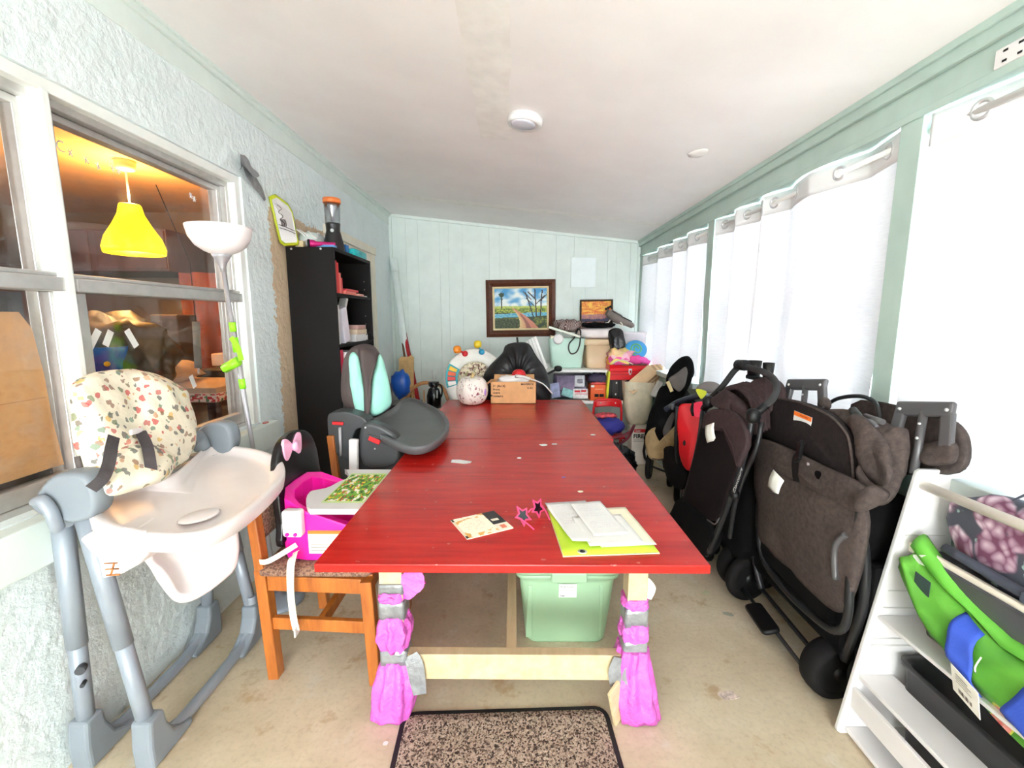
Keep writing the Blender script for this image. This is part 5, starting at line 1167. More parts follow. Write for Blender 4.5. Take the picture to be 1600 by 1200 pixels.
MB().box(.80, .88, 4.4287, 4.4303, .70, .706).build('print_line', mat('pale orange', (250,180,130), .6), ob)
MB().ell((.84, 4.55, .80), (.11, .10, .05), .8, .8, 22, 10, wob=.35, seed=2).build('dark_bag', mat('dark plum cloth', (62,54,82), .7, bump=.3, bs=30), loc=(.84, 4.55, .75), label='dark plum bag squeezed above the orange box', cat='bag')
MB().ell((.84, 4.475, .757), (.08, .03, .014), .8, .8).build('red_pouch', mat('soft red pouch', (226,90,90), .6), loc=(.84, 4.475, .745), label='soft red pouch lying on the orange box', cat='pouch')
lean_box('yellow_folder', 'yellow green folder standing beside the red toolbox', 'folder', (.915, 4.50, .587), (.02, .2, .30), 3, mat('yellow green card', (222,222,50), .5), 'Y')
tc = thing('toolbox', 'red metal toolbox with a silver latch in the pile by the window wall', 'toolbox', (1.12, 4.5, .80))
MB().box(.935, 1.335, 4.40, 4.60, .80, .885).build('body', mat('red enamel', (214,16,26), .35, var=.05), tc, bev=.005)
mb = MB(); sec = [(-.103,.887), (-.103,.915), (-.08,.945), (.08,.945), (.103,.915), (.103,.887)]
mb.loft([[V((x, 4.5+yy, z)) for yy, z in sec] for x in (.932, 1.338)], sm=False).build('lid', mat('red enamel lid', (224,18,30), .3, var=.05), tc, bev=.004)
MB().box(1.06, 1.30, 4.41, 4.47, .942, .953).build('lid_patch', mat('brown rusty lid patch', (120,84,70), .7, var=.3, vs=40), tc)
lt = [(-.016,.03), (.016,.03), (.018,0), (.008,-.028), (0,-.034), (-.008,-.028), (-.018,0)]
MB().at(fr((1.135, 4.398, .882), (1,0,0), (0,0,1))).prism(lt, 0, .006).build('latch', M_chrome, tc, bev=.002)
MB().at(fr((1.135, 4.3915, .884), (1,0,0), (0,0,1))).prism([(-.008,.012), (.008,.012), (.006,-.014), (-.006,-.014)], 0, .003).build('latch_hasp', M_redink, tc)
MB().box(.945, 1.33, 4.3985, 4.4005, .85, .853).build('crease', mat('dark red crease', (120,8,14), .5), tc)
tk = thing('organizer_case', 'black segmented case with metal clips under the red toolbox', 'case', (1.1, 4.5, .587))
MB().box(.94, 1.30, 4.44, 4.62, .587, .799).build('case_body', mat('black brown case', (36,32,30), .5, var=.2), tk, bev=.006)
for k in range(5): MB().box(.955+.07*k, .975+.07*k, 4.433, 4.44, .60, .79).build('rib', M_black, tk, bev=.002)
for x, z in ((1.005, .775), (1.09, .775), (1.0, .66), (1.085, .655), (1.16, .78)): MB().box(x, x+.012, 4.43, 4.434, z-.018, z).build('clip', M_chrome, tk)
# sage tote bag with its load
tg = thing('tote_bag', 'pale mint tote bag with black straps standing on the white shelf unit', 'tote bag', (.53, 4.72, .893))
f = lambda w, d, z, dx=0: [(.535+dx+x, 4.72+y, z) for x, y in rrect(w, d, .03, 4)]
MB().loft([f(.31, .16, .894), f(.315, .17, .90), f(.345, .20, 1.06), f(.375, .21, 1.20), f(.365, .20, 1.20), f(.335, .19, 1.06), f(.30, .15, .91)]).build('bag_body', mat('pale mint leatherette', (196,226,212), .5, var=.03), tg)
ribbon([(.60, 4.615, 1.20), (.555, 4.60, 1.15), (.548, 4.597, 1.09), (.575, 4.597, 1.045), (.625, 4.597, 1.06), (.655, 4.60, 1.12), (.665, 4.605, 1.19), (.67, 4.63, 1.27), (.66, 4.69, 1.30)], .014, (0,-1,0), thick=.004).build('strap', M_black, tg)
ribbon([(.60, 4.612, 1.20), (.625, 4.61, 1.26), (.645, 4.64, 1.30)], .016, (0,-1,0), thick=.004).build('strap', M_black, tg)
lean_box('picture_book', 'pale flat book slanting out of the mint tote', 'book', (.50, 4.68, 1.255), (.34, .16, .024), 17, mat('pale sage cover', (226,230,214), .5), 'Y')
lean_box('cream_box', 'cream box poking from the mint tote under the slanted book', 'box', (.43, 4.70, 1.16), (.15, .14, .055), 12, mat('cream card', (236,226,196), .6), 'Y')
MB().at(rot((.44, 4.63, 1.185), (75, 0, 0))).lathe([(.05, 0), (.052, .01), (.052, .05), (.04, .056), (.035, .05)], 22).build('white_bowl', M_white, loc=(.44, 4.63, 1.185), label='white round bowl at the left of the mint tote opening', cat='bowl')
sc_ = thing('scarf', 'brown and white printed scarf heaped on the mint tote', 'scarf', (.58, 4.75, 1.24))
t_ = NT('brown white print cloth'); co = t_.coord(); w_ = t_.n('ShaderNodeTexWave'); w_.inputs['Scale'].default_value = 11; w_.inputs['Distortion'].default_value = 14; t_.l(co, w_.inputs['Vector'])
t_.l(t_.ramp(w_.outputs[1], [(.25, lin((96,58,50))), (.4, lin((240,232,226))), (.6, lin((170,160,160))), (.8, lin((86,56,50)))]), t_.b.inputs['Base Color']); t_.b.inputs['Roughness'].default_value = .9
MB().ell((.56, 4.78, 1.325), (.15, .10, .06), .7, .8, 28, 14, wob=.5, ws=5, seed=9).build('scarf_cloth', t_.m, sc_)
# tan bin, pillow, shoes-like bag, black bag
tn = thing('tan_bin', 'tan lidded storage bin under the white pillow', 'storage bin', (.86, 4.76, .893))
f = lambda w, d, z: [(.868+x, 4.78+y, z) for x, y in rrect(w, d, .03, 4)]
M_tanp = mat('tan plastic', (222,194,158), .45, var=.03)
MB().loft([f(.24, .28, .893), f(.245, .285, .90), f(.285, .33, 1.13)]).build('tub', M_tanp, tn)
MB().loft([f(.30, .35, 1.13), f(.31, .36, 1.135), f(.31, .36, 1.18), f(.29, .34, 1.192)]).build('lid', M_tanp, tn)
MB().ell((.90, 4.78, 1.25), (.245, .18, .058), .6, .55, 30, 14, wob=.10, seed=3).build('pillow', mat('white pillow cloth', (236,226,224), .85, bump=.2, bs=20), loc=(.90, 4.78, 1.192), label='white pillow lying on the tan bin', cat='pillow')
gb = thing('grey_bag', 'grey zipped bag slanting on top of the white pillow', 'bag', (1.07, 4.75, 1.32))
pth = [V((.955, 4.74, 1.47)), V((.99, 4.74, 1.45)), V((1.05, 4.73, 1.41)), V((1.12, 4.72, 1.375)), V((1.19, 4.71, 1.34)), V((1.235, 4.70, 1.325))]
MB().tube(pth, [.045,.066,.07,.055,.04,.022], 16, 4, sq=.75, up=(0,0,1)).build('bag_body', mat('grey nylon bag', (122,112,106), .7, var=.12, bump=.3, bs=40), gb)
MB().tube([p+V((.01,-.05,.03)) for p in pth[1:5]], .006, 6, 3).build('piping', M_black, gb)
MB().tube([V((.985, 4.70, 1.39)), V((.96, 4.68, 1.36)), V((.93, 4.67, 1.355)), V((.90, 4.67, 1.34)), V((.915, 4.67, 1.32))], .006, 6, 4).build('pale_loop', M_strap, gb)
MB().tube([V((1.08, 4.655, 1.365)), V((1.10, 4.64, 1.335)), V((1.07, 4.64, 1.325))], .007, 6, 4).build('pale_loop', M_strap, gb)
for k in range(3): MB().ell(V((.945+.022*k, 4.73, 1.50+.012*k)), (.014,.014,.014)).build('knob', M_black, gb)
MB().ell((.86, 4.70, 1.335), (.16, .09, .028), .8, .8, 24, 10, wob=.4, seed=14).build('black_purse', M_blackcloth, loc=(.86, 4.7, 1.31), label='flat black purse lying on the white pillow before the sunset painting', cat='purse')
bb_ = thing('hanging_bag', 'black plastic bag hanging at the right of the tan bin', 'bag', (1.06, 4.60, 1.10))
o1 = [(0.954, 4.58, 1.284), (1.083, 4.58, 1.291), (1.114, 4.55, 1.131), (1.123, 4.55, 1.066), (1.046, 4.55, 1.047), (0.987, 4.55, 1.06), (0.956, 4.57, 1.143)]
cushion('bag_body', o1, (0,-1,0), .05, .04, mat('glossy black plastic bag', (26,26,30), .2, bump=.6, bs=16, bd=.03), bb_, wob=.012, seed=4)
wt = thing('translucent_tub', 'white translucent tub behind the blue spiral toy', 'storage bin', (1.22, 4.72, .95))
f = lambda k, z: [(1.235+x, 4.78+y, z) for x, y in rrect(.24*k, .28*k, .04, 4)]
MB().loft([f(.85, .955), f(.95, 1.1), f(1.0, 1.24), f(1.06, 1.245), f(1.06, 1.26), f(.9, 1.262)]).build('tub', mat('milky plastic', (236,228,232), .4, var=.04), wt)
MB().box(1.255, 1.285, 4.615, 4.63, 1.12, 1.17).build('latch', M_dark, wt)
bl = thing('spiral_toy', 'sky blue round toy with green spiral on the pile', 'toy', (1.20, 4.55, .98))
Mb = fr((1.217, 4.52, 1.094), (1,.15,0), (0,.35,1))
MB().at(Mb).lathe([(.105, -.03), (.115, -.01), (.11, .01), (.06, .016), (.001, .018)], 32, sx=1.0, sy=.85).build('disc', mat('sky blue plastic', (70,164,224), .35), bl)
MB().at(Mb).tube([V(((.015+.055*k/24)*math.cos(k*.45), (.015+.05*k/24)*math.sin(k*.45), .018)) for k in range(25)], .007, 6).build('spiral', mat('green spiral', (120,200,120), .4), bl)
# colourful bags on the toolbox
cl = thing('party_bag', 'crumpled pink and yellow patterned bag on the red toolbox', 'bag', (1.06, 4.5, .946))
t_ = NT('pink yellow print'); v_ = t_.n('ShaderNodeTexVoronoi'); v_.inputs['Scale'].default_value = 14; t_.l(t_.coord(), v_.inputs['Vector'])
t_.l(t_.ramp(v_.outputs['Color'], [(.3, lin((244,110,180))), (.45, lin((250,196,214))), (.55, lin((236,220,60))), (.65, lin((248,150,200))), (.8, lin((240,90,170)))]), t_.b.inputs['Base Color']); t_.b.inputs['Roughness'].default_value = .4
MB().ell((1.05, 4.5, 1.02), (.12, .09, .08), .7, .8, 26, 14, wob=.5, seed=7).build('bag_body', t_.m, cl)
ribbon([(.94, 4.42, .955), (.99, 4.40, 1.0), (1.05, 4.39, .985), (1.12, 4.40, .965)], .02, (0,-1,.3)).build('ribbon', mat('pale yellow ribbon', (246,226,120), .4), cl)
MB().tube([(.955, 4.41, .955), (1.0, 4.38, .99), (1.06, 4.38, 1.0), (1.12, 4.385, .975), (1.16, 4.40, .955)], .005, 6, 4).build('white_cord', M_strap, cl)
MB().ell((.965, 4.52, .985), (.04, .05, .05), .8, .8, 16, 10, wob=.4, seed=4).build('orange_cloth', mat('golden orange cloth', (244,170,60), .7), loc=(.965, 4.52, .946), label='golden orange cloth at the left end of the toolbox lid', cat='cloth')
MB().ell((1.09, 4.62, 1.085), (.11, .05, .022), .8, .9, 20, 8, wob=.3, seed=2).build('lime_pouch', mat('lime yellow pouch', (200,222,50), .5), loc=(1.09, 4.62, 1.06), label='lime yellow pouch between the party bag and the blue toy', cat='pouch')
MB().ell((1.20, 4.5, .99), (.09, .08, .045), .8, .9, 20, 10, wob=.35, seed=21).build('magenta_cloth', mat('magenta cloth', (240,80,160), .6, bump=.3, bs=30), loc=(1.20, 4.5, .946), label='magenta cloth heaped at the middle of the toolbox lid', cat='cloth')
MB().tube([(1.21, 4.47, 1.0), (1.28, 4.46, .99), (1.335, 4.455, .965)], [.035,.04,.03], 14, 4, sq=.8).build('pink_roll', mat('hot pink plush', (250,100,190), .8, bump=.3, bs=60), loc=(1.27, 4.46, .95), label='hot pink rolled cloth at the right end of the toolbox', cat='cloth')
# striped blinds in a canvas tote on the fire extinguisher box
fb = thing('extinguisher_box', 'white carton printed FIRE standing on the floor under the canvas tote', 'box', (1.21, 4.28, 0))
MB().box(1.125, 1.30, 4.205, 4.36, .001, .365).build('carton', mat('grey white carton', (226,218,206), .6, var=.05), fb, bev=.002)
MB().box(1.145, 1.28, 4.2035, 4.2055, .318, .35).build('red_panel', M_redink, fb)
lettering('Kidde', .022, (1.158, 4.202, .326), (1,0,0), (0,0,1), M_paper, fb, bold=.0006)
lettering('FIRE-', .056, (1.138, 4.203, .262), (1,0,0), (0,0,1), M_ink, fb, bold=.0022, wmax=.158)
for k, w in enumerate((.10, .13)): MB().box(1.14, 1.14+w, 4.2037, 4.2053, .240-.014*k, .245-.014*k).build('print_line', mat('grey print', (140,134,128), .7), fb)
ct = thing('canvas_tote', 'rumpled cream canvas tote standing on the carton, full of folded blinds', 'tote bag', (1.2, 4.2, .367))
f = lambda w, d, z, s, dx=0: [wobble((1.205+dx+x, 4.345+y*.85, z), .014, 9, s) for x, y in rrect(w, d, .07, 6)]
MB().loft([f(.17, .12, .375, 1), f(.22, .18, .44, 1), f(.27, .22, .56, 2), f(.29, .23, .70, 3), f(.30, .24, .80, 4, -.005), f(.285, .225, .80, 4, -.005), f(.25, .2, .6, 3)]).build('bag_body', mat('cream canvas', (216,204,178), .9, var=.1, vs=12, bump=.5, bs=60), ct)
for k in range(7):
    lean = .02+.03*k; y_ = 4.29+.016*k
    mb = MB().at(fr((1.10+.03*k, y_, .70), (.75,.12,.62), (0,.35,1))); mb.prism(rrect(.32, .12, .02, 3), 0, .012); mb.v = [p+V((.11,0,.12)) for p in mb.v]
    mb.build('folded_blind', mat('striped tan blind', ((214,180,140), (176,140,104))[k % 2], .7), loc=(1.2, y_, .7), label='folded tan blind slat bundle number %s from the front in the canvas tote' % ('first','second','third','fourth','fifth','sixth','seventh')[k], cat='blind', group='folded blinds in the canvas tote')
MB().at(rot((1.345, 4.22, .74), (0, 25, 0))).cbox((0,0,0), (.04, .08, .16)).build('white_tag_bag', M_white, loc=(1.345, 4.22, .66), bev=.01, label='small white bag squeezed right of the canvas tote', cat='bag')
# kid chair
kc = thing('folding_chair', 'small red metal folding chair before the white shelf unit', 'chair', (.87, 4.15, 0))
M_redmetal = mat('red painted steel', (206,16,26), .3, var=.05)
MB().tube([(.735, 4.20, .02), (.735, 4.16, .40), (.745, 4.15, .60), (.78, 4.148, .645), (.96, 4.148, .645), (.995, 4.15, .60), (1.005, 4.16, .40), (1.005, 4.20, .02)], .011, 10, 4).build('frame', M_redmetal, kc)
mb = MB(); mb.grid(lambda u, v: (.755+.23*u, 4.150-.012*math.sin(PI*u), .575+.065*v+.012*math.sin(PI*u)*(1-v)), 16, 5); mb.build('backrest', M_redmetal, kc, sol=.006)
for x in (.80, .94): MB().tube([(x, 4.138, .618), (x, 4.13, .618)], .006, 8).build('rivet', M_chrome, kc)
MB().box(.75, .99, 3.90, 4.15, .33, .355).build('seat', M_redmetal, kc, bev=.01)
for x in (.75, .99): MB().tube([(x, 3.92, .01), (x, 4.1, .33)], .010, 8).build('leg', M_redmetal, kc)
MB().ell((.86, 4.03, .43), (.13, .10, .072), .8, .8, 22, 12, wob=.3, seed=2).build('blue_cloth', mat('royal blue cloth', (50,50,140), .8, bump=.3, bs=30), loc=(.86, 4.03, .357), label='royal blue cloth heaped on the red folding chair', cat='cloth')
MB().ell((.84, 4.06, .515), (.10, .06, .025), .8, .8, 18, 8, wob=.3, seed=5).build('red_white_cloth', mat('red and pink cloth', (220,80,90), .8, var=.5, vs=30), loc=(.84, 4.06, .49), label='red and pink cloth lying on the blue cloth', cat='cloth')
MB().tube([(.78, 3.84, .33), (.90, 3.80, .38), (1.00, 3.82, .42), (1.06, 3.9, .46), (1.0, 3.86, .36), (.9, 3.8, .31)], .012, 8, 5).build('maroon_cord', mat('maroon cord', (104,28,44), .7), loc=(.95, 3.82, .3), label='maroon cord strap looped over the black sack', cat='strap')
MB().ell((.86, 3.68, .17), (.15, .21, .168), .8, .8, 30, 18, wob=.35, ws=5, seed=11).build('bin_bag', M_bag, loc=(.86, 3.68, 0), label='black rubbish bag on the floor beside the far end of the table', cat='bag')
lean_box('plank', 'tan worn plank lying on the floor in front of the black and tan stroller', 'plank', (1.02, 3.25, .001), (.08, .5, .02), 0, mat('worn board', (170,140,104), .8, var=.2))

# ------------------------------------------------------------------ at the far end of the table: pumpkin, carton, shrouded chair, toy
pk = thing('pumpkin', 'white decorative pumpkin with speckles and a gold stem at the far left of the table', 'pumpkin', (-.343, 3.53, TZ))
t_ = NT('white pumpkin with flecks'); n_ = t_.noise(t_.coord((1,1,.6)), 55, 3); n2_ = t_.noise(t_.coord(), 9, 2)
mk = t_.n('ShaderNodeMath', operation='MULTIPLY'); t_.l(t_.ramp(n_, [(.56, (0,0,0)), (.62, (1,1,1))]), mk.inputs[0]); t_.l(t_.ramp(n2_, [(.42, (0,0,0)), (.55, (1,1,1))]), mk.inputs[1])
t_.l(t_.mix(mk.outputs[0], lin((244,236,226)), lin((140,70,84))), t_.b.inputs['Base Color']); t_.b.inputs['Roughness'].default_value = .4
mb = MB(); rr = []
for j in range(17):
    a = -PI/2+PI*j/16; rr.append([(-.343+(.012+.112*max(0, math.cos(a))**.7)*(1+.05*abs(math.sin(4*q)))*math.cos(q), 3.53+(.012+.112*max(0, math.cos(a))**.7)*(1+.05*abs(math.sin(4*q)))*math.sin(q), TZ+.115+.114*math.sin(a)-(.012 if j > 14 else 0)) for q in (2*PI*i/48 for i in range(48))])
mb.loft(rr).build('gourd', t_.m, pk)
MB().tube([(-.343, 3.53, TZ+.205), (-.34, 3.53, TZ+.23), (-.33, 3.525, TZ+.25)], [.02,.012,.014], 10, 3).build('stem', mat('gold stem', (226,196,130), .4), pk)
MB().ell((-.238, 3.48, TZ+.11), (.012,.03,.035)).build('lilac_patch', mat('lilac paint', (196,150,220), .5), pk)
cx = thing('carton', 'open cardboard carton with black printing on the far end of the table', 'box', (-.01, 3.62, TZ))
c0, c1, cy0, cy1, ch_ = -.198, .17, 3.56, 3.74, .178
for a in ((c0, c1, cy0, cy0+.004), (c0, c1, cy1-.004, cy1), (c0, c0+.004, cy0, cy1), (c1-.004, c1, cy0, cy1)): MB().box(*a, TZ+.001, TZ+ch_).build('side', M_card, cx)
MB().box(c0, c1, cy0, cy1, TZ+.001, TZ+.005).build('bottom', M_card, cx)
MB().bar((c0-.002, cy0+.09, TZ+ch_-.002), (c0-.06, cy0+.09, TZ+ch_-.05), .16, .004, up=(0,0,1)).build('flap', M_card, cx)
MB().bar((c0+.19, cy1, TZ+ch_-.002), (c0+.19, cy1+.06, TZ+ch_+.03), .34, .004, up=(0,0,1)).build('flap', M_card, cx)
for k, (s_, sz) in enumerate((('36 (4x14)', .026), ('Pieces', .022), ('Unités', .022), ('Unidades', .022))):
    lettering(s_, sz, (c0+.018, cy0-.001, TZ+.136-.027*k), (1,0,0), (0,0,1), M_ink, cx, bold=.0006)
lettering('MAVERICK', .022, (c1-.02, cy0-.001, TZ+.152), (1,0,0), (0,0,1), M_ink, cx, align='RIGHT', bold=.0006)
lettering('V-01', .026, (c1-.025, cy0-.001, TZ+.120), (1,0,0), (0,0,1), M_ink, cx, align='RIGHT', bold=.0006)
MB().box(c0-.001, c0+.014, cy0-.0015, cy0+.0005, TZ+.06, TZ+.072).build('tape_mark', M_ink, cx)
MB().ell((-.02, 3.64, TZ+.185), (.12, .05, .035), .7, .8, 24, 12, wob=.35, seed=6).build('white_plush', M_white, loc=(-.02, 3.64, TZ+.16), label='white plastic piece lying on top of the open carton', cat='toy')
MB().ell((.03, 3.66, TZ+.215), (.06, .05, .055), .9, .9, 20, 12).build('red_ball', mat('red rubber ball', (206,30,40), .35), loc=(.02, 3.69, TZ+.19), label='red ball in the open carton', cat='ball')
wd = thing('white_wand', 'white plastic wand with a long thin handle sticking out of the carton', 'wand', (.10, 3.6, TZ+.18))
MB().tube([(.0, 3.60, TZ+.222), (.07, 3.59, TZ+.215), (.12, 3.58, TZ+.20)], .012, 10, 3).build('wand_head', M_white, wd)
MB().tube([(.12, 3.58, TZ+.20), (.22, 3.56, TZ+.165), (.285, 3.55, TZ+.10), (.30, 3.55, TZ+.085)], .0055, 8, 3).build('handle', M_white, wd)
MB().box(.0, .035, 3.588, 3.596, TZ+.21, TZ+.228).build('grey_panel', M_dark, wd)
# shrouded chair / black coat
bkc = thing('black_coat', 'black coat draped over a chair behind the carton', 'coat', (.0, 4.0, .5))
o1 = [(-0.275, 3.95, 0.638), (-0.296, 3.95, 0.836), (-0.246, 3.98, 0.964), (-0.12, 4, 1.094), (-0.086, 4.02, 1.162), (-0, 4.02, 1.19), (0.12, 4.02, 1.179), (0.189, 4, 1.072), (0.274, 3.97, 0.949), (0.308, 3.95, 0.813), (0.299, 3.95, 0.592), (0.174, 3.95, 0.504), (-0.086, 3.95, 0.504)]
mb = MB(); ps = smooth_path(o1, 5, True); c = sum(ps, V((0,0,0)))/len(ps); n_ = V((0,-1,.1)).normalized(); rr = []
for i in range(13):
    s = .04+.96*i/12; rr.append([c+(p-c)*s-n_*.18*math.sqrt(max(0, 1-s**4)) for p in ps])
for i in range(12, -1, -1):
    s = .04+.96*i/12; ring = []
    for p in ps:
        q = c+(p-c)*s; ang = math.atan2(p.z-c.z, p.x-c.x)
        ring.append(q+n_*(.12*math.sqrt(max(0, 1-s**3))+.016*math.sin(ang*17+2*nz(s*3, ang))*min(1, s*1.5)*(1-s**6)-.05*math.exp(-((q.x-.02)/.09)**2-((q.z-.90)/.08)**2)))
    rr.append(ring)
mb.loft(rr).build('coat_cloth', mat('black nylon cloth', (22,21,24), .42, var=.15, bump=.35, bs=34), bkc)
ck = thing('chair', 'chair hidden under the black coat behind the table end', 'chair', (.0, 4.05, 0))
for x in (-.2, .2):
    for y_ in (3.95, 4.3): MB().bar((x, y_, 0), (x, y_, .55 if y_ < 4.1 else 1.0), .04, .04, up=(0,1,0)).build('leg', M_black, ck)
MB().box(-.22, .22, 3.93, 4.32, .50, .54).build('seat', M_black, ck); MB().box(-.2, .2, 4.29, 4.32, .6, 1.02).build('backrest', M_black, ck)
wp = thing('slatted_panel', 'white slatted panel leaning behind the black coat', 'panel', (.27, 4.3, .9))
A_, B_, C_, D_ = (V((0.098, 4.3, 1.182)), V((0.201, 4.3, 1.237)), V((0.308, 4.2, 0.947)), V((0.212, 4.2, 0.849)))
for k in range(4):
    a0, a1 = k/4+.02, (k+1)/4-.05; n_ = V((0,-.012,0)); q = [A_.lerp(B_, a0), A_.lerp(B_, a1), D_.lerp(C_, a1), D_.lerp(C_, a0)]
    MB().loft([[p for p in q], [p+n_ for p in q]], True, False).build('slat', M_whitepaint, wp, bev=.002)
MB().loft([[A_, B_, C_, D_], [p+V((0,.012,0)) for p in (A_, B_, C_, D_)]], True, False).build('panel_back', mat('grey white board', (214,216,216), .6), wp)
MB().bar((0.019, 4.6, 1.212), (.16, 4.45, .002), .02, .02).build('black_rod', M_black, loc=(.16, 4.45, 0), label='black rod leaning behind the black coat, only its tip showing', cat='rod')
rc = thing('black_racket', 'black handled brush lying before the mint tote', 'brush', (.40, 4.42, .9))
MB().ell((0.423, 4.4, 0.912), (.04,.03,.03), .8, .8, 16, 10).build('brush_head', M_black, rc); MB().tube([(0.397, 4.39, 0.901), (0.295, 4.36, 0.854), (0.25, 4.33, 0.832)], .012, 8, 3).build('handle', M_black, rc)
MB().at(rot((0.24, 3.86, 0.804), (90,0,0))).lathe([(.03,-.03), (.06,-.02), (.075,0), (.07,.02), (.045,.03)], 22).build('grey_dome', mat('blue grey plastic dome', (112,120,140), .4), loc=(0.24, 3.86, 0.804), label='blue grey round plastic dome at the far right end of the table', cat='toy') if 0 else None
# ring-shaped activity toy
at_ = thing('activity_center', 'round white baby activity center with colourful toys behind the pumpkin', 'activity center', (-.42, 4.0, .6))
Mr = fr((-.36, 4.02, .86), (1,.25,0), (0,.25,1))
mb = MB().at(Mr)
rg = [[V((rx_*math.cos(a), rz_*math.sin(a), dz)) for a in (2*PI*i/48 for i in range(48))] for rx_, rz_, dz in ((.265,.265,-.03), (.28,.28,0), (.265,.265,.025), (.17,.17,.02), (.155,.155,0), (.165,.165,-.025))]
mb.loft(rg, False, True, 0, True, True); mb.build('ring', mat('off white toy plastic', (236,234,226), .35), at_)
def wedge(a0, a1, r0, r1, z0, z1, m, nm):
    k = [(r1*math.cos(R(a0+(a1-a0)*i/8)), r1*math.sin(R(a0+(a1-a0)*i/8))) for i in range(9)]+[(r0*math.cos(R(a1+(a0-a1)*i/8)), r0*math.sin(R(a1+(a0-a1)*i/8))) for i in range(9)]
    MB().at(Mr).prism(k, z0, z1).build(nm, m, at_, bev=.004)
wedge(148, 196, .165, .272, .02, .03, mat('teal toy plastic', (40,160,170), .35), 'play_panel')
for i, c in enumerate(((240,190,50), (226,90,40), (214,40,40), (240,236,230))): wedge(152+11*i, 161+11*i, .185, .255, .028, .042, mat('toy key', c, .35), 'toy_key')
for (a, r_, c1, c2, nm) in ((120, .31, (238,140,30), (210,36,46), 'bead_toy'), (84, .315, (240,206,40), (40,150,190), 'bead_toy')):
    p0 = V((r_*math.cos(R(a)), r_*math.sin(R(a)), .02)); p1 = V(((r_-.065)*math.cos(R(a-9)), (r_-.065)*math.sin(R(a-9)), .03))
    b_ = MB().at(Mr).ell(p0, (.036,.036,.03), .8, .8, 14, 8).build('bead_toy', mat('toy bead', c1, .3), at_)
    MB().at(Mr).ell(p1, (.027,.027,.027)).tube([p0, p1], .008, 8).build('bead', mat('toy bead', c2, .3), at_)
t_ = NT('speckled seat cloth'); v_ = t_.n('ShaderNodeTexVoronoi'); v_.inputs['Scale'].default_value = 60; t_.l(t_.coord(), v_.inputs['Vector'])
t_.l(t_.ramp(v_.outputs['Color'], [(.35, lin((236,226,200))), (.5, lin((150,150,90))), (.6, lin((230,220,196))), (.75, lin((120,80,70)))]), t_.b.inputs['Base Color']); t_.b.inputs['Roughness'].default_value = .8
MB().at(Mr).ell((0,.01,-.03), (.155,.155,.08), .8, .9, 24, 12, wob=.15).build('seat_sling', t_.m, at_)
for x in (-.55, -.2): MB().bar((x, 4.12, 0), (x, 4.06, .72), .04, .04).build('stand_leg', M_white, at_)
MB().bar((-.58, 4.05, .66), (-.17, 4.05, .66), .04, .04).build('stand_bar', M_white, at_)
# ------------------------------------------------------------------ strollers along the window wall
def wheel(root, c, axis, r_, w, m_hub=M_black, name='wheel', spokes=0):
    """tyre, rim and hub turned about axis"""
    M = Matrix.Translation(c) @ V(axis).normalized().to_track_quat('Z', 'Y').to_matrix().to_4x4()
    h = w/2
    wh = MB().at(M).lathe([(r_*.62, -h*.8), (r_*.86, -h), (r_*.97, -h*.7), (r_, -h*.3), (r_, h*.3), (r_*.97, h*.7), (r_*.86, h), (r_*.62, h*.8)], 36).build(name, M_rubber, root)
    MB().at(M).lathe([(r_*.7, -h*.85), (r_*.66, -h*.5), (r_*.22, -h*.55), (r_*.2, -h*1.02), (.001, -h*1.04)], 28).lathe([(.001, h*1.04), (r_*.2, h*1.02), (r_*.22, h*.55), (r_*.66, h*.5), (r_*.7, h*.85)], 28).build('hub', m_hub, wh, kind='stuff')
    if spokes:
        g = MB().at(M)
        for k in range(spokes):
            a = 2*PI*k/spokes
            for s_ in (-1, 1): g.bar((r_*.2*math.cos(a), r_*.2*math.sin(a), s_*h*.7), (r_*.68*math.cos(a), r_*.68*math.sin(a), s_*h*.7), .012, .008)
        g.build('spokes', m_hub, wh, kind='stuff')
    return wh
M_bframe = mat('black powder coated tube', (36,36,38), .4, .2, var=.06)
M_gframe = mat('gunmetal tube', (92,90,92), .38, .35, var=.05)
M_foam = mat('black foam grip', (40,39,40), .8, var=.1, bump=.2, bs=150)
def panel(name, pts, thick, m, parent, n=(-1,0,0), k=4, wob=.004, seed=0, belly=.0, cols=10, **kw):
    """a soft flat panel over a closed outline, with some belly and thickness"""
    P_ = smooth_path(pts, k, True) if k > 1 else [V(p) for p in pts]; c = sum(P_, V((0,0,0)))/len(P_); n = V(n).normalized(); rr = []
    for i in range(cols+1):
        s = .03+.97*i/cols; rr.append([wobble(c+(p-c)*s-n*thick/2, wob, 9, seed) for p in P_])
    for i in range(cols, -1, -1):
        s = .03+.97*i/cols; rr.append([wobble(c+(p-c)*s+n*(thick/2+belly*(1-s*s)), wob, 9, seed) for p in P_])
    return MB().loft(rr).build(name, m, parent, **kw)
def care_tag(root, p, x, y, w, h):
    mb = MB().at(fr(p, x, y)); mb.grid(lambda u, v: (u*w, v*h, .006*math.sin(PI*v)), 3, 5); return mb.build('care_tag', M_tag, root, sol=.001)

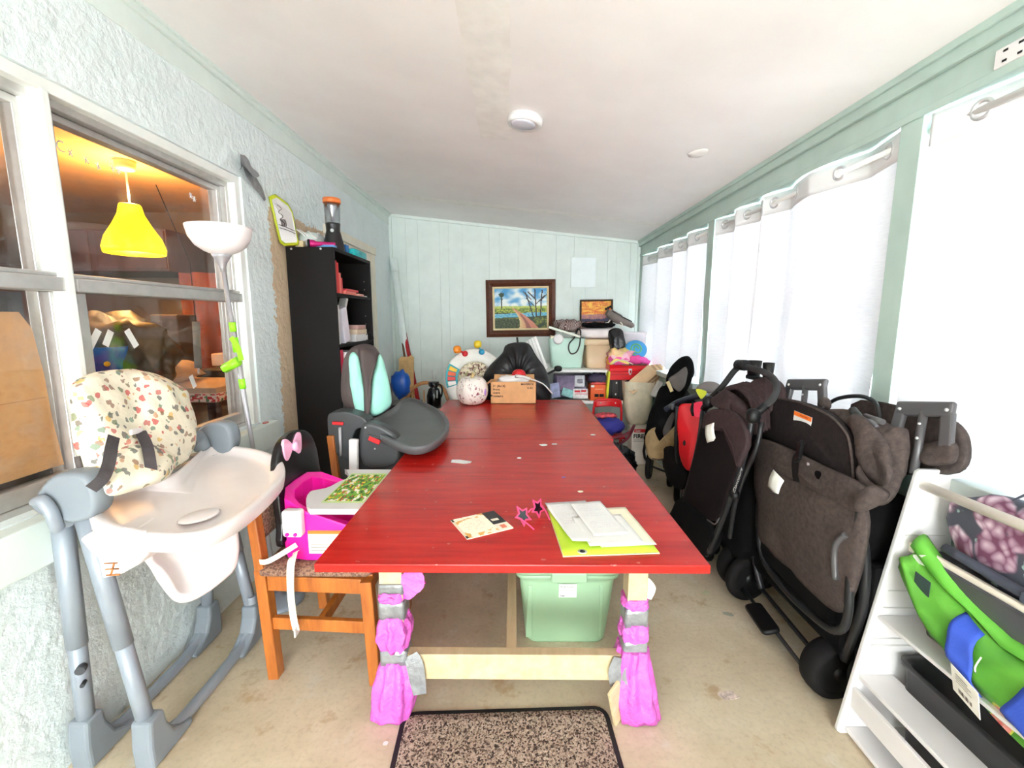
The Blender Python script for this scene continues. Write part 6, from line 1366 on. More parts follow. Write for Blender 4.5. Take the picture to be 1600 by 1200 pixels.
# ---- folding wagon stroller nearest the camera
wg = thing('stroller_wagon', 'folded grey brown stroller wagon standing beside the white toy rack', 'stroller wagon', (1.22, 1.8, 0))
for (c, nm) in (((1.185, 1.515, .112), 0), ((1.185, 2.20, .125), 1), ((1.30, 2.20, .125), 1), ((1.325, 1.515, .112), 0)):
    wheel(wg, c, (.12, -1, 0) if c[1] < 2 else (.2, -1, .0), .112 if nm == 0 else .125, .085, M_black)
wheel(wg, (1.165, 2.09, .118), (.2,-1,0), .117, .05)
for x in (1.135,):
    MB().tube([(1.136, 2.142, 0.075), (1.107, 1.553, 0.075)], .0085, 10).build('axle_rod', M_bframe, wg)
MB().tube([(1.20, 2.16, .11), (1.175, 1.56, .10)], .0095, 10).build('axle_rod', M_bframe, wg)
bp = [V((1.101, 1.919, 0.085)), V((1.087, 1.727, 0.085))]
mb = MB(); d_ = (bp[1]-bp[0]); mb.at(fr((bp[0]+bp[1])/2, d_, (1,0,.25))); L_ = d_.length
mb.loft([[(x, y, z) for x, y in rrect(L_*k, .075*k, .02, 4)] for z, k in ((-.012, .9), (-.004, 1), (.008, 1), (.014, .92))]).build('brake_pedal', M_black, wg)
# front face: fabric wall, tube frame, board, straps
fw = [(1.1, 1.984, 0.842), (1.095, 1.71, 0.867), (1.09, 1.487, 0.869), (1.09, 1.356, 0.857), (1.09, 1.33, 0.805), (1.09, 1.315, 0.664), (1.09, 1.344, 0.497), (1.095, 1.403, 0.416), (1.1, 1.61, 0.405), (1.105, 1.817, 0.417), (1.105, 1.907, 0.439), (1.1, 1.955, 0.646)]
panel('fabric_wall', fw, .02, M_browncloth, wg, n=(-1,-.1,0), wob=.012, seed=2, belly=.03)
fl_ = [(1.085, 1.968, 0.852), (1.085, 1.875, 0.884), (1.08, 1.509, 0.893), (1.075, 1.323, 0.887), (1.075, 1.305, 0.837), (1.07, 1.335, 0.803), (1.065, 1.473, 0.798), (1.075, 1.727, 0.782), (1.08, 1.872, 0.788), (1.085, 1.945, 0.8)]
panel('folded_flap', fl_, .018, M_browncloth, wg, n=(-1,-.1,.1), wob=.006, seed=5, belly=.015)
ear = [(1.07, 1.343, 0.858), (1.09, 1.318, 0.897), (1.12, 1.291, 0.883), (1.12, 1.3, 0.849), (1.09, 1.308, 0.825), (1.07, 1.323, 0.812), (1.06, 1.336, 0.827)]
panel('corner_gusset', ear, .03, M_browncloth, wg, n=(-.8,-.6,.1), wob=.006, seed=7, belly=.02)
bd = [(1.15, 2.013, 0.99), (1.155, 1.997, 1.034), (1.155, 1.927, 1.059), (1.155, 1.755, 1.068), (1.155, 1.608, 1.054), (1.155, 1.534, 1.024), (1.155, 1.491, 0.981), (1.15, 1.446, 0.855), (1.13, 1.412, 0.823), (1.13, 1.944, 0.8)]
panel('padded_board', bd, .03, M_darkbrowncloth, wg, n=(-1,-.1,.1), k=3, wob=.002, seed=1, belly=.01)
mb = MB(); ps = [V(p)+V((-.017,-.004,0)) for p in bd]; mb.tube(smooth_path(ps[:9], 4), .0045, 8).build('board_piping', M_browncloth, wg)
lp = V((1.128, 1.793, 1.032)); lx_ = V((1.128, 1.684, 1.027))-lp; ly_ = V((1.128, 1.783, 0.995))-lp
mb = MB().at(fr(lp+ly_, lx_, -ly_)); mb.box(0, lx_.length, 0, ly_.length, 0, .0015); mb.build('warning_label', M_paper, wg)
MB().at(fr(lp+ly_, lx_, -ly_)).box(.0005, lx_.length-.0005, ly_.length*.55, ly_.length-.0005, .0008, .0022).build('label_header', M_orange, wg)
MB().at(fr(lp+ly_, lx_, -ly_)).box(lx_.length*.35, lx_.length*.8, ly_.length*.72, ly_.length*.82, .0016, .0028).build('label_print', mat('dark orange print', (190,70,20), .6), wg)
ribbon([(1.1, 1.667, 0.924), (1.065, 1.632, 0.906), (1.055, 1.633, 0.866), (1.055, 1.621, 0.813), (1.057, 1.618, 0.796)], .03, (-1,-.2,0), thick=.005).build('strap', M_black, wg)
MB().bar((1.09, 1.665, 0.937), (1.05, 1.615, 0.877), .034, .014, up=(-1,0,0)).build('buckle', M_black, wg, bev=.004)
for u, v, x in ((0,0,0),): pass
for q in ((1.07, 1.733, 0.849), (1.06, 1.51, 0.856)): MB().ell(q, (.006, .022, .018), .9, .9, 14, 8).build('velcro_patch', M_blackcloth, wg)
for q in ((1.075, 1.821, 0.805), (1.06, 1.372, 0.814), (1.06, 1.572, 0.879)): MB().at(fr(q, (0,1,0), (0,0,1))).lathe([(.006, .0), (.005, .004), (.001, .005)], 12).build('snap', M_chrome, wg)
care_tag(wg, (1.06, 1.804, 0.705), (.05,-1,-.30), (.02,-.22,1), .075, .085)
fr_pts = [(1.12, 1.95, 0.828), (1.115, 1.95, 0.526), (1.11, 1.882, 0.345), (1.1, 1.678, 0.307), (1.09, 1.457, 0.329), (1.09, 1.376, 0.365), (1.085, 1.344, 0.447), (1.085, 1.355, 0.619), (1.09, 1.35, 0.817)]
MB().tube(fr_pts, .013, 10, 5).build('frame_tube', M_bframe, wg)
MB().tube([(1.14, 2.119, 0.81), (1.16, 2.105, 0.456), (1.16, 2.024, 0.232), (1.17, 1.971, 0.132)], .014, 10, 4).build('frame_tube', M_bframe, wg)
MB().tube([(1.12, 1.397, 0.775), (1.15, 1.379, 0.606), (1.16, 1.384, 0.419), (1.17, 1.44, 0.205)], .016, 10, 4).build('frame_tube', M_bframe, wg)
MB().tube([(1.065, 1.364, 0.713), (1.06, 1.387, 0.68), (1.06, 1.398, 0.635), (1.065, 1.388, 0.543)], .010, 10, 5).build('side_handle', M_gframe, wg)
MB().bar((1.12, 1.907, 0.393), (1.11, 1.445, 0.387), .03, .10, up=(0,0,1)).build('floor_pad', M_blackcloth, wg, bev=.01)
MB().box(1.17, 1.36, 1.36, 1.41, .16, .60).build('folded_mesh', M_blackcloth, wg, bev=.015)
MB().box(1.15, 1.36, 1.42, 2.05, .20, .80).build('folded_body', M_blackcloth, wg, bev=.03)
for k, z in enumerate((.26, .32, .38, .44)): MB().box(1.19, 1.215, 1.352, 1.361, z, z+.038).build('mesh_window', M_alu, wg, bev=.003)
# bunched canopy cloth, second board and the two pull handles behind
cushion('bunched_canopy', [(1.19, 1.692, 1.043), (1.2, 1.594, 1.076), (1.22, 1.487, 1.065), (1.24, 1.432, 1.049), (1.25, 1.387, 1.052), (1.24, 1.367, 1), (1.22, 1.359, 0.909), (1.18, 1.351, 0.827), (1.15, 1.381, 0.804), (1.13, 1.408, 0.836), (1.16, 1.492, 0.963)], (-.75,-.65,.2), .035, .08, M_browncloth, wg, wob=.03, seed=13, rings=12)
cushion('canopy_fold', [(1.17, 1.534, 1.054), (1.19, 1.499, 1.069), (1.18, 1.391, 1.014), (1.16, 1.329, 0.94), (1.15, 1.347, 0.882), (1.14, 1.414, 0.899)], (-.75,-.65,.2), .03, .03, M_browncloth, wg, wob=.022, seed=17)
b2 = [(1.35, 1.762, 1.062), (1.355, 1.576, 1.098), (1.36, 1.411, 1.092), (1.36, 1.352, 1.075), (1.36, 1.321, 1.034), (1.355, 1.31, 0.967), (1.33, 1.334, 0.928), (1.32, 1.501, 0.869), (1.32, 1.675, 0.858)]
panel('rear_board', b2, .025, M_browncloth, wg, n=(-1,-.05,.1), k=3, wob=.003, seed=3)
cushion('rear_pouch', [(1.3, 1.424, 0.983), (1.31, 1.379, 1.017), (1.32, 1.315, 1.035), (1.31, 1.291, 0.979), (1.29, 1.337, 0.952), (1.28, 1.37, 0.953)], (-.8,-.6,.1), .03, .02, M_browncloth, wg, wob=.012, seed=23)
MB().tube([(1.3, 1.846, 1.046), (1.31, 1.791, 1.083), (1.32, 1.696, 1.107), (1.32, 1.623, 1.094), (1.3, 1.571, 1.046)], .008, 10, 5).build('canopy_hoop', M_bframe, wg)
MB().tube([(1.2, 1.573, 1.08), (1.19, 1.501, 1.046)], .014, 8).build('canopy_clip', M_bframe, wg)
MB().tube([(1.175, 1.523, 1.054), (1.18, 1.463, 1.063), (1.185, 1.44, 1.047)], .008, 8, 3).build('grey_lever', M_gframe, wg)
MB().tube([(1.2, 1.512, 1.07), (1.2, 1.436, 1.066)], .010, 8).build('grey_lever', M_gframe, wg)
def pull_handle(q):
    """flat grip bar on two flat arms with a telescopic pole between; q: top left, top right, bottom left, bottom right"""
    a, b, c_, d = (V(p) for p in q); dn = ((c_-a)+(d-b)).normalized(); m_ = (a+b)/2; e = (c_+d)/2
    MB().bar(a-(b-a)*.12+dn*.012, b+(b-a)*.12+dn*.012, .022, .05, up=-dn).build('pull_grip', M_gframe, wg, bev=.009, bseg=3)
    MB().bar(a+dn*.02, c_, .02, .036, up=(b-a)).build('pull_arm', M_gframe, wg, bev=.006); MB().bar(b+dn*.02, d, .02, .036, up=(b-a)).build('pull_arm', M_gframe, wg, bev=.006)
    MB().tube([m_+dn*.02, e+(e-m_)*.9], .012, 10).build('pull_pole', M_gframe, wg)
    for k in (.5, .9): MB().ell(m_+(e-m_)*k+V((-.012,-.004,0)), (.005,.005,.005), nu=10, nv=6).build('rivet', M_chrome, wg)
    for p in (a, b): MB().ell(p+dn*.012+V((-.011,-.004,0)), (.006,.006,.006), nu=10, nv=6).build('rivet', M_chrome, wg)
pull_handle(((1.24, 2.003, 1.118), (1.26, 1.828, 1.143), (1.21, 1.977, 1.021), (1.23, 1.765, 1.041)))
pull_handle(((1.3, 1.487, 1.113), (1.33, 1.357, 1.136), (1.27, 1.468, 1.014), (1.3, 1.319, 1.014)))
MB().ell((1.24, 1.775, 1.06), (.02,.03,.03), nu=16, nv=10).build('handle_hub', M_browncloth, wg)

# ---- black stroller with the big bent handle
sa = thing('stroller', 'folded dark stroller with a big bent black handle bar and cup holders', 'stroller', (1.05, 2.1, 0))
hl = [(1, 2.351, 0.921), (1.02, 2.326, 0.977), (1.06, 2.266, 1.064), (1.09, 2.225, 1.141), (1.1, 2.178, 1.169), (1.11, 2.068, 1.169), (1.12, 1.978, 1.156), (1.12, 1.915, 1.13), (1.1, 1.871, 1.096), (1.05, 1.824, 1.061), (1.01, 1.845, 1.01), (1, 1.854, 0.989)]
MB().tube(hl, .0145, 12, 5).build('handle_bar', M_foam, sa)
for q in ((1, 2.287, 0.974), (0.99, 1.831, 1)): MB().ell(q, (.028,.028,.032), .8, .8, 16, 10).build('fold_joint', M_black, sa)
for q0, q1 in (((1, 2.335, 0.924), (1.05, 2.274, 1.03)), ((0.99, 1.831, 1), (1.04, 1.828, 1.049))): MB().tube([q0, q1], .017, 10).build('joint_sleeve', M_black, sa)
MB().tube([(1.09, 2.191, 1.177), (1.1, 2.131, 1.18)], .026, 12).build('handle_clamp', M_black, sa)
for q0, q1, r_ in (((1.17, 2.191, 1.152), (1.17, 2.186, 1.199), .034), ((1.19, 2.103, 1.15), (1.19, 2.104, 1.195), .026)):
    MB().lathe([(r_*.8, -.035), (r_, .045), (r_*.9, .045), (r_*.7, -.02)], 20, o=q0).build('cup_holder', M_black, sa)
MB().bar((1.15, 2.208, 1.118), (1.17, 2.084, 1.116), .03, .02).build('parent_tray', M_black, sa, bev=.006)
legL = [(0.99, 1.835, 0.993), (0.975, 1.832, 0.89), (0.965, 1.86, 0.74), (0.955, 1.929, 0.55), (0.95, 2.003, 0.38), (0.95, 2.058, 0.272)]
MB().tube(legL, .0125, 10, 3).build('frame_tube', M_bframe, sa)
MB().tube([(1.02, 1.819, 0.975), (1, 1.806, 0.87), (0.99, 1.877, 0.705), (0.985, 1.916, 0.571), (1, 1.97, 0.391)], .010, 10, 3).build('frame_tube', M_bframe, sa)
MB().tube([(1, 2.35, 0.914), (0.97, 2.303, 0.758), (0.95, 2.361, 0.488), (0.95, 2.458, 0.296), (0.95, 2.505, 0.115)], .0125, 10, 3).build('frame_tube', M_bframe, sa)
MB().tube([(0.945, 2.422, 0.412), (0.94, 2.322, 0.402), (0.935, 2.033, 0.439), (0.935, 1.98, 0.455), (0.94, 1.958, 0.497)], .004, 8, 4).build('wire_rail', M_gframe, sa)
MB().ell((0.96, 1.88, 0.639), (.02,.03,.02), .8, .8, 12, 8).build('slider_joint', M_black, sa)
bk_ = [(0.99, 2.286, 0.866), (0.985, 2.095, 0.926), (0.98, 1.946, 0.922), (0.98, 1.852, 0.89), (0.97, 1.852, 0.8), (0.955, 1.916, 0.586), (0.95, 2.013, 0.449), (0.95, 2.303, 0.403), (0.955, 2.396, 0.445), (0.965, 2.309, 0.651)]
panel('seat_back', bk_, .03, mat('black plum nylon', (26,19,20), .85, spec=.12, var=.15, bump=.2, bs=60), sa, n=(-1,-.15,.1), wob=.008, seed=3, belly=.02)
panel('storage_basket', [(0.96, 2.42, 0.39), (0.955, 2.021, 0.423), (0.97, 2.119, 0.217), (0.98, 2.433, 0.113), (0.98, 2.63, 0.157)], .05, M_blackcloth, sa, n=(-1,-.15,.1), wob=.012, seed=9, belly=.03)
cn = [(0.97, 2.252, 0.847), (0.985, 2.252, 0.924), (0.985, 2.057, 0.981), (0.975, 1.887, 0.973), (0.96, 1.784, 0.903), (0.955, 1.811, 0.835), (0.955, 1.85, 0.772), (0.95, 1.885, 0.847), (0.955, 1.981, 0.902), (0.96, 2.102, 0.893)]
M_plum = mat('plum brown woven cloth', (64,50,51), .9, spec=.15, var=.15, vs=40, bump=.3, bs=200)
panel('canopy_front', cn, .02, M_plum, sa, n=(-1,-.2,.2), wob=.006, seed=6, belly=.012)
cushion('canopy_top', [(1.01, 2.272, 0.977), (1.04, 2.253, 1.033), (1.05, 2.173, 1.046), (1.05, 2.045, 1.028), (1.03, 1.933, 0.992), (1, 1.863, 0.909), (0.98, 1.922, 0.951), (0.98, 2.077, 0.97)], (-.8,-.3,.5), .03, .06, M_plum, sa, wob=.015, seed=8)
for k in range(5):
    d = V((.018*k, .012*k, .004*k)); MB().tube([V((1.05, 2.239, 1.036))+d, V((1.06, 2.133, 1.072))+d, V((1.06, 2.022, 1.053))+d, V((1.04, 1.91, 0.997))+d, V((1.02, 1.85, 0.913))+d], .012, 8, 5, sq=.7).build('canopy_pleat', M_plum, sa)
cushion('canopy_fill', [(1.07, 2.374, 0.944), (1.1, 2.335, 1.041), (1.12, 2.164, 1.092), (1.13, 2.012, 1.09), (1.09, 1.936, 0.963), (1.06, 2.114, 0.944)], (-.8,-.3,.5), .02, .05, M_plum, sa, wob=.01, seed=28)
MB().ell((1.22, 2.24, .50), (.13, .27, .36), .6, .6, 26, 18, wob=.18, seed=41).build('folded_seat', M_blackcloth, sa)
cushion('canopy_back', [(1.12, 2.115, 1.047), (1.15, 2.134, 1.103), (1.17, 2.091, 1.133), (1.2, 2.039, 1.128), (1.2, 1.969, 1.086), (1.18, 1.933, 1.006), (1.12, 1.978, 0.982)], (-.7,-.6,.3), .04, .05, M_plum, sa, wob=.015, seed=19)
care_tag(sa, (0.945, 2.146, 0.796), (.1,-1,.45), (.08,-.35,1), .085, .085)
lettering('Contours', .034, V((0.94, 1.841, 0.655)), V((0.945, 1.799, 0.781))-V((0.94, 1.841, 0.655)), (.2,1,.2), mat('pale grey print', (190,190,190), .6), sa)
wheel(sa, (1.13, 3.02-.55, .10), (1, -.3, 0), .10, .05, M_black)
wheel(sa, (1.155, 2.9, .10), (1, -.25, 0), .10, .05, M_gframe)
wheel(sa, (1.20, 2.55, .10), (1, -.3, 0), .10, .05, M_black)
MB().tube([(0.95, 2.058, 0.272), (1.05, 2.3, .12), (1.12, 2.45, .10)], .011, 8).build('frame_tube', M_bframe, sa)
MB().tube([(0.95, 2.505, 0.115), (1.1, 2.7, .14), (1.15, 2.9, .10)], .011, 8).build('frame_tube', M_bframe, sa)

# ---- red stroller
sr = thing('stroller', 'folded red stroller between the dark stroller and the black and tan one', 'stroller', (1.15, 2.75, 0))
rp = [(1.029, 2.75, 0.863), (1.084, 2.72, 0.885), (1.145, 2.68, 0.901), (1.148, 2.66, 0.779), (1.132, 2.65, 0.662), (1.097, 2.66, 0.517), (1.072, 2.68, 0.469), (1.039, 2.74, 0.545), (1.029, 2.76, 0.714)]
panel('red_seat', rp, .03, M_redcloth, sr, n=(-.6,-.8,.1), wob=.008, seed=4, belly=.02)
panel('pink_flap', [(1.072, 2.66, 0.889), (1.127, 2.63, 0.91), (1.124, 2.62, 0.835), (1.08, 2.64, 0.815)], .01, mat('rose red nylon', (236,24,72), .5), sr, n=(-.6,-.8,.1), wob=.003)
MB().ell((1.055, 2.7, 0.639), (.016,.01,.022)).build('strap_hole', M_black, sr)
ribbon([(1.063, 2.64, 0.908), (1.05, 2.62, 0.866), (1.06, 2.62, 0.827)], [.008,.02,.012], (-.6,-.8,0)).build('black_strap', M_black, sr)
MB().tube([(1.007, 2.95, 0.798), (1.071, 2.9, 0.86), (1.134, 2.8, 0.911), (1.192, 2.75, 0.928)], .03, 12, 4, sq=.6).build('rolled_canopy', mat('navy black nylon', (26,28,44), .45), sr)
panel('lime_panel', [(1.11, 2.72, 0.973), (1.174, 2.72, 0.957), (1.144, 2.7, 0.921), (1.129, 2.7, 0.921)], .01, mat('lime yellow nylon', (206,210,40), .6), sr, n=(-.6,-.8,.1), wob=.002)
cushion('grey_hood', [(1.126, 2.76, 0.971), (1.188, 2.8, 1.001), (1.261, 2.8, 1.001), (1.286, 2.78, 0.976), (1.199, 2.74, 0.946)], (-.5,-.7,.5), .03, .03, mat('taupe nylon', (112,104,102), .8, bump=.2), sr, wob=.006)
MB().tube([(1.021, 2.78, 0.849), (1.034, 2.8, 0.577), (1.097, 2.85, 0.366)], .011, 8, 3).build('frame_tube', M_bframe, sr)
MB().tube([(1.144, 2.66, 0.897), (1.151, 2.66, 0.659), (1.117, 2.7, 0.45), (1.105, 2.75, 0.295)], .011, 8, 3).build('frame_tube', M_bframe, sr)
MB().tube([(1.014, 2.9, 0.825), (1.032, 2.88, 0.846), (1.025, 2.88, 0.812)], .01, 8, 2).build('grey_hook', M_gframe, sr)
wheel(sr, (1.255, 3.30, .115), (1, -.5, 0), .115, .045, M_alu, spokes=5); wheel(sr, (1.28, 2.88, .115), (1, -.5, 0), .115, .045, M_alu, spokes=5)
MB().tube([(1.097, 2.85, 0.366), (1.255, 3.29, .115)], .012, 8).build('frame_tube', M_bframe, sr)
MB().tube([(1.105, 2.75, 0.295), (1.28, 2.87, .115)], .012, 8).build('frame_tube', M_bframe, sr)
MB().ell((1.27, 2.80, .45), (.10, .25, .30), .6, .6, 26, 18, wob=.2, seed=43).build('folded_seat', M_blackcloth, sr)
panel('black_basket', [(1.02, 2.95, 0.533), (1.079, 2.85, 0.541), (1.12, 2.8, 0.427), (1.127, 2.85, 0.277), (1.07, 3, 0.311)], .06, M_blackcloth, sr, n=(-.7,-.7,.1), wob=.012, belly=.03)

# ---- black and tan stroller
sc = thing('stroller', 'folded black and tan stroller with a tall pointed hood by the far window post', 'stroller', (1.2, 3.4, 0))
cushion('hood', [(1.122, 3.3, 0.92), (1.138, 3.32, 1.014), (1.216, 3.34, 1.103), (1.274, 3.32, 1.128), (1.303, 3.28, 1.089), (1.3, 3.25, 1.022), (1.273, 3.25, 0.928), (1.227, 3.25, 0.823), (1.164, 3.28, 0.803)], (-.6,-.75,.2), .03, .09, M_blackcloth, sc, wob=.008, seed=2)
cushion('hood_lining', [(1.113, 3.24, 0.967), (1.189, 3.25, 1.017), (1.234, 3.24, 1.056), (1.242, 3.22, 1.016), (1.225, 3.21, 0.934), (1.191, 3.21, 0.877), (1.147, 3.22, 0.904)], (-.6,-.75,.2), .018, .03, mat('taupe lining', (92,84,80), .8, bump=.2), sc, wob=.012, seed=4)
panel('seat_body', [(1.134, 3.35, 0.903), (1.228, 3.28, 0.837), (1.244, 3.25, 0.689), (1.198, 3.25, 0.494), (1.11, 3.35, 0.395), (1.064, 3.5, 0.424), (1.078, 3.5, 0.582), (1.106, 3.42, 0.753)], .12, M_blackcloth, sc, n=(-.7,-.7,.1), wob=.012, seed=5, belly=.03)
panel('tan_basket', [(1.053, 3.32, 0.584), (1.016, 3.38, 0.508), (1.02, 3.36, 0.386), (1.045, 3.32, 0.338), (1.113, 3.26, 0.352), (1.163, 3.2, 0.459), (1.188, 3.16, 0.605), (1.202, 3.16, 0.68), (1.145, 3.17, 0.602), (1.099, 3.24, 0.497), (1.063, 3.3, 0.44), (1.048, 3.32, 0.494)], .02, M_tan, sc, n=(-.7,-.7,.1), k=3, wob=.008, seed=6, belly=.02)
MB().tube([(1.043, 3.3, 0.344), (1.124, 3.24, 0.369), (1.165, 3.16, 0.5), (1.191, 3.13, 0.678)], .007, 8, 4).build('basket_piping', mat('dark brown piping', (66,50,44), .8), sc)
ribbon([(1.024, 3.36, 0.412), (1.068, 3.36, 0.534), (1.099, 3.4, 0.656), (1.118, 3.42, 0.702)], .035, (-.7,-.7,0), thick=.006).build('tan_strap', M_tan, sc)
ribbon([(1.103, 3.22, 0.951), (1.132, 3.2, 0.879)], .025, (-.7,-.7,.2), thick=.004).build('cream_tab', mat('cream tab', (206,186,140), .7), sc)
panel('grey_side', [(1.098, 3.25, 0.582), (1.147, 3.22, 0.719), (1.16, 3.2, 0.69), (1.119, 3.22, 0.531)], .012, mat('grey nylon', (72,68,68), .8), sc, n=(-.7,-.7,.1), wob=.003)
MB().ell((1.28, 3.42, .50), (.09, .24, .36), .6, .6, 26, 18, wob=.2, seed=44).build('folded_seat', M_blackcloth, sc)
MB().tube([(1.147, 3.36, 0.912), (1.096, 3.5, 0.634), (1.096, 3.7, 0.284), (1.19, 3.84, .12)], .012, 8, 3).build('frame_tube', M_bframe, sc)
MB().tube([(1.237, 3.25, 0.809), (1.205, 3.22, 0.502), (1.30, 3.45, .12)], .012, 8, 3).build('frame_tube', M_bframe, sc)
wheel(sc, (1.185, 3.82, .115), (1, -.45, 0), .115, .045, M_black, spokes=5); wheel(sc, (1.305, 3.62, .115), (1, -.45, 0), .11, .045, M_black, spokes=5)
MB().tube([(1.19, 3.82, .115), (1.305, 3.62, .115)], .01, 8).build('axle_rod', M_bframe, sc)

# ------------------------------------------------------------------ white toy rack at the right
tr_ = thing('toy_rack', 'white sloping toy storage rack with dowel rails at the right edge', 'rack', (1.25, .95, 0))
YF = 1.345
side = [(1.098, .004), (1.165, .004), (1.375, .004), (1.385, .02), (1.388, .915), (1.375, .936), (1.262, .936), (1.249, .925)]
side = [(1.096, .012), (1.108, .002), (1.378, .002), (1.388, .012), (1.388, .922), (1.376, .935), (1.262, .936), (1.250, .928)]
Ms = Matrix(((1,0,0,0),(0,0,-1,YF),(0,1,0,0),(0,0,0,1)))
MB().at(Ms).prism(side, -.018, .0).build('side_panel', M_white, tr_, bev=.005, bseg=3)
Y2 = .52
MB().at(Matrix(((1,0,0,0),(0,0,-1,Y2),(0,1,0,0),(0,0,0,1)))).prism(side, -.0, .018).build('side_panel', M_white, tr_, bev=.005, bseg=3)
fx = lambda z: 1.098+.165*z
MB().tube([(1.272, YF, .887), (1.272, Y2, .887)], .0145, 14).build('dowel_rail', mat('cream white dowel', (240,232,220), .4), tr_)
def ledge(z, x0, w, nm, h=.014, dz=0): MB().at(Matrix.Translation((x0, 0, z)) @ Matrix.Rotation(R(dz), 4, 'Y')).box(0, w, Y2, YF, 0, h).build(nm, M_white, tr_, bev=.003)
ledge(.432, fx(.432)+.012, 1.385-fx(.432)-.012, 'shelf', .012)
ledge(.215, fx(.2)+.012, .115, 'rail_board', .014, 0)
MB().bar((fx(.13)+.016, Y2, .145), (fx(.13)+.016, YF, .145), .014, .075, up=(0,0,1)).build('rail_board', M_white, tr_, bev=.003)
ledge(.018, 1.12, .265, 'bottom_board')
for z in (.335, .36, .47, .53, .72): MB().box(fx(z)+.02, 1.36, YF-.0035, YF-.0005, z, z+.003).build('slide_groove', mat('pale grey groove', (206,204,200), .5), tr_)
MB().box(1.252, 1.266, Y2, YF, .668, .70).build('rail_board', mat('cream rail', (236,226,210), .45), tr_, bev=.003)
for (z, x0, nm, lb) in ((.036, 1.15, 'toy_bin', 'black toy bin on the lowest level of the white rack'),):
    t = thing(nm, lb, 'storage bin', (1.312, .95, z))
    q = lambda k, z_: [(1.312+x, .93+y, z_) for x, y in rrect(.135*k, .78*k, .03, 5)]
    MB().loft([q(.90, z), q(.98, z+.26), q(1.02, z+.265), q(1.02, z+.28), q(.94, z+.28), q(.86, z+.01)]).build('tub', mat('black smooth plastic', (40,40,42), .35), t)
gbn = thing('storage_bin', 'dark grey bin behind the green bag on the rack', 'storage bin', (1.30, .95, .60))
MB().loft([[(1.315+x, .93+y, z) for x, y in rrect(.13*k, .74*k, .03, 4)] for z, k in ((.446, .92), (.66, 1.0), (.672, 1.03), (.685, 1.03), (.66, .95))]).build('tub', mat('slate plastic', (84,82,86), .45), gbn)
# floral bag
def floral_mat():
    t = NT('navy cloth with mauve peonies'); co = t.coord()
    d = t.n('ShaderNodeTexNoise'); d.inputs['Scale'].default_value = 12; t.l(co, d.inputs['Vector'])
    s = t.n('ShaderNodeVectorMath', operation='SCALE'); s.inputs['Scale'].default_value = .05; t.l(d.outputs[1], s.inputs[0])
    a = t.n('ShaderNodeVectorMath', operation='ADD'); t.l(co, a.inputs[0]); t.l(s.outputs[0], a.inputs[1])
    v = t.n('ShaderNodeTexVoronoi'); v.inputs['Scale'].default_value = 7.5; t.l(a.outputs[0], v.inputs['Vector'])
    p = t.n('ShaderNodeTexVoronoi'); p.inputs['Scale'].default_value = 34; t.l(a.outputs[0], p.inputs['Vector'])
    petals = t.ramp(p.outputs['Distance'], [(.1, lin((232,212,224))), (.4, lin((186,150,170))), (.7, lin((120,70,96)))])
    m = t.ramp(v.outputs['Distance'], [(.40, (1,1,1)), (.46, (0,0,0))])
    c = t.mix(m, lin((74,76,88)), petals)
    g = t.ramp(t.noise(a.outputs[0], 26, 2), [(.66, (0,0,0)), (.69, (1,1,1))]); i = t.n('ShaderNodeInvert'); t.l(m, i.inputs[1])
    k = t.n('ShaderNodeMath', operation='MULTIPLY'); t.l(g, k.inputs[0]); t.l(i.outputs[0], k.inputs[1])
    c = t.mix(k.outputs[0], c, lin((150,176,170))); t.l(c, t.b.inputs['Base Color']); t.b.inputs['Roughness'].default_value = .75
    t.bump(t.noise(co, 30, 4), .25, .008); return t.m
fbg = thing('floral_bag', 'navy floral bag with mauve peonies stuffed behind the rack dowel', 'bag', (1.33, .96, .70))
MB().ell((1.338, .97, .80), (.05, .325, .125), .55, .5, 36, 20, wob=.10, ws=4, seed=3).build('bag_body', floral_mat(), fbg)
M_navyweb = mat('slate navy webbing', (70,74,88), .8, bump=.2, bs=100)
ribbon([(1.325, 1.13, .935), (1.32, 1.09, .97), (1.32, 1.03, .975), (1.325, .98, .94)], .045, (-.3,0,1), thick=.004).build('strap', M_navyweb, fbg)
MB().tube([(1.262, 1.24, .735), (1.262, 1.0, .725), (1.265, .75, .73)], .014, 8, 4).build('base_piping', M_navyweb, fbg)
MB().cbox((1.25, 1.0, .725), (.02, .05, .03)).build('strap_loop', M_navyweb, fbg, bev=.004)
# green reusable bag spilling out
def green_print():
    t = NT('green cloth with fruit print'); co = t.coord(); d = t.noise(co, 4.5, 3)
    v = t.n('ShaderNodeTexVoronoi'); v.inputs['Scale'].default_value = 8; t.l(co, v.inputs['Vector'])
    c = t.ramp(d, [(.35, lin((62,124,36))), (.6, lin((98,170,56)))])
    f = t.ramp(v.outputs['Distance'], [(.14, lin((206,60,70))), (.17, lin((244,170,160))), (.26, lin((244,150,140))), (.28, lin((226,220,90)))])
    m = t.ramp(v.outputs['Distance'], [(.30, (1,1,1)), (.315, (0,0,0))]); pk = t.ramp(v.outputs['Color'], [(.52, (0,0,0)), (.53, (1,1,1))])
    k = t.n('ShaderNodeMath', operation='MULTIPLY'); t.l(m, k.inputs[0]); t.l(pk, k.inputs[1])
    t.l(t.mix(k.outputs[0], c, f), t.b.inputs['Base Color']); t.b.inputs['Roughness'].default_value = .5; t.bump(t.noise(co, 24, 4), .3, .01); return t.m
ggb = thing('shopping_bag', 'green fruit print shopping bag with blue handles drooping over the rack shelf', 'bag', (1.2, 1.0, .55))
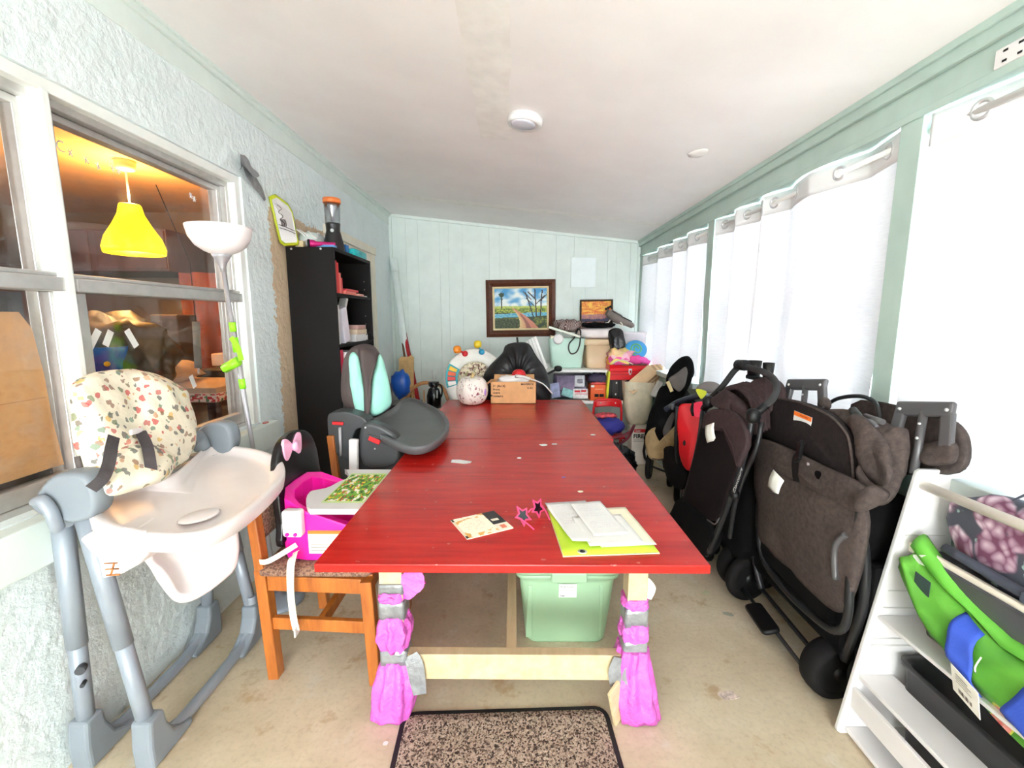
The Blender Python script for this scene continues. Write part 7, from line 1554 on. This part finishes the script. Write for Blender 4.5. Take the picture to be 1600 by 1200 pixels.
def gbag(u, v):
    y = 1.31-.80*u; dro = .06*math.sin(PI*u)+.14*u*u
    z = .695-.11*min(1, u/.35)-.012*math.sin(u*9)-.03*u - v*(.08+.24*u+.03*math.sin(u*9))
    x = 1.225-.05*math.sin(PI*min(1, v*1.1))-.05*u*v+.012*math.sin(u*14+v*5)
    return V((x+.03*(1-v), y, z-.0*dro))+V((.015*nz(u*5, v*4, 1), 0, .015*nz(u*6, v*3, 2)))
M_greenbag = green_print()
MB().grid(gbag, 44, 22).build('bag_front', M_greenbag, ggb, sol=.006)
MB().grid(lambda u, v: V((1.23+.05*v, 1.315-.80*u, .70-.11*min(1, u/.35)-.012*math.sin(u*9)-.03*u+.022*math.sin(PI*v)+.03*v*max(0, 1-u*6)))+V((0,0,.012*nz(u*6, v*3, 4))), 40, 6).build('bag_mouth', mat('bright green cloth', (104,184,64), .5, bump=.3, bs=24), ggb, sol=.005)
MB().ell((1.275, .88, .505), (.06, .36, .062), .7, .6, 30, 14, wob=.2, seed=5).build('bag_bulk', M_greenbag, ggb)
M_blueweb = mat('cobalt blue cloth band', (52,84,190), .7, bump=.2, bs=90)
for u0, u1, sl in ((.22, .30, .06), (.46, .56, -.02)):
    MB().grid(lambda u, v: gbag(u0+(u1-u0)*u+sl*v, .02+.78*v)+V((-.012-.006*math.sin(PI*v), 0, 0)), 6, 16).build('handle_band', M_blueweb, ggb, sol=.003)
p_ = gbag(.36, .62)
MB().at(fr(p_+V((-.016,.05,-.05)), (-.15,-1,-.12), (-.3,-.1,1))).box(0, .085, 0, .085, 0, .0015).build('hang_tag', M_tag, ggb)
Mt = fr(p_+V((-.0165,.05,-.05)), (-.15,-1,-.12), (-.3,-.1,1))
mb = MB().at(Mt)
for k in range(16): mb.box(.022+.0027*k, .022+.0027*k+(.0017 if k % 3 else .0009), .014, .028, .002, .0026)
for k in range(4): mb.box(.015, .065-.01*(k % 2), .045+.008*k, .047+.008*k, .002, .0026)
mb.build('tag_print', mat('brown print', (110,96,90), .7), ggb, kind='stuff')
MB().tube([p_+V((-.012,.01,.035)), p_+V((-.02,.005,.055)), p_+V((-.015,.0,.085))], .002, 6, 3).build('tag_cord', M_white, ggb)
q_ = gbag(.07, .30); MB().at(fr(q_+V((-.008,0,-.02)), (0,-1,-.1), (-.1,0,1))).box(0, .05, 0, .05, 0, .002).build('dark_patch', mat('teal dark patch', (52,70,70), .6), ggb)
q_ = gbag(.03, .1); MB().at(fr(q_+V((-.008,.02,-.01)), (0,-1,.3), (-.1,0,1))).prism([(0,0), (.05,-.005), (.035,.018), (.055,.03), (.01,.022)], 0, .002).build('white_label', M_tag, ggb)
